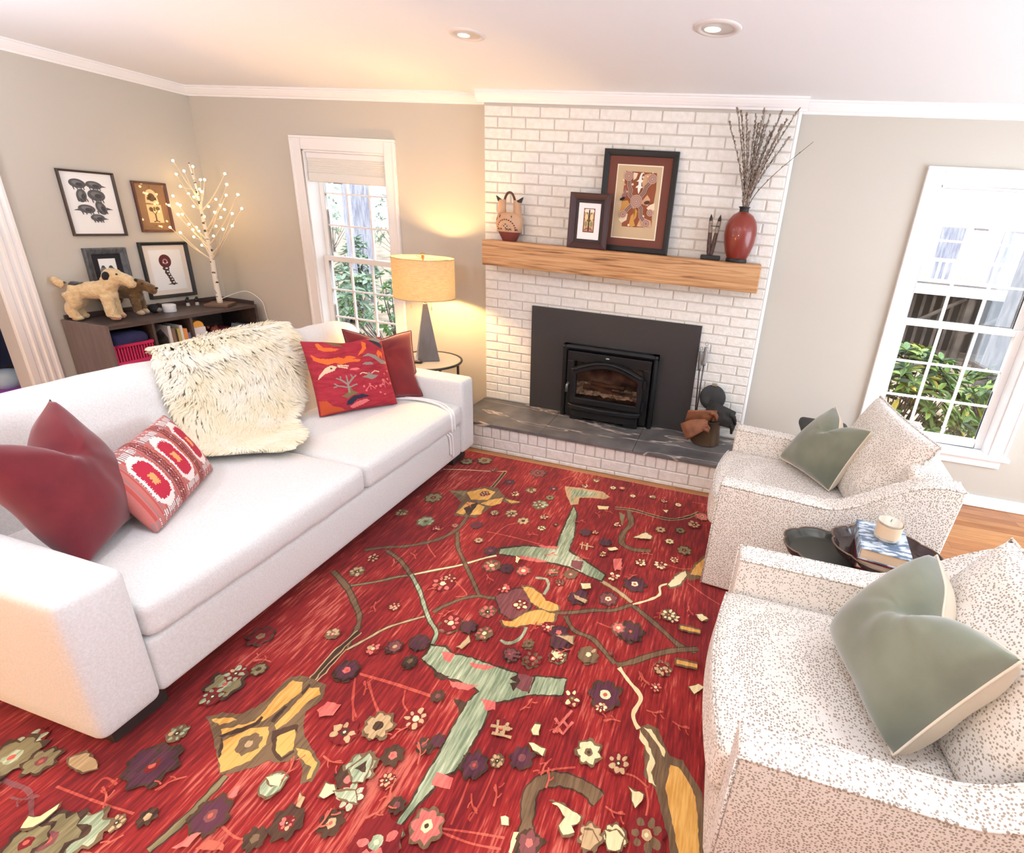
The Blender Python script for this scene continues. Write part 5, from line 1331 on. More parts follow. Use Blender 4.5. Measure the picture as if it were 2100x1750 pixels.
('F','c','k',(1.358,-2.046),0.036,7),
('F','b','c',(1.473,-2.003),0.042,7),
('F','b','p',(1.265,-2.097),0.036,7),
('F','b','k',(1.225,-2.03),0.024,7),
('F','m','p',(1.187,-2.099),0.034,7),
('F','p','c',(1.268,-1.917),0.03,7),
('F','u','k',(1.351,-1.977),0.045,7),
('F','c','m',(1.773,-1.683),0.036,7),
('F','t','b',(1.769,-1.968),0.036,7),
('F','t','p',(0.599,-2.024),0.026,7),
('F','t','p',(0.464,-2.231),0.028,7),
('F','m','t',(0.729,-2.209),0.034,7),
('F','p','t',(0.66,-2.242),0.03,7),
('F','u','m',(0.812,-2.16),0.04,7),
('F','k','m',(0.833,-2.257),0.034,7),
('F','u','m',(0.64,-2.362),0.044,7),
('F','p','t',(0.451,-1.464),0.024,7),
('F','p',None,(0.53,-1.405),0.018,7),
('F','u','k',(1.226,-1.209),0.034,7),
('F','u','k',(1.353,-1.257),0.034,7),
('F','c','b',(1.368,-1.36),0.022,7),
('F','o','k',(1.775,-1.173),0.042,7),
('F','c','o',(1.688,-1.122),0.026,7),
('F','t','k',(1.624,-1.028),0.03,7),
('F','o','k',(1.734,-0.996),0.03,7),
('F','c','p',(1.376,-1.071),0.022,7),
('F','k','p',(1.046,-1.197),0.02,7),
('F','t','m',(1.278,-1.189),0.02,7),
('F','t','k',(1.806,-0.906),0.04,7),
('F','p','t',(1.846,-0.802),0.045,7),
('F','c','p',(1.523,-0.688),0.022,7),
('F','c','p',(1.602,-0.707),0.022,7),
('F','c','p',(1.692,-0.721),0.022,7),
('F','c','p',(1.4,-0.724),0.02,7),
('F','p','c',(1.313,-0.653),0.022,7),
('F','t','m',(0.713,-1.479),0.024,7),
('F','t','m',(0.674,-1.213),0.026,7),
('F','t','o',(0.955,-1.147),0.026,7),
('F','o','k',(0.216,-0.707),0.045,7),
('F','o','k',(0.32,-0.647),0.055,7),
('F','b','k',(0.441,-0.738),0.03,7),
('F','s','k',(0.305,-2.715),0.03,7),
('F','s','b',(-0.083,-2.87),0.045,7),
('F','o','s',(-0.068,-2.912),0.07,7),
('F','o','m',(0.024,-2.895),0.045,7),
('F','u','d',(0.335,-2.81),0.07,7),
('F','u',None,(0.293,-2.804),0.04,7),
('F','u','m',(0.62,-2.862),0.052,7),
('F','k','t',(0.464,-2.913),0.03,7),
('F','t','k',(0.402,-2.947),0.022,7),
('F','s','k',(0.345,-2.988),0.058,7),
('F','o','m',(0.282,-3.027),0.075,7),
('F','o','d',(0.238,-3.045),0.05,7),
('F','k','b',(0.78,-2.87),0.036,7),
('F','k','p',(0.831,-2.816),0.055,7),
('F','p','k',(0.831,-2.816),0.02,7),
('F','k','t',(0.945,-2.781),0.042,7),
('F','k','m',(0.894,-2.66),0.04,7),
('F','t','k',(1.026,-2.64),0.022,7),
('F','t','k',(0.796,-2.554),0.044,7),
('F','t','k',(0.884,-2.503),0.052,7),
('F','t','c',(0.986,-2.443),0.04,7),
('F','u','p',(0.644,-2.36),0.04,7),
('F','k','m',(0.834,-2.258),0.03,7),
('F','m','t',(0.734,-2.209),0.028,7),
('F','k','p',(0.989,-2.571),0.036,7),
('F','k','m',(1.073,-2.516),0.034,7),
('F','s','k',(0.924,-2.624),0.04,7),
('F','k','m',(1.09,-2.689),0.03,7),
('F','d','m',(-0.477,-2.678),0.06,7),
('F','d','m',(-0.449,-2.6),0.05,7),
('F','s','p',(1.117,-2.772),0.045,7),
('F','d','o',(0.218,-2.331),0.05,7),
('F','o','s',(0.284,-2.535),0.062,7),
('F','s','k',(0.289,-2.585),0.035,7),
('F','s',None,(0.28,-2.491),0.035,7),
('F','o','k',(0.34,-2.452),0.028,7),
('F','u','m',(1.247,-2.522),0.044,7),
('F','u','m',(1.38,-2.456),0.04,7),
('F','u','c',(1.581,-2.154),0.062,7),
('F','c','u',(1.581,-2.208),0.022,7),
('F','c','b',(1.469,-2.206),0.036,7),
('F','c','b',(1.581,-2.374),0.044,7),
('F','t','k',(1.683,-2.379),0.036,7),
('F','t','b',(1.764,-1.975),0.03,7),
('F','p','c',(1.755,-2.064),0.022,7),
('F','u','k',(1.61,-1.83),0.055,7),
('F','p','c',(1.556,-1.827),0.03,7),
('F','b','c',(1.473,-2.002),0.04,7),
('F','b','p',(1.269,-2.09),0.036,7),
('F','c','k',(1.355,-2.049),0.028,7),
('F','m','p',(1.177,-2.097),0.03,7),
('F','b','k',(1.227,-2.027),0.022,7),
('F','u','k',(0.956,-2.028),0.034,7),
('F','p','c',(0.877,-2.034),0.045,7),
('F','p','c',(1.034,-2.038),0.034,7),
('F','u','p',(1.323,-1.934),0.04,7),
('F','u','k',(1.34,-1.984),0.036,7),
('F','k','b',(0.831,-2.251),0.034,7),
('F','u','k',(0.813,-2.163),0.04,7),
('F','u','p',(0.638,-2.358),0.044,7),
('F','k','m',(1.011,-2.348),0.03,7),
('F','k','m',(1.063,-2.513),0.03,7),
('F','u','k',(1.099,-2.489),0.024,7),
('F','k','p',(0.992,-2.573),0.042,7),
('F','t','k',(1.02,-2.642),0.022,7),
('F','c','m',(1.755,-1.679),0.034,7),
('F','b','t',(1.804,-2.55),0.055,7),
('F','c','o',(1.718,-2.581),0.036,7),
('F','t','o',(1.652,-2.601),0.036,7),
('F','p','s',(1.095,-2.785),0.065,7),
('F','s','k',(0.921,-2.636),0.05,7),
('F','k','p',(0.911,-2.673),0.04,7),
('F','p','c',(1.202,-2.711),0.05,7),
('F','t','p',(1.275,-2.386),0.03,7),
('F','t','k',(1.311,-2.49),0.022,7),
('F','b',None,(1.558,-1.969),0.012,7),
('F','s','o',(0.949,-2.71),0.04,7),
('P','b',[(1.378,-2.402),(1.416,-2.401),(1.449,-2.409),(1.447,-2.432),(1.428,-2.431),(1.402,-2.424)]),
('P','c',[(1.384,-2.404),(1.416,-2.404),(1.445,-2.41),(1.443,-2.43),(1.426,-2.429),(1.405,-2.423)]),
('P','b',[(1.372,-2.365),(1.379,-2.334),(1.399,-2.336),(1.406,-2.374),(1.386,-2.381)]),
('P','c',[(1.374,-2.364),(1.38,-2.338),(1.398,-2.339),(1.404,-2.372),(1.386,-2.377)]),
('P','b',[(1.507,-2.546),(1.553,-2.541),(1.584,-2.556),(1.618,-2.558),(1.612,-2.583),(1.593,-2.594),(1.609,-2.612),(1.576,-2.627),(1.555,-2.606),(1.566,-2.579),(1.544,-2.556)]),
('P','c',[(1.516,-2.552),(1.556,-2.547),(1.583,-2.559),(1.612,-2.56),(1.607,-2.582),(1.591,-2.592),(1.604,-2.607),(1.575,-2.62),(1.558,-2.602),(1.567,-2.579),(1.549,-2.56)]),
('P','b',[(1.726,-2.439),(1.747,-2.442),(1.781,-2.445),(1.776,-2.471),(1.761,-2.495),(1.744,-2.475),(1.739,-2.451)]),
('P','c',[(1.73,-2.442),(1.748,-2.445),(1.777,-2.447),(1.773,-2.47),(1.76,-2.49),(1.745,-2.473),(1.741,-2.453)]),
('P','b',[(1.684,-2.573),(1.719,-2.56),(1.748,-2.576),(1.743,-2.611),(1.704,-2.623)]),
('P','c',[(1.689,-2.576),(1.72,-2.564),(1.744,-2.578),(1.74,-2.608),(1.705,-2.618)]),
('P','b',[(1.629,-2.585),(1.653,-2.58),(1.68,-2.608),(1.662,-2.636),(1.631,-2.634)]),
('P','t',[(1.632,-2.589),(1.653,-2.585),(1.676,-2.608),(1.661,-2.632),(1.633,-2.63)]),
('P','b',[(1.874,-2.023),(1.912,-1.996),(1.941,-2.006),(1.914,-2.03),(1.9,-2.053)]),
('P','c',[(1.878,-2.023),(1.912,-2.0),(1.937,-2.008),(1.914,-2.028),(1.901,-2.049)]),
('P','b',[(1.868,-1.636),(1.901,-1.632),(1.931,-1.656),(1.899,-1.673)]),
('P','c',[(1.872,-1.639),(1.901,-1.635),(1.927,-1.654),(1.899,-1.67)]),
('P','b',[(1.388,-2.628),(1.416,-2.622),(1.422,-2.643),(1.4,-2.647)]),
('P','c',[(1.39,-2.629),(1.414,-2.624),(1.42,-2.642),(1.401,-2.645)]),
('P','b',[(0.19,-3.035),(0.17,-3.002),(0.202,-2.995),(0.213,-2.954),(0.224,-2.963),(0.225,-3.001),(0.218,-3.024)]),
('P','c',[(0.191,-3.03),(0.174,-3.002),(0.203,-2.996),(0.213,-2.96),(0.222,-2.968),(0.223,-3.0),(0.216,-3.02)]),
('P','p',[(0.627,-2.812),(0.622,-2.788),(0.631,-2.782),(0.647,-2.803),(0.641,-2.814)]),
('P','b',[(0.68,-2.764),(0.684,-2.727),(0.711,-2.711),(0.743,-2.716),(0.749,-2.756),(0.732,-2.789),(0.702,-2.788)]),
('P','s',[(0.684,-2.762),(0.688,-2.73),(0.712,-2.717),(0.739,-2.721),(0.744,-2.755),(0.729,-2.783),(0.703,-2.783)]),
('P','b',[(0.677,-2.738),(0.728,-2.711),(0.739,-2.748),(0.706,-2.758)]),
('P','c',[(0.682,-2.739),(0.726,-2.715),(0.735,-2.746),(0.707,-2.755)]),
('P','b',[(0.863,-2.739),(0.853,-2.7),(0.885,-2.697),(0.906,-2.712),(0.881,-2.74)]),
('P','c',[(0.865,-2.736),(0.857,-2.702),(0.884,-2.7),(0.902,-2.712),(0.88,-2.737)]),
('P','b',[(0.885,-2.649),(0.919,-2.584),(0.95,-2.606),(0.962,-2.67),(0.928,-2.68)]),
('P','s',[(0.891,-2.648),(0.921,-2.592),(0.947,-2.611),(0.957,-2.665),(0.928,-2.674)]),
('P','k',[(0.909,-2.642),(0.928,-2.61),(0.947,-2.643)]),
('P','b',[(0.89,-2.714),(0.951,-2.688),(0.989,-2.724),(0.917,-2.726)]),
('P','s',[(0.896,-2.714),(0.95,-2.692),(0.982,-2.722),(0.92,-2.724)]),
('P','p',[(0.659,-2.521),(0.669,-2.485),(0.718,-2.478),(0.722,-2.517),(0.683,-2.537)]),
('P','p',[(0.501,-2.588),(0.504,-2.587),(0.504,-2.591)]),
('P','p',[(0.602,-2.949),(0.626,-2.902),(0.639,-2.9),(0.637,-2.938)]),
('P','l',[(0.657,-2.937),(0.675,-2.907),(0.72,-2.903),(0.728,-2.915)]),
('P','b',[(0.087,-2.867),(0.114,-2.835),(0.173,-2.847),(0.211,-2.865),(0.182,-2.889),(0.106,-2.883)]),
('P','t',[(0.095,-2.867),(0.119,-2.84),(0.169,-2.85),(0.202,-2.865),(0.176,-2.885),(0.111,-2.881)]),
('P','b',[(0.825,-2.779),(0.804,-2.741),(0.83,-2.751),(0.84,-2.778)]),
('P','t',[(0.824,-2.777),(0.808,-2.745),(0.83,-2.752),(0.838,-2.775)]),
('P','b',[(0.952,-1.533),(0.98,-1.542),(0.983,-1.589),(0.968,-1.585)]),
('P','c',[(0.954,-1.537),(0.979,-1.545),(0.981,-1.585),(0.969,-1.581)]),
('P','b',[(1.373,-1.312),(1.417,-1.286),(1.44,-1.302),(1.391,-1.333)]),
('P','c',[(1.378,-1.312),(1.416,-1.289),(1.435,-1.303),(1.393,-1.329)]),
('P','b',[(1.486,-1.171),(1.549,-1.089),(1.593,-1.119),(1.592,-1.153),(1.53,-1.165)]),
('P','c',[(1.494,-1.166),(1.549,-1.097),(1.587,-1.122),(1.586,-1.151),(1.533,-1.162)]),
('P','b',[(1.318,-1.619),(1.37,-1.601),(1.381,-1.639),(1.341,-1.656)]),
('P','c',[(1.323,-1.621),(1.368,-1.605),(1.377,-1.637),(1.342,-1.652)]),
('P','b',[(1.871,-1.64),(1.901,-1.622),(1.933,-1.648),(1.904,-1.672)]),
('P','c',[(1.875,-1.641),(1.901,-1.626),(1.929,-1.647),(1.904,-1.668)]),
('P','b',[(0.971,-2.128),(0.98,-2.063),(1.005,-2.098),(0.988,-2.14),(0.959,-2.142)]),
('P','t',[(0.972,-2.126),(0.981,-2.071),(1.002,-2.101),(0.987,-2.137),(0.961,-2.138)]),
('P','b',[(1.308,-1.697),(1.39,-1.716),(1.386,-1.74),(1.327,-1.722)]),
('P','t',[(1.314,-1.701),(1.385,-1.716),(1.382,-1.737),(1.33,-1.722)]),
('P','b',[(1.311,-1.955),(1.392,-1.928),(1.404,-1.981),(1.342,-1.958)]),
('P','t',[(1.318,-1.956),(1.388,-1.932),(1.398,-1.977),(1.344,-1.958)]),
('P','p',[(1.428,-1.388),(1.471,-1.369),(1.487,-1.464),(1.451,-1.461)]),
('P','b',[(1.604,-0.825),(1.644,-0.815),(1.635,-0.854)]),
('P','c',[(1.607,-0.826),(1.642,-0.817),(1.634,-0.85)]),
('P','b',[(1.325,-2.047),(1.36,-2.023),(1.382,-2.033),(1.362,-2.069)]),
('P','c',[(1.329,-2.046),(1.36,-2.026),(1.379,-2.034),(1.361,-2.065)]),
('L','b',[(1.806,-1.737),(1.853,-1.736),(1.9,-1.734)],0.05),
('L','g',[(1.813,-1.737),(1.853,-1.736),(1.9,-1.734)],0.025),
('L','b',[(1.811,-1.924),(1.856,-1.922),(1.901,-1.919)],0.05),
('L','g',[(1.818,-1.924),(1.856,-1.922),(1.901,-1.919)],0.025),
('L','t',[(1.239,-2.391),(1.276,-2.385),(1.313,-2.38)],0.012),
('L','t',[(1.254,-2.413),(1.288,-2.41),(1.322,-2.408)],0.012),
('L','t',[(1.254,-2.365),(1.263,-2.39),(1.271,-2.414)],0.012),
('L','t',[(1.284,-2.376),(1.289,-2.395),(1.294,-2.413)],0.012),
('L','p',[(1.449,-2.35),(1.466,-2.303),(1.484,-2.254)],0.012),
('L','p',[(1.481,-2.347),(1.49,-2.32),(1.5,-2.293)],0.012),
('L','p',[(1.455,-2.328),(1.467,-2.336),(1.48,-2.344)],0.012),
('L','p',[(1.464,-2.297),(1.478,-2.307),(1.491,-2.316)],0.012),
('L','p',[(1.437,-2.299),(1.449,-2.309),(1.462,-2.319)],0.012),
('L','p',[(1.438,-1.385),(1.449,-1.43),(1.459,-1.474)],0.012),
('L','p',[(1.445,-1.415),(1.463,-1.413),(1.481,-1.411)],0.012),
('L','p',[(1.452,-1.445),(1.47,-1.443),(1.487,-1.44)],0.012),
('L','t',[(1.229,-1.331),(1.267,-1.331),(1.306,-1.33)],0.012),
('L','t',[(1.239,-1.309),(1.245,-1.339),(1.251,-1.368)],0.012),
('L','t',[(1.266,-1.308),(1.272,-1.338),(1.278,-1.367)],0.012),
('L','m',[(1.151,-2.096),(1.183,-2.091),(1.214,-2.085)],0.012),
('L','m',[(1.167,-2.111),(1.194,-2.107),(1.222,-2.102)],0.012),
('L','m',[(1.177,-2.077),(1.186,-2.102),(1.194,-2.126)],0.012),
('L','p',[(1.15,-1.602),(1.173,-1.593),(1.195,-1.585)],0.012),
('L','p',[(1.151,-1.578),(1.158,-1.595),(1.164,-1.612)],0.012),
('S','l',(1.135,-1.142),0.05),
('S','l',(1.264,-1.05),0.05),
('S','l',(1.331,-0.98),0.05),
('S','l',(1.569,-1.466),0.05),
('S','l',(1.725,-1.662),0.05),
('S','l',(0.879,-1.714),0.05),
('S','l',(0.856,-1.965),0.05),
('S','l',(0.502,-1.728),0.05),
('S','l',(1.083,-1.482),0.05),
('S','l',(1.313,-1.431),0.05),
('S','l',(1.619,-1.284),0.05),
('S','l',(1.884,-1.221),0.05),
('S','l',(0.529,-1.225),0.05),
('S','l',(0.993,-1.336),0.05),
('S','l',(0.678,-1.899),0.05),
('S','l',(0.514,-2.035),0.05),
('S','l',(0.432,-1.816),0.05),
('S','l',(1.209,-1.971),0.05),
('S','l',(1.691,-2.022),0.05),
('S','l',(1.836,-1.597),0.05),
('S','l',(1.402,-2.001),0.05),
('S','l',(1.378,-0.613),0.05),
('S','l',(0.335,-2.934),0.06),
('S','l',(0.466,-2.806),0.06),
('S','l',(0.731,-2.735),0.06),
('S','l',(0.792,-2.64),0.06),
('S','l',(1.082,-2.575),0.06),
('S','l',(-0.026,-2.574),0.06),
('S','l',(0.359,-2.417),0.06),
('S','l',(0.913,-2.824),0.06),
('S','l',(1.03,-2.746),0.06),
('S','l',(0.456,-2.964),0.06),
('S','m',(0.074,-2.987),0.06),
('S','l',(1.31,-2.311),0.05),
('S','l',(1.473,-2.433),0.05),
('S','l',(1.658,-2.242),0.05),
('S','l',(1.738,-2.172),0.05),
('S','l',(1.834,-2.185),0.05),
('S','l',(1.468,-2.289),0.05),
('S','l',(1.281,-2.601),0.05),
('S','l',(1.359,-2.613),0.05),
('S','l',(1.487,-2.521),0.05),
('S','l',(1.674,-2.516),0.05),
('S','l',(0.982,-2.48),0.05),
('S','l',(0.767,-2.428),0.05),
('S','l',(1.047,-2.63),0.05),
('S','l',(1.682,-2.019),0.05),
('F','m','k',(-0.4,-4.103),0.05,7),
('F','t','k',(0.474,-4.153),0.05,7),
('F','t','k',(-0.254,-3.835),0.05,7),
('F','u','k',(-0.313,-3.454),0.05,7),
('F','p','k',(1.918,-4.166),0.05,7),
('F','u','k',(-0.035,-3.006),0.05,7),
('F','t','k',(-0.61,-2.677),0.05,7),
('F','c','k',(-1.224,-3.376),0.05,7),
('F','t','k',(-0.669,-3.325),0.05,7),
('F','s','k',(-0.958,-2.719),0.05,7),
('F','c','k',(1.273,-3.942),0.05,7),
('F','u','k',(-0.546,-2.911),0.05,7),
('F','p','k',(-0.589,-2.822),0.05,7),
('F','t','k',(2.006,-4.111),0.05,7),
('F','p','k',(1.299,-3.432),0.05,7),
('F','s','k',(0.966,-3.586),0.05,7),
('F','t','k',(2.114,-3.38),0.05,7),
('F','u','k',(-1.185,-3.387),0.05,7),
('F','p','k',(1.541,-2.92),0.05,7),
('F','p','k',(1.198,-4.201),0.05,7),
('F','u','k',(-0.561,-2.79),0.05,7),
('F','u','k',(0.332,-3.702),0.05,7),
('F','c','k',(-0.841,-4.26),0.05,7)]
# ================================================================== LEFT WALL PICTURES
def wall_T(yc, z): return Matrix.Translation((XL+0.0006, yc, z)) @ Matrix.Rotation(PI/2, 4, 'Z')
white_paper = mat('white_paper', (248, 248, 246), .9)
INK = (92, 92, 94); INK2 = (124, 124, 124); INK3 = (70, 70, 72)
def art_animals(mb, mats, x0, y, w, h):
    a = Art(mb, mats, x0, y, w, h)
    for (u, v, r, ry, rot, tail) in ((.31, .80, .048, .030, -.12, 1), (.60, .79, .048, .026, -.12, 1), (.33, .62, .044, .030, 1.4, 0), (.60, .635, .052, .038, -.1, 0), (.36, .42, .050, .028, -.1, -1), (.63, .44, .046, .030, 1.9, 1), (.52, .285, .042, .024, -.05, 1)):
        a.disc('ink_grey', INK, u, v, r, ry, 24, rot); a.disc('ink_pale', INK2, u-.01, v+.012, r*.55, ry*.45, 16, rot); a.disc('ink_dark', INK3, u+.03, v-.012, r*.4, ry*.4, 12, rot)
        if tail:
            a.poly('ink_grey', INK, [(u+tail*r/w*.7, v+.012), (u+tail*r/w*1.55, v-.025), (u+tail*r/w*.7, v-.03)])
        for k in (-.6, -.2, .3, .6): a.line('ink_dark', INK3, [(u+k*r/w, v-ry/h*.7), (u+k*r/w+.012, v-ry/h*1.25)], .006)
framed('wall_picture', 'framed print of seven grey animals on white, largest on the left wall', 0, .325, .425, 0, 0, .014, mat('dark_umber_frame', (64, 50, 42), .5), [(.01, white_paper)], art_animals, T=wall_T(-.763, 1.285), frame_d=.02, glass=False)
def art_arch(mb, mats, x0, y, w, h):
    a = Art(mb, mats, x0, y, w, h)
    a.disc('card_cream', (236, 216, 180), .50, .715, .042, .052, 24); a.poly('card_cream', (236, 216, 180), [(.30, .585), (.70, .585), (.68, .70), (.32, .70)]); a.disc('card_umber', (94, 66, 44), .50, .70, .026, .030, 20); a.poly('card_umber', (94, 66, 44), [(.36, .645), (.64, .645), (.64, .70), (.36, .70)])
    a.poly('card_cream', (236, 216, 180), [(.30, .19), (.74, .19), (.74, .555), (.30, .555)])
    a.line('card_umber', (94, 66, 44), [(.52, .23), (.52, .50)], .010)
    for s in (-1, 1):
        a.line('card_umber', (94, 66, 44), [(.52, .36), (.52+s*.10, .44), (.52+s*.12, .50)], .006); a.line('card_umber', (94, 66, 44), [(.52, .23), (.52+s*.08, .21)], .008)
    a.disc('card_umber', (94, 66, 44), .42, .46, .016, .016, 10); a.disc('card_olive', (112, 92, 58), .62, .48, .016, .014, 10)
framed('wall_picture', 'brown framed picture with an arch and figure on a tan mat', 0, .238, .362, 0, 0, .016, mat('red_brown_frame', (92, 52, 40), .4), [(.01, mat('brown_mat', (150, 112, 80), .9))], art_arch, T=wall_T(-.3725, 1.31), frame_d=.02)
def art_family(mb, mats, x0, y, w, h):
    a = Art(mb, mats, x0, y, w, h)
    for (u, v, s) in ((.38, .60, 1), (.56, .59, 1.1), (.46, .52, .8), (.62, .50, .8), (.40, .44, .8)):
        a.disc('ink_grey', INK, u, v, .013*s, .017*s, 14); a.disc('ink_pale', INK2, u, v-.065, .022*s, .030*s, 14); a.disc('ink_dark', INK3, u, v+.02, .010*s, .007*s, 10)
framed('wall_picture', 'dark grey wide framed photograph behind the standing toy dogs', 0, .262, .345, 0, 0, .042, mat('weathered_black_frame', (60, 62, 66), .5, col2=(96, 98, 102), nscale=50, stretch=(1, 1, .4)), [(.036, mat('black_mat', (34, 34, 40), .9)), ((.078, .078, .075, .075), white_paper)], art_family, T=wall_T(-.772, .857), frame_d=.022, glass=False)
def art_wheel(mb, mats, x0, y, w, h):
    a = Art(mb, mats, x0, y, w, h)
    a.disc('ink_maroon', (98, 40, 44), .47, .66, .046, .052, 28); a.disc('ink_rose', (178, 140, 138), .47, .655, .020, .022, 16); a.disc('ink_maroon', (98, 40, 44), .47, .655, .010, .012, 12)
    a.disc('white_paper', (248, 248, 246), .43, .635, .006, .005, 8); a.disc('white_paper', (248, 248, 246), .51, .635, .006, .005, 8)
    for k, (u, v, r) in enumerate(((.46, .53, .026), (.47, .47, .022), (.49, .42, .018), (.51, .37, .016), (.53, .32, .020), (.55, .27, .022))):
        a.disc('ink_umber', (78, 58, 54), u, v, r, .017, 14, k); a.disc('white_paper', (248, 248, 246), u+.012, v+.004, r*.4, .006, 8)
    a.poly('ink_umber', (78, 58, 54), [(.42, .235), (.64, .235), (.62, .255), (.52, .26)])
framed('wall_picture', 'black framed print of a dark red round flower on white, below the tan one', 0, .362, .432, 0, 0, .024, mat('black_frame', (36, 37, 36), .45), [(.02, mat('cream_mat', (236, 226, 214), .9)), ((.062, .062, .060, .060), white_paper)], art_wheel, T=wall_T(-.367, .803), frame_d=.022, glass=False)

# ================================================================== LOW BOOKCASE AND WHAT STANDS ON IT
BX0, BX1, BY0, BY1, BT = XL+.018, -2.205, -1.138, 0.0, 0.738
bc_m = mat('dark_walnut_laminate', (82, 68, 64), .42, col2=(66, 54, 52), nscale=6, stretch=(8, 1, 8)); bc_s = mat('walnut_end_panel', (122, 104, 98), .5, col2=(108, 92, 86), nscale=5, stretch=(6, 6, .6))
bc = thing('bookcase', 'low dark brown open bookcase along the left wall behind the sofa', 'bookcase', (-2.41, -.57, 0))
def bpart(nm, m, *bx, par=bc, bev=.002):
    mb = MB()
    for b in bx: mb.box(*b)
    return mb.build(nm, m, par, bevel=bev, seg=2)
bpart('top', bc_m, (BX0, BX1, BY0+.02, BY1, BT-.026, BT))
bpart('side_panel', bc_s, (BX0, BX1+.002, BY0, BY0+.02, 0, BT+.004)); bpart('side_panel', bc_m, (BX0, BX1, BY1-.02, BY1, 0, BT-.026))
bpart('back_panel', bc_m, (BX0, BX0+.012, BY0+.02, BY1-.02, .03, BT-.026)); bpart('base_board', bc_m, (BX0, BX1-.01, BY0+.02, BY1-.02, .03, .06))
for y in (-.845, -.572): bpart('divider', bc_m, (BX0+.012, BX1-.004, y-.009, y+.009, .06, BT-.026))
bpart('shelf', bc_m, (BX0+.012, BX1-.006, BY0+.02, -.854, .425, .445)); bpart('shelf', bc_m, (BX0+.012, BX1-.006, -.836, -.581, .425, .445)); bpart('shelf', bc_m, (BX0+.012, BX1-.006, -.563, BY1-.02, .425, .445))
bpart('gallery_rail', bc_m, (BX0, BX0+.014, BY0+.02, BY1, BT, BT+.032), (BX0+.014, BX1-.02, BY1-.014, BY1, BT, BT+.03))
# basket with a folded blue cloth
pink = mat('raspberry_plastic', (196, 40, 92), .4)
bsk = thing('storage_basket', 'raspberry pink slotted plastic basket on the left shelf of the bookcase', 'basket', (-2.34, -.985, .445))
x0, x1, y0, y1 = -2.46, -2.222, -1.108, -.862
bpart('rim', pink, (x0-.004, x1+.006, y0-.004, y0+.006, .578, .598), (x0-.004, x1+.006, y1-.006, y1+.004, .578, .598), (x1-.004, x1+.006, y0+.006, y1-.006, .578, .598), (x0-.004, x0+.006, y0+.006, y1-.006, .578, .598), par=bsk)
bpart('tub', pink, (x0, x1, y0, y1, .446, .452), (x1-.004, x1, y0, y1, .452, .478), (x0, x0+.004, y0, y1, .452, .578), (x0+.004, x1-.004, y0, y0+.004, .452, .578), (x0+.004, x1-.004, y1-.004, y1, .452, .578), par=bsk)
bpart('slats', pink, *[(x1-.004, x1, lerp(y0, y1-.012, k/13), lerp(y0, y1-.012, k/13)+.010, .478, .578) for k in range(14)], par=bsk, bev=0)
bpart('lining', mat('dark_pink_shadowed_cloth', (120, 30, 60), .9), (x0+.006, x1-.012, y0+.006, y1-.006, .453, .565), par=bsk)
clo = MB(); softbox(clo, x0+.01, x1-.012, y0+.01, y1-.01, .57, .655, .03, (0, 0, .01), n=6, nz=.02); clt = thing('folded_cloth', 'dark navy folded cloth lying in the pink basket', 'cloth', (-2.34, -.985, .57)); clo.build('fold', mat('navy_cloth', (40, 42, 82), .9, bump=.2, bscale=120), clt, smooth=True)
# standing books
bks = [('grey illustrated book with white spine, first and widest in the bookcase row', .020, .225, (214, 212, 208), (150, 144, 140)), ('brown patterned book beside the grey one in the bookcase', .026, .205, (128, 104, 86), (110, 88, 70)), ('thin dark book third in the bookcase row', .012, .19, (60, 50, 46), (60, 50, 46)),
       ('olive yellow book in the middle of the bookcase row', .022, .195, (186, 170, 96), (170, 150, 80)), ('tall white book between the olive and orange ones', .018, .215, (236, 234, 230), (230, 228, 224)), ('orange book in the bookcase row', .030, .185, (226, 152, 84), (226, 152, 84)), ('short lilac blue book at the end of the bookcase row', .024, .15, (140, 146, 196), (140, 146, 196))]
y = -.735
for lb, th, h, sp, cv in bks:
    t = thing('book', lb, 'book', (-2.33, y+th/2, .445), group='books standing in the bookcase')
    bpart('cover', [mat('book_cloth_%d' % int(th*1e4+h*1e3), sp, .6)], (-2.40, -2.236, y, y+.003, .445, .445+h), (-2.40, -2.236, y+th-.003, y+th, .445, .445+h), (-2.24, -2.236, y+.003, y+th-.003, .445, .445+h), par=t, bev=0)
    mb = MB(); mb.box(-2.395, -2.2405, y+.0032, y+th-.0032, .45, .441+h); mb.build('pages', page_m, t)
    if th == .020:
        mb = MB(); mb.poly([(-2.25, y-.0006, .47), (-2.37, y-.0006, .47), (-2.37, y-.0006, .60), (-2.31, y-.0006, .64), (-2.25, y-.0006, .58)]); mb.build('cover_picture', mat('brown_photo', (130, 112, 100), .6, col2=(84, 74, 66), nscale=40), t)
    y += th+.0015
gb = thing('game_box', 'white box with a rounded orange top in the right half of the bookcase', 'box', (-2.30, -.50, .445))
bpart('carton', mat('white_carton', (238, 236, 240), .6), (-2.36, -2.235, -.545, -.455, .445, .62), par=gb)
mb = MB(); mb.tube([(-2.345, -.50, .625), (-2.25, -.50, .625)], .045, 20); mb.build('orange_lid', mat('orange_card', (240, 172, 72), .6), gb, smooth='auto')
mb = MB(); mb.poly([(-2.2345, -.50+.022*math.cos(k*PI/5)*(1 if k % 2 else .6), .55+.022*math.sin(k*PI/5)*(1 if k % 2 else .6)) for k in range(10)]); mb.build('emblem', mat('maroon_ink', (126, 34, 52), .7), gb)
mb = MB(); mb.ball((-2.30, -.385, .50), (.05, .05, .055), 14, 10); mb.ball((-2.26, -.365, .565), (.033, .033, .036), 12, 8); mb.ball((-2.24, -.345, .55), (.018, .018, .016), 8, 6); mb.ball((-2.27, -.41, .60), .014, 8, 6); mb.ball((-2.27, -.345, .597), .014, 8, 6)
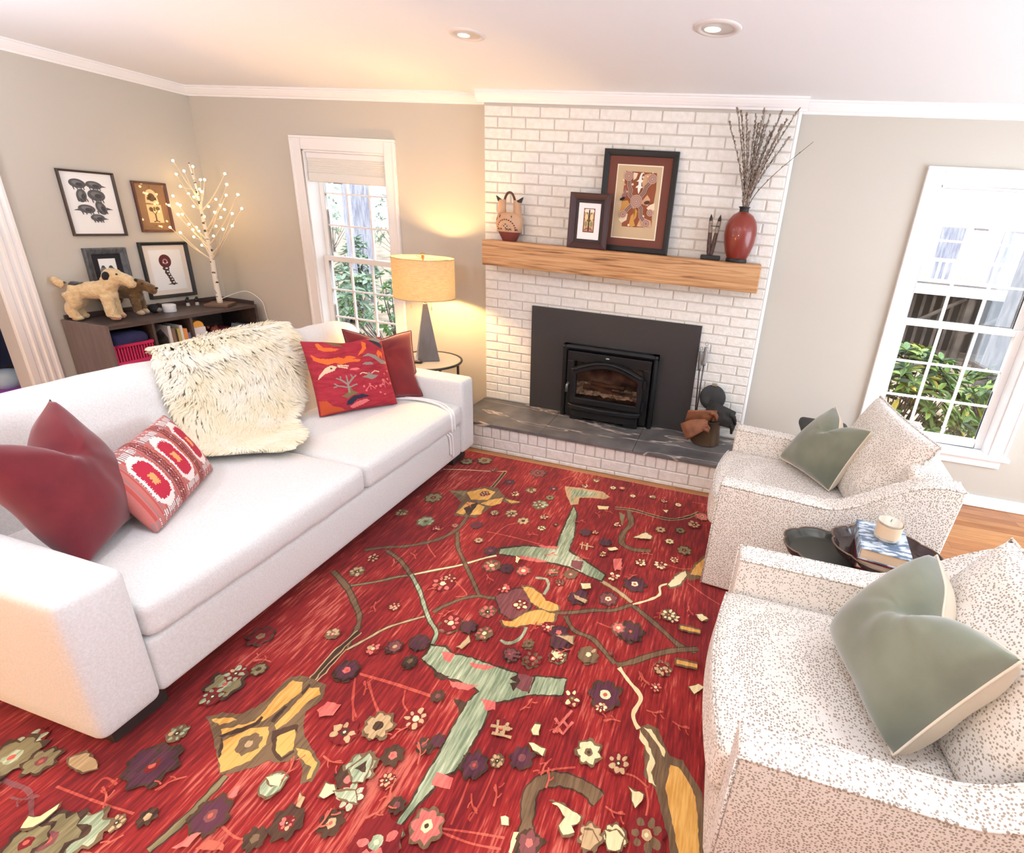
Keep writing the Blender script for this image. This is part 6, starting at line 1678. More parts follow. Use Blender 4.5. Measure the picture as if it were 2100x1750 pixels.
tg = thing('plush_toy', 'small red brown plush toy beside the white box in the bookcase', 'toy', (-2.30, -.385, .445)); mb.build('body', mat('rust_plush', (116, 58, 44), .95, bump=.4, bscale=120), tg, remesh=.006, msmooth=3)
mb = MB(); mb.box(-2.38, -2.26, -.325, -.225, .445, .575); t = thing('small_box', 'dark maroon box beside the plush toy in the bookcase', 'box', (-2.32, -.275, .445)); mb.build('carton', mat('maroon_box', (96, 32, 42), .6), t, bevel=.003)
for k in range(3):
    t = thing('disc_case', ['silver disc case leaning at the right end of the bookcase', 'middle grey disc case leaning at the right end of the bookcase', 'rearmost dark disc case leaning at the right end of the bookcase'][k], 'case', (-2.30, -.12+k*.02, .445))
    mb = MB(); mb.T = Matrix.Translation((-2.30, -.165+k*.035, .4485)) @ Matrix.Rotation(-.35, 4, 'X'); mb.box(-.07, .06, -.006, .006, 0, .135); mb.build('case', mat('disc_case_%d' % k, [(178, 182, 186), (120, 124, 128), (62, 64, 66)][k], .25), t, bevel=.002)

# toy dogs: one continuous plush body each
def fur(name, base, base2, patches):
    m = mat(name, base, .95, col2=base2, nscale=38, sheen=.4, bump=.6, bscale=150)
    nt = m.node_tree; b = nt.nodes['Principled BSDF']; cur = b.inputs['Base Color'].links[0].from_socket
    tc = nt.nodes.new('ShaderNodeTexCoord'); nz = nt.nodes.new('ShaderNodeTexNoise'); nz.inputs['Scale'].default_value = 60
    link(nt, tc.outputs['Object'], nz.inputs['Vector'])
    for c, r, col in patches:
        mp = nt.nodes.new('ShaderNodeVectorMath'); mp.operation = 'SUBTRACT'; mp.inputs[1].default_value = c
        dv = nt.nodes.new('ShaderNodeVectorMath'); dv.operation = 'DIVIDE'; dv.inputs[1].default_value = r
        ln = nt.nodes.new('ShaderNodeVectorMath'); ln.operation = 'LENGTH'
        ad = nt.nodes.new('ShaderNodeMath'); ad.operation = 'MULTIPLY_ADD'; ad.inputs[1].default_value = .5; 
        cr = nt.nodes.new('ShaderNodeValToRGB'); cr.color_ramp.elements[0].position = 1.16-.04; cr.color_ramp.elements[0].position = .60; cr.color_ramp.elements[0].color = (1, 1, 1, 1); cr.color_ramp.elements[1].position = .64; cr.color_ramp.elements[1].color = (0, 0, 0, 1)
        sc = nt.nodes.new('ShaderNodeMath'); sc.operation = 'MULTIPLY'; sc.inputs[1].default_value = .5
        mx = nt.nodes.new('ShaderNodeMixRGB'); mx.inputs['Color2'].default_value = rgba(col)
        link(nt, tc.outputs['Object'], mp.inputs[0]); link(nt, mp.outputs[0], dv.inputs[0]); link(nt, dv.outputs[0], ln.inputs[0])
        link(nt, nz.outputs['Fac'], ad.inputs[0]); link(nt, ln.outputs['Value'], ad.inputs[2]); link(nt, ad.outputs[0], sc.inputs[0]); link(nt, sc.outputs[0], cr.inputs['Fac'])
        link(nt, cr.outputs['Color'], mx.inputs['Fac']); link(nt, cur, mx.inputs['Color1']); cur = mx.outputs['Color']
    link(nt, cur, b.inputs['Base Color'])
    return m
tex = bpy.data.textures.new('fur_clumps', 'CLOUDS'); tex.noise_scale = .012
def dog(name, label, loc, rot, S, m, ear, head_dz=0, paw=None):
    t = thing(name, label, 'plush dog', loc, rot, group='plush dogs on the bookcase')
    mb = MB(); q = lambda *p: tuple(S*k for k in p)
    def T(pts, r): mb.tube([q(*p) for p in smooth_path(pts, 4)], [S*k for k in [lerp(r[min(int(i/4), len(r)-1)], r[min(int(i/4)+1, len(r)-1)], (i % 4)/4) for i in range((len(pts)-1)*4+1)]], 14)
    T([(-.105, 0, .210), (-.04, 0, .205), (.04, 0, .208), (.100, 0, .218)], [.058, .058, .063, .060])       # trunk, deeper at the chest
    mb.ball(q(.085, 0, .185), q(.056, .052, .062), 16, 10)
    T([(.095, 0, .235), (.118, 0, .275), (.130, 0, .305+head_dz)], [.056, .052, .050])                       # neck
    mb.ball(q(.138, 0, .312+head_dz), q(.056, .050, .050), 16, 10)                                            # skull
    T([(.150, 0, .308+head_dz), (.190, 0, .290+head_dz), (.232, 0, .272+head_dz)], [.044, .042, .038])       # square muzzle
    mb.ball(q(.225, 0, .262+head_dz), q(.036, .036, .038), 12, 8)
    for s in (-1, 1):
        T([(.088, s*.036, .18), (.092, s*.038, .10), (.094, s*.038, .03)], [.036, .033, .032])
        mb.ball(q(.112, s*.036, .022), q(.034, .025, .022), 12, 8)
        T([(-.098, s*.036, .20), (-.088, s*.038, .13), (-.118, s*.038, .085), (-.108, s*.038, .03)], [.050, .042, .033, .031])
        mb.ball(q(-.096, s*.038, .020), q(.034, .026, .020), 12, 8)
    T([(-.135, 0, .235), (-.170, 0, .262), (-.188, 0, .290)], [.026, .024, .016])                             # tail
    body = mb.build('body', m, t, local=True, remesh=.0065*S, msmooth=3)
    d = body.modifiers.new('fur', 'DISPLACE'); d.texture = tex; d.strength = .010*S; d.texture_coords = 'LOCAL'
    for s in (-1, 1):
        mb = MB(); mb.ball(q(.118, s*.046, .312+head_dz), q(.022, .010, .032), 12, 8, rot=Matrix.Rotation(.3, 3, 'Y')); mb.build('ear', ear, t, local=True, smooth=True)
        mb = MB(); mb.ball(q(.178, s*.040, .326+head_dz), q(.007, .006, .007), 8, 6); mb.build('eye', black_m, t, local=True, smooth=True)
    mb = MB(); mb.ball(q(.262, 0, .284+head_dz), q(.011, .013, .011), 10, 6); mb.build('nose', black_m, t, local=True, smooth=True)
    return t
cream_fur = fur('cream_fur', (232, 206, 160), (212, 180, 132), [((-.075, 0, .275), (.062, .08, .042), (30, 30, 38)), ((.112, 0, .008), (.06, .09, .024), (196, 140, 120))])
brown_fur = fur('brown_fur', (124, 92, 48), (92, 64, 32), [((.112, 0, .008), (.06, .09, .034), (196, 170, 140))])
black_ear = mat('black_plush', (30, 30, 34), .95); brown_ear = mat('brown_plush_ear', (104, 76, 38), .95)
BTZ = BT+.005
dog('plush_dog', 'cream plush terrier with a black saddle and ear standing on the bookcase', (-2.445, -1.015, BTZ), math.radians(36), .98, cream_fur, black_ear)
dog('plush_dog', 'brown plush dog standing behind the cream terrier on the bookcase', (-2.485, -.80, BTZ), math.radians(28), .80, brown_fur, brown_ear, head_dz=-.035)
wb = thing('round_box', 'small white round box on the bookcase beside the brown plush dog', 'box', (-2.40, -.58, BT)); MB().lathe([(0, 0), (.042, 0), (.044, .004), (.044, .038), (0, .038)], (-2.40, -.58, BT+.001), 28, cap=False).build('box_base', mat('white_tin', (240, 240, 242), .4), wb, smooth='auto'); MB().lathe([(0, .036), (.046, .036), (.046, .052), (.042, .056), (0, .056)], (-2.40, -.58, BT+.001), 28, cap=False).build('lid', MATS['white_tin'], wb, smooth='auto')
tk = thing('small_toy', 'small black and grey round toy on the bookcase in front of the brown plush dog', 'toy', (-2.42, -.665, BT)); mb = MB(); mb.ball((-2.43, -.665, BT+.034), (.036, .036, .034), 14, 10); mb.ball((-2.42, -.635, BT+.052), (.022, .022, .020), 10, 8); mb.build('body', MATS['black_plush'], tk, smooth=True)
mb = MB(); mb.ball((-2.402, -.65, BT+.024), (.018, .022, .018), 10, 8); mb.build('face', mat('grey_plush', (130, 120, 112), .9), tk, smooth=True)
for k, (x, yy) in enumerate(((-2.52, -.345), (-2.50, -.285))):
    t = thing('figurine', ['left of two tiny dark figurines with pale feet on the bookcase', 'right of two tiny dark figurines, the one nearer the lit tree'][k], 'figurine', (x, yy, BT), group='tiny figurines')
    MB().lathe([(0, .001), (.014, .001), (.012, .022), (.008, .026), (0, .026)], (x, yy, BT), 14, cap=False).build('stand', mat('clear_grey_stand', (196, 190, 184), .3) if 'clear_grey_stand' not in MATS else MATS['clear_grey_stand'], t, smooth='auto')
    mb = MB(); mb.ball((x, yy, BT+.042), (.014, .016, .020), 12, 8); mb.ball((x+.008, yy, BT+.062), .011, 10, 6); mb.build('body', black_m, t, smooth=True)

# ================================================================== LIGHTED TWIG TREE
tx, ty = -2.358, -.20
tr = thing('lighted_tree', 'white birch twig tree with small warm lights on the end of the bookcase', 'decorative tree', (tx, ty, BT))
birch = mat('birch_wrap', (238, 230, 214), .8, col2=(70, 60, 54), nscale=34, stretch=(.6, .6, 1.3), detail=2, lo=.60, hi=.64)
twig_m = mat('white_twig', (236, 222, 196), .7)
mb = MB(); mb.T = Matrix.Translation((tx, ty, BT+.001)) @ Matrix.Rotation(.5, 4, 'Z'); mb.box(-.085, .085, -.085, .085, 0, .022); mb.build('base', mat('walnut_block', (120, 92, 74), .6), tr, bevel=.003)
trunk = smooth_path([(tx, ty, BT+.02), (tx-.004, ty, .95), (tx+.006, ty, 1.15), (tx-.004, ty, 1.33), (tx+.002, ty-.01, 1.52), (tx-.02, ty, 1.70), (tx-.045, ty, 1.84)], 5)
mb = MB(); mb.tube(trunk, [lerp(.021, .004, (i/(len(trunk)-1))**1.1) for i in range(len(trunk))], 12); mb.build('trunk', birch, tr, smooth=True)
BUL = [Vector(p) for p in BULBS]
def tp(z): return min(trunk, key=lambda p: abs(p.z-z))
nodes = []
mains = []
for i, b in enumerate(BUL):
    d = math.hypot(b.x-tx, b.y-ty)
    if d > .19 or b.z > 1.72: mains.append(i)
samples = []
def branch(a, b, r0, r1, bow):
    mid = a.lerp(b, .5)+Vector((0, 0, bow)); pts = smooth_path([a, mid, b], 5)
    mb = MB(); mb.tube(pts, [lerp(r0, r1, k/(len(pts)-1)) for k in range(len(pts))], 6); mb.build('twig', twig_m, tr, smooth=True); return pts
for i in mains:
    b = BUL[i]; d = math.hypot(b.x-tx, b.y-ty); samples += branch(tp(max(1.12, b.z-.16-.55*d)), b, .0055, .002, -.02)
for i, b in enumerate(BUL):
    if i in mains: continue
    c = [p for p in samples+trunk if p.z < b.z-.01 and p.z > 1.05]
    branch(min(c, key=lambda p: (p-b).length), b, .003, .0015, -.005)
tiny = mat('fairy_light', (255, 240, 210), .4, emit=(255, 214, 150), estr=22)
for b in BUL:
    mb = MB(); mb.ball(b, (.0085, .0085, .0085), 10, 6); mb.build('fairy_light', tiny, tr, smooth=True)
mb = MB(); mb.tube(smooth_path([(tx+.02, ty, BT+.06), (tx+.03, .02, BT+.10), (tx+.16, .045, BT+.03), (-2.185, .06, .66), (-2.17, .064, .50), (-2.19, .068, .25)], 6), .003, 6); mb.build('power_cord', trim_m, tr, smooth=True)

# ================================================================== BEYOND THE DOORWAY
mb = MB(); softbox(mb, -3.75, -3.0, -1.75, -0.95, .001, .17, .07, (0, 0, .03), n=8, nz=.02); t = thing('floor_cushion', 'purple floor cushion seen through the doorway at the left edge', 'cushion', (-3.3, -1.3, 0)); mb.build('cover', mat('orchid_cloth', (170, 84, 172), .9), t, smooth=True)
mb = MB(); mb.ball((-3.36, -1.42, .30), (.17, .19, .13), 20, 14); mb.ball((-3.22, -1.22, .24), (.10, .12, .08), 16, 10); t = thing('plush_ball', 'pale blue and white plush heap on the purple cushion through the doorway', 'plush', (-3.3, -1.35, .17)); mb.build('fleece', mat('pale_blue_fleece', (226, 238, 248), .95, col2=(170, 212, 236), nscale=6), t, remesh=.012, msmooth=3)
# ================================================================== OUTSIDE THE WINDOWS
GZ = -0.45
mb = MB(); mb.box(-30, 34, WD+.2, 45, GZ-.1, GZ)
gnd = struct(mb.build('ground_outside', mat('leaf_litter', (176, 160, 140), .95, col2=(128, 112, 96), nscale=3)))
bark = mat('grey_bark', (120, 112, 112), .95, col2=(72, 66, 68), nscale=9, stretch=(3, 3, .5), bump=.8, bscale=22, bstretch=(3, 3, .5))
farb = mat('hazed_far_bark', (176, 178, 190), .95, col2=(134, 137, 154), nscale=6, stretch=(3, 3, .5))  # distance haze put into the bark colour, paler and bluer
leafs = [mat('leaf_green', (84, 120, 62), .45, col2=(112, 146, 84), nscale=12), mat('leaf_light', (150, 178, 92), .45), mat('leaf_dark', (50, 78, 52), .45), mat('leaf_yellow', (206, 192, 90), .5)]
evg = [mat('hazed_evergreen_mid', (150, 172, 150), .7), mat('hazed_evergreen_dark', (122, 148, 132), .7)]  # greens paled to carry the haze in their colour
def leaf(mb, p, d, up, L, W, mi):
    d = d.normalized(); s = d.cross(up)
    if s.length < 1e-4: s = d.orthogonal()
    s.normalize(); n = s.cross(d)
    q = [p, p+d*L*.3+s*W*.5+n*.006, p+d*L*.7+s*W*.42+n*.002, p+d*L-n*L*.12, p+d*L*.7-s*W*.42+n*.002, p+d*L*.3-s*W*.5+n*.006, p+d*L*.35-n*.008, p+d*L*.7-n*.012]
    mb.add(q, [(0, 1, 6), (1, 2, 7, 6), (2, 3, 7), (0, 6, 5), (6, 7, 4, 5), (7, 3, 4)], mi)
def shrub(label, c, r, n, ms, L=.13, W=.045, seed=1, group=None, name='leafy_shrub'):
    rg = random.Random(seed); t = thing(name, label, 'shrub', (c[0], c[1], GZ), group=group); mb = MB(); sb = MB()
    for k in range(int(n/9)):
        th = rg.uniform(0, 2*PI); ph = math.acos(rg.uniform(-.55, 1)); rr = rg.uniform(.55, 1)**.6
        o = Vector((c[0]+r[0]*rr*math.sin(ph)*math.cos(th), c[1]+r[1]*rr*math.sin(ph)*math.sin(th), c[2]+r[2]*rr*math.cos(ph)))
        out = (o-Vector((c[0], c[1], c[2]-r[2]*.6))).normalized()
        if k % 3 == 0: sb.tube([(c[0]+rg.uniform(-.1, .1), c[1]+rg.uniform(-.1, .1), GZ), o-out*.25-Vector((0, 0, .1)), o], [.012, .007, .004], 5)
        for j in range(9):
            a = j*2*PI/9+rg.random(); s = out.orthogonal().normalized(); b = out.cross(s)
            d = s*math.cos(a)+b*math.sin(a)+out*rg.uniform(-.1, .7)
            leaf(mb, o, d, out, L*rg.uniform(.7, 1.2), W*rg.uniform(.8, 1.2), rg.choices(range(len(ms)), weights=[12, 6, 7, 1][:len(ms)])[0])
    f = mb.build('foliage', ms, t); f['kind'] = 'stuff'; sb.build('stems', bark, t, smooth=True)
    return t
shrub('glossy leaved green shrub right outside the window behind the armchairs', (3.45, 1.45, .18), (.72, .5, .66), 1700, leafs, seed=2)
shrub('glossy leaved shrub with yellowing leaves at the right of the right window', (4.85, 2.1, .12), (.66, .5, .70), 1200, leafs[:2]+[leafs[2], leafs[3]], seed=5)
shrub('low dark leaved shrub outside the left window', (-2.6, 2.4, .15), (1.0, .6, .65), 900, [leafs[0], evg[1], evg[0]], L=.09, W=.03, seed=8)
def tree(label, x, y, r, h, m, lean=0, seed=0, limbs=5, group='trees in the woods outside'):
    rg = random.Random(seed); t = thing('bare_tree', label, 'tree', (x, y, GZ), group=group)
    pts = smooth_path([(x, y, GZ-.02), (x+lean*.3, y, GZ+h*.3), (x+lean*.6+rg.uniform(-.1, .1), y, GZ+h*.65), (x+lean, y, GZ+h)], 5)
    mb = MB(); mb.tube(pts, [r*lerp(1.15, .35, (i/(len(pts)-1))) for i in range(len(pts))], 14); mb.build('trunk', m, t, smooth=True)
    for k in range(limbs):
        p = pts[rg.randrange(5, len(pts)-1)]; a = rg.uniform(0, 2*PI); L = rg.uniform(.4, .9)
        e = p+Vector((math.cos(a)*L, math.sin(a)*L*.5, L*rg.uniform(.3, .9)))
        mb = MB(); mb.tube(smooth_path([p, p.lerp(e, .5)+Vector((0, 0, -.1)), e], 4), [r*.35*(1-k2/9*.85) for k2 in range(9)], 8); mb.build('limb', m, t, smooth=True)
    return t
tree('thick rough barked tree trunk outside the right window, nearest the glass', 5.12, 3.5, .155, 7, bark, .05, 3, group=None)
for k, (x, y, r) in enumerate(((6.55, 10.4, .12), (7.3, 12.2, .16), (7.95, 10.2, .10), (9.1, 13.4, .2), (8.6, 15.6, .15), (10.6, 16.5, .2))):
    tree('haze-paled bare tree in the woods beyond the deck', x, y, r, 10, farb, .1*k-.2, 30+k)
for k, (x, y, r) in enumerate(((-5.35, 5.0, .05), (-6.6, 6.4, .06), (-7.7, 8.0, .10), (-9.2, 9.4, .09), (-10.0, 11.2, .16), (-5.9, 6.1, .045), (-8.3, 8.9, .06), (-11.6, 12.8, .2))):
    tree('haze-paled bare tree in the woods seen through the left window', x, y, r, 10, farb, .12*k-.3, 60+k)
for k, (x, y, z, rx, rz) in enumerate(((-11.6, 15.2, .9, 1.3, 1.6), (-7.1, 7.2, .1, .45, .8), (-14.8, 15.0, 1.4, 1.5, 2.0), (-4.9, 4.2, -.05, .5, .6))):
    shrub('loose haze-paled evergreen bush in the woods seen through the left window', (x, y, z), (rx, rx*.7, rz), 520, evg, L=.22, W=.06, seed=40+k, group='evergreen bushes in the woods', name='evergreen_bush')
# neighbour's deck
wdk = mat('white_deck_paint', (240, 240, 240), .5); wood = mat('weathered_deck_timber', (92, 82, 74), .9, col2=(58, 52, 48), nscale=4)
dk = thing('deck', 'raised wooden deck with white railing beyond the right window', 'deck', (6.6, 7.6, GZ))
x0, x1, yd = 5.0, 9.2, 7.0
mb = MB(); mb.box(x0, x1, yd, yd+1.8, .88, .96); mb.build('deck_floor', wood, dk)
mb = MB(); mb.box(x0-.03, x1, yd-.04, yd, .84, 1.02); mb.build('fascia', wdk, dk)
mb = MB(); mb.box(x0, x1, yd-.03, yd+.03, 1.42, 1.48); mb.box(x0, x1, yd-.02, yd+.02, 1.08, 1.12); mb.build('railing', wdk, dk)
for k in range(38):
    x = x0+.06+k*.11; mb = MB(); mb.box(x-.018, x+.018, yd-.015, yd+.015, 1.12, 1.42); mb.build('baluster', wdk, dk)
for k in range(5):
    x = x0+.05+k*1.03
    mb = MB(); mb.box(x-.05, x+.05, yd, yd+.1, GZ, .88); mb.build('post', wood, dk)
    mb = MB(); mb.tube([(x, yd+.05, .15), (x+.95, yd+.05, .82)], .035, 6); mb.build('brace', wood, dk)
mb = MB()
for k in range(26): mb.box(x0+k*.165, x0+k*.165+.05, yd+.12, yd+.14, GZ, .85)
mb.build('lattice', wood, dk)
mb = MB(); mb.box(x0, x1, yd+1.7, yd+1.8, GZ, .88); mb.build('rear_skirt', mat('dark_under_deck', (58, 50, 44), .9), dk)

# ================================================================== RUG
def rug_mat(name, c1, c2, c3=None):
    m = bpy.data.materials.new(name); m.use_nodes = True
    nt = m.node_tree; b = nt.nodes['Principled BSDF']; b.inputs['Roughness'].default_value = .95; b.inputs['Specular IOR Level'].default_value = .15; b.inputs['Sheen Weight'].default_value = .15
    tc = nt.nodes.new('ShaderNodeTexCoord'); mp = nt.nodes.new('ShaderNodeMapping'); mp.inputs['Scale'].default_value = (95, 9, 1)
    n = nt.nodes.new('ShaderNodeTexNoise'); n.inputs['Scale'].default_value = 1; n.inputs['Detail'].default_value = 3; n.inputs['Roughness'].default_value = .6
    r = nt.nodes.new('ShaderNodeValToRGB'); e = r.color_ramp.elements; e[0].position = .36; e[0].color = rgba(c1); e[1].position = .60; e[1].color = rgba(c2)
    if c3: x = r.color_ramp.elements.new(.74); x.color = rgba(c3)
    mp2 = nt.nodes.new('ShaderNodeMapping'); mp2.inputs['Scale'].default_value = (2.2, 1.0, 1)
    n2 = nt.nodes.new('ShaderNodeTexNoise'); n2.inputs['Scale'].default_value = 1.6; n2.inputs['Detail'].default_value = 3
    ad = nt.nodes.new('ShaderNodeMath'); ad.operation = 'MULTIPLY_ADD'; ad.inputs[1].default_value = .9; ad.inputs[2].default_value = -.45
    su = nt.nodes.new('ShaderNodeMath'); su.operation = 'ADD'
    link(nt, tc.outputs['Object'], mp.inputs['Vector']); link(nt, mp.outputs['Vector'], n.inputs['Vector']); link(nt, tc.outputs['Object'], mp2.inputs['Vector']); link(nt, mp2.outputs['Vector'], n2.inputs['Vector'])
    link(nt, n2.outputs['Fac'], ad.inputs[0]); link(nt, ad.outputs[0], su.inputs[1]); link(nt, n.outputs['Fac'], su.inputs[0]); link(nt, su.outputs[0], r.inputs['Fac']); link(nt, r.outputs['Color'], b.inputs['Base Color'])
    bp = nt.nodes.new('ShaderNodeBump'); bp.inputs['Strength'].default_value = .25; bp.inputs['Distance'].default_value = .004
    link(nt, n.outputs['Fac'], bp.inputs['Height']); link(nt, bp.outputs['Normal'], b.inputs['Normal'])
    return m
RM = {'r': rug_mat('rug_red', (112, 28, 30), (158, 44, 40), (204, 106, 88)), 'k': rug_mat('rug_dark_brown', (58, 40, 32), (88, 64, 48)), 'b': rug_mat('rug_brown', (98, 76, 54), (128, 102, 74)), 's': rug_mat('rug_sage', (118, 130, 100), (176, 184, 148), (216, 218, 184)),
      'c': rug_mat('rug_cream', (232, 212, 156), (246, 230, 182)), 'g': rug_mat('rug_gold', (206, 150, 72), (232, 182, 102)), 'p': rug_mat('rug_pink', (196, 92, 84), (222, 124, 110)), 'u': rug_mat('rug_purple', (74, 40, 52), (98, 54, 66)),
      'm': rug_mat('rug_mauve', (112, 62, 62), (140, 82, 78)), 'o': rug_mat('rug_olive', (116, 104, 72), (146, 132, 94)), 't': rug_mat('rug_tan', (178, 146, 104), (206, 174, 130)), 'l': rug_mat('rug_salmon', (176, 66, 54), (206, 104, 82)), 'd': rug_mat('rug_maroon', (104, 26, 30), (132, 38, 38))}
RK = list(RM); RX0, RX1, RY0, RY1, RZ = -1.35, 2.42, -4.6, -0.540, 0.011
rug = thing('rug', 'large red handmade rug with flowers and vines between the sofa and armchairs', 'rug', (0.6, -2.5, 0))
mb = MB(); mb.box(RX0, RX1, RY0, RY1, 0.0005, RZ, RK.index('r'))
lay = [RZ]
rr = random.Random(12)
def rp(c, pts, ragged=False):
    lay[0] += .000012
    # drop repeated points, then lay the shape on the pile
    q = [pts[0]]
    for p in pts[1:]:
        if abs(p[0]-q[-1][0])+abs(p[1]-q[-1][1]) > 1e-4: q.append(p)
    if ragged and len(q) > 2:                  # knotted edges wander a little
        o = []
        for a, b in zip(q, q[1:]+q[:1]):
            n = max(1, int(math.hypot(b[0]-a[0], b[1]-a[1])/.011))
            for k in range(n): o.append((lerp(a[0], b[0], k/n)+rr.uniform(-.0022, .0022), lerp(a[1], b[1], k/n)+rr.uniform(-.0032, .0032)))
        q = o
    if len(q) > 2: mb.poly([(x, y, lay[0]) for x, y in q], RK.index(c))
def rline(c, pts, w, edge=None):
    w *= .72; P = smooth_path([(x, y, 0) for x, y in pts], 6); n = len(P); A = []; B = []
    for wd, cc in (((w+.009, edge), (w, c)) if edge else ((w, c),)):
        A = []; B = []
        for i in range(n):
            t = P[min(i+1, n-1)]-P[max(i-1, 0)]; L = t.length or 1; nx, ny = -t.y/L, t.x/L
            k = wd/2*(1+.5*noise.noise(Vector((P[i].x*38, P[i].y*38, 1)))); nx += .15*noise.noise(Vector((P[i].x*60, P[i].y*60, 4))); A.append((P[i].x+nx*k, P[i].y+ny*k)); B.append((P[i].x-nx*k, P[i].y-ny*k))
        lay[0] += .000012
        for i in range(n-1): mb.poly([(A[i][0], A[i][1], lay[0]), (A[i+1][0], A[i+1][1], lay[0]), (B[i+1][0], B[i+1][1], lay[0]), (B[i][0], B[i][1], lay[0])], RK.index(cc))
def wob(x, y, s, lobes, amp, n=30, jit=.11, el=1.0, rot=0.0):
    out = []
    for k in range(n):
        q = k*2*PI/n; r = s*(1-amp+amp*abs(math.cos(lobes*q/2)))*(1+rr.uniform(-jit, jit))
        a, b = r*math.cos(q), r*el*math.sin(q); out.append((x+a*math.cos(rot)-b*math.sin(rot), y+a*math.sin(rot)+b*math.cos(rot)))
    return out
def flower(c, c2, x, y, s, petals=7, edge=True):
    kind = rr.random(); rot = rr.random()*3
    dark = c in 'ukmod'
    if dark or kind < .3:                       # solid lobed blossom
        if edge and c != 'k': rp('k' if dark else 'b', wob(x, y, s*1.08, petals, .26, rot=rot))
        rp(c, wob(x, y, s*.90, petals, .30, rot=rot))
        if c2:
            rp(c2, wob(x, y, s*.34, 5, .2, 14))
            if s > .04: rp('l' if dark else 'k', wob(x, y, s*.14, 4, .1, 8))
    else:                                       # loose petals knotted round a heart
        if edge: rp('d' if kind < .75 else 'b', wob(x, y, s*1.06, petals, .16, rot=rot))
        for k in range(petals):
            q = rot+k*2*PI/petals+rr.uniform(-.18, .18); f = .64+rr.uniform(-.13, .13)
            if rr.random() < .9: rp(c if rr.random() < .85 else 't', wob(x+s*f*math.cos(q), y+s*f*math.sin(q), s*rr.uniform(.20, .36), 3, .15, 10, .2, rr.uniform(.6, .95), q))
        rp(c2 or 'k', wob(x, y, s*.30, 5, .15, 12)); rp('c' if c != 'c' else 'g', wob(x, y, s*.12, 4, .1, 8))
def blotch(c, x, y, s, seed=0):
    rg = random.Random(seed); k0 = [rg.uniform(.55, 1.1) for _ in range(14)]
    rp(c, [(x+s*k0[k]*math.cos(k*2*PI/14), y+s*1.2*k0[k]*math.sin(k*2*PI/14)) for k in range(14)])
def sprig(c, x, y, s, seed=0):
    rg = random.Random(seed); a = rg.uniform(0, 6.3)
    rline(c, [(x, y), (x+s*.6*math.cos(a), y+s*.6*math.sin(a)), (x+s*1.2*math.cos(a+.2), y+s*1.2*math.sin(a+.2))], .007)
    for k in range(3):
        f = .35+.25*k; e = 1 if k % 2 else -1
        px, py = x+s*1.2*f*math.cos(a), y+s*1.2*f*math.sin(a)
        rline(c, [(px, py), (px+s*.22*math.cos(a+e*.9), py+s*.22*math.sin(a+e*.9)), (px+s*.42*math.cos(a+e*.7), py+s*.42*math.sin(a+e*.7))], .0055)
for cmd in RUG:
    if cmd[0] == 'P': rp(cmd[1], cmd[2], True)
    elif cmd[0] == 'L': rline(cmd[1], cmd[2], cmd[3], cmd[4] if len(cmd) > 4 else None)
    elif cmd[0] == 'F': flower(cmd[1], cmd[2], cmd[3][0], cmd[3][1], cmd[4], cmd[5] if len(cmd) > 5 else 7)
    elif cmd[0] == 'B': blotch(cmd[1], cmd[2][0], cmd[2][1], cmd[3], int(cmd[2][0]*1000))
    elif cmd[0] == 'S': sprig(cmd[1], cmd[2][0], cmd[2][1], cmd[3], int(cmd[2][1]*1000))
mb.build('pile', [RM[k] for k in RK], rug)

# ================================================================== LIGHT
w = bpy.data.worlds.new('overcast_sky'); SC.world = w; w.use_nodes = True
nt = w.node_tree; bg = nt.nodes['Background']
tc = nt.nodes.new('ShaderNodeTexCoord'); sx = nt.nodes.new('ShaderNodeSeparateXYZ'); cr = nt.nodes.new('ShaderNodeValToRGB')
cr.color_ramp.elements[0].position = 0.0; cr.color_ramp.elements[0].color = (0.86, 0.92, 1.0, 1); cr.color_ramp.elements[1].position = .6; cr.color_ramp.elements[1].color = (0.90, 0.95, 1.0, 1)
link(nt, tc.outputs['Generated'], sx.inputs[0]); link(nt, sx.outputs['Z'], cr.inputs['Fac']); link(nt, cr.outputs['Color'], bg.inputs['Color'])
bg.inputs['Strength'].default_value = SKY
def portal(loc, rot, sx_, sy_):
    l = bpy.data.lights.new('window_portal', 'AREA'); l.shape = 'RECTANGLE'; l.size = sx_; l.size_y = sy_; l.cycles.is_portal = True
    o = bpy.data.objects.new('window_portal', l); COL.objects.link(o); o.location = loc; o.rotation_euler = rot
for a, b in WIN: portal(((a+b)/2, WD+.2, 1.19), (PI/2, 0, PI), .74, 1.62)
dl = bpy.data.lights.new('daylight_stand_in', 'AREA'); dl.shape = 'RECTANGLE'; dl.size = 2.6; dl.size_y = 1.75; dl.energy = DAYW; dl.color = (.70, .83, 1.0)  # added area lamp standing in for daylight at the unseen right window
do = bpy.data.objects.new('daylight_stand_in', dl); COL.objects.link(do); do.location = (XR2+.10, -1.7, 1.22); do.rotation_euler = (PI/2, 0, PI/2)
def lamp_light(name, loc, power, col, size, kind='POINT'):
    l = bpy.data.lights.new(name, kind); l.energy = power; l.color = lin(col)
    if kind == 'POINT': l.shadow_soft_size = size
    else: l.shape = 'DISK'; l.size = size
    o = bpy.data.objects.new(name, l); COL.objects.link(o); o.location = loc; return o
for s in (-1, 1): lamp_light('lamp_bulb_light', (lx+s*.055, ly, 1.125), LAMPW, (255, 200, 128), .03)
for p in ((-2.30, -.27, 1.55), (-2.45, -.30, 1.45), (-2.22, -.22, 1.42)): lamp_light('tree_glow', p, TREEW, (255, 184, 96), .12)
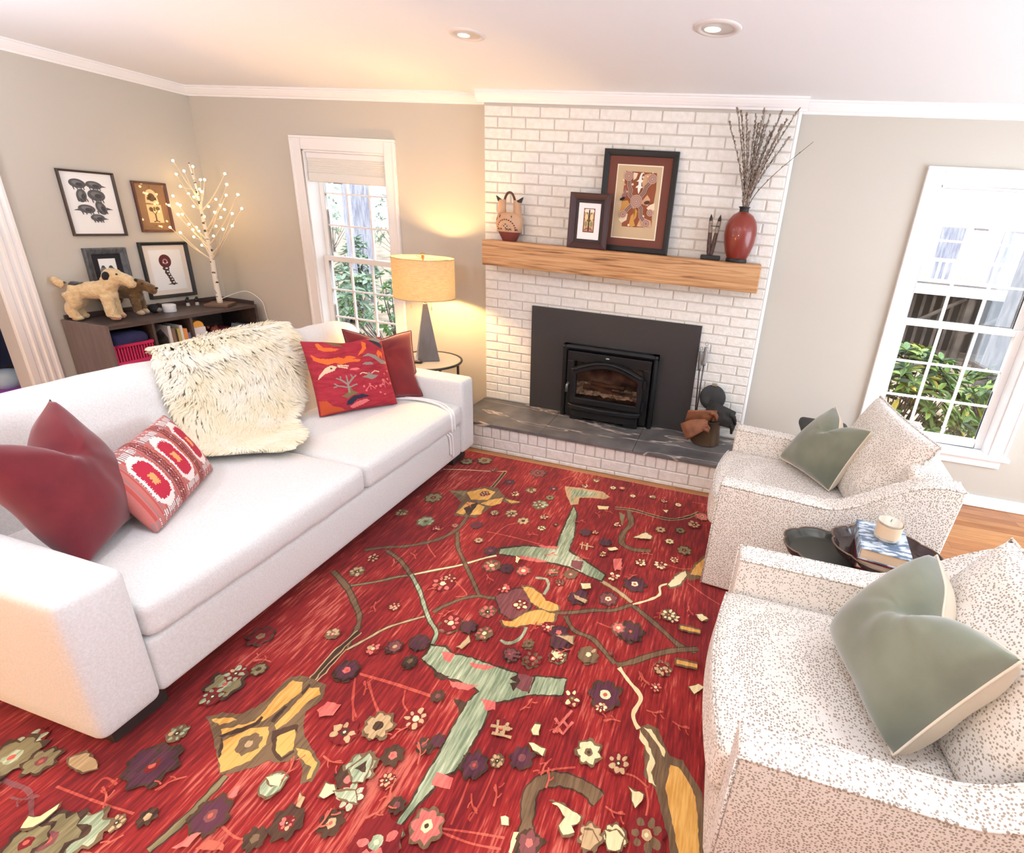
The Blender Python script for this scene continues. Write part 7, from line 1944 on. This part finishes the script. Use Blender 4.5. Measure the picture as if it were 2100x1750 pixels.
# fill lamps added out of view under the ceiling, without fixtures
for x, y in ((1.7, -3.0), (3.0, -2.4), (.35, -2.6), (-1.3, -2.6)):
    o = lamp_light('overhead_fill_light', (x, y, CZ-.02), OVERHEADW, (236, 243, 255), .15, 'AREA')
# a warm lamp in the unseen corner behind the sofa
lamp_light('corner_lamp_light', (-0.9, -4.7, .5), CORNW, (255, 202, 108), .15)
for p in ((1.2, -4.0, 1.3, 1.05), (4.0, -2.5, 1.25, .34), (-1.7, -2.9, 1.25, .72)):      # lamps added out of view, aimed up for ceiling bounce fill
    o = lamp_light('ceiling_bounce_fill', p[:3], BOUNCEW*p[3], (226, 238, 255), .35, 'AREA'); o.rotation_euler = (PI, 0, 0)

# ================================================================== CAMERA
cam = bpy.data.cameras.new('camera'); co = bpy.data.objects.new('camera', cam); COL.objects.link(co); SC.camera = co
yaw, pitch, roll = 0.22853, 0.35589, -0.07994
f = Vector((-math.sin(yaw)*math.cos(pitch), math.cos(yaw)*math.cos(pitch), -math.sin(pitch))); r = Vector((math.cos(yaw), math.sin(yaw), 0)); d = f.cross(r)
r2 = r*math.cos(roll)+d*math.sin(roll); d2 = -r*math.sin(roll)+d*math.cos(roll)
Mx = Matrix(((r2.x, -d2.x, -f.x, 1.7873), (r2.y, -d2.y, -f.y, -3.4747), (r2.z, -d2.z, -f.z, 1.65615), (0, 0, 0, 1)))
co.matrix_world = Mx
cam.sensor_fit = 'HORIZONTAL'; cam.sensor_width = 36; cam.lens = 1010.85*36/2100
cam.shift_x = (1050-1234.0)/2100; cam.shift_y = (829.375-875)/2100
cam.clip_start = .02; cam.clip_end = 200
SC.view_settings.view_transform = 'Standard'; SC.view_settings.look = 'None'; SC.view_settings.gamma = 1.0; SC.view_settings.use_curve_mapping = False
SC.view_settings.exposure = EXPO
try:
    SC.cycles.use_denoising = True; SC.cycles.denoiser = 'OPENIMAGEDENOISE'
    SC.cycles.max_bounces = 7; SC.cycles.diffuse_bounces = 4; SC.cycles.use_adaptive_sampling = True; SC.cycles.adaptive_threshold = 0.06; SC.cycles.adaptive_min_samples = 16; SC.cycles.glossy_bounces = 3; SC.cycles.transmission_bounces = 6; SC.cycles.transparent_max_bounces = 16
    SC.cycles.sample_clamp_indirect = 6.0; SC.cycles.caustics_reflective = False; SC.cycles.caustics_refractive = False
except Exception: pass
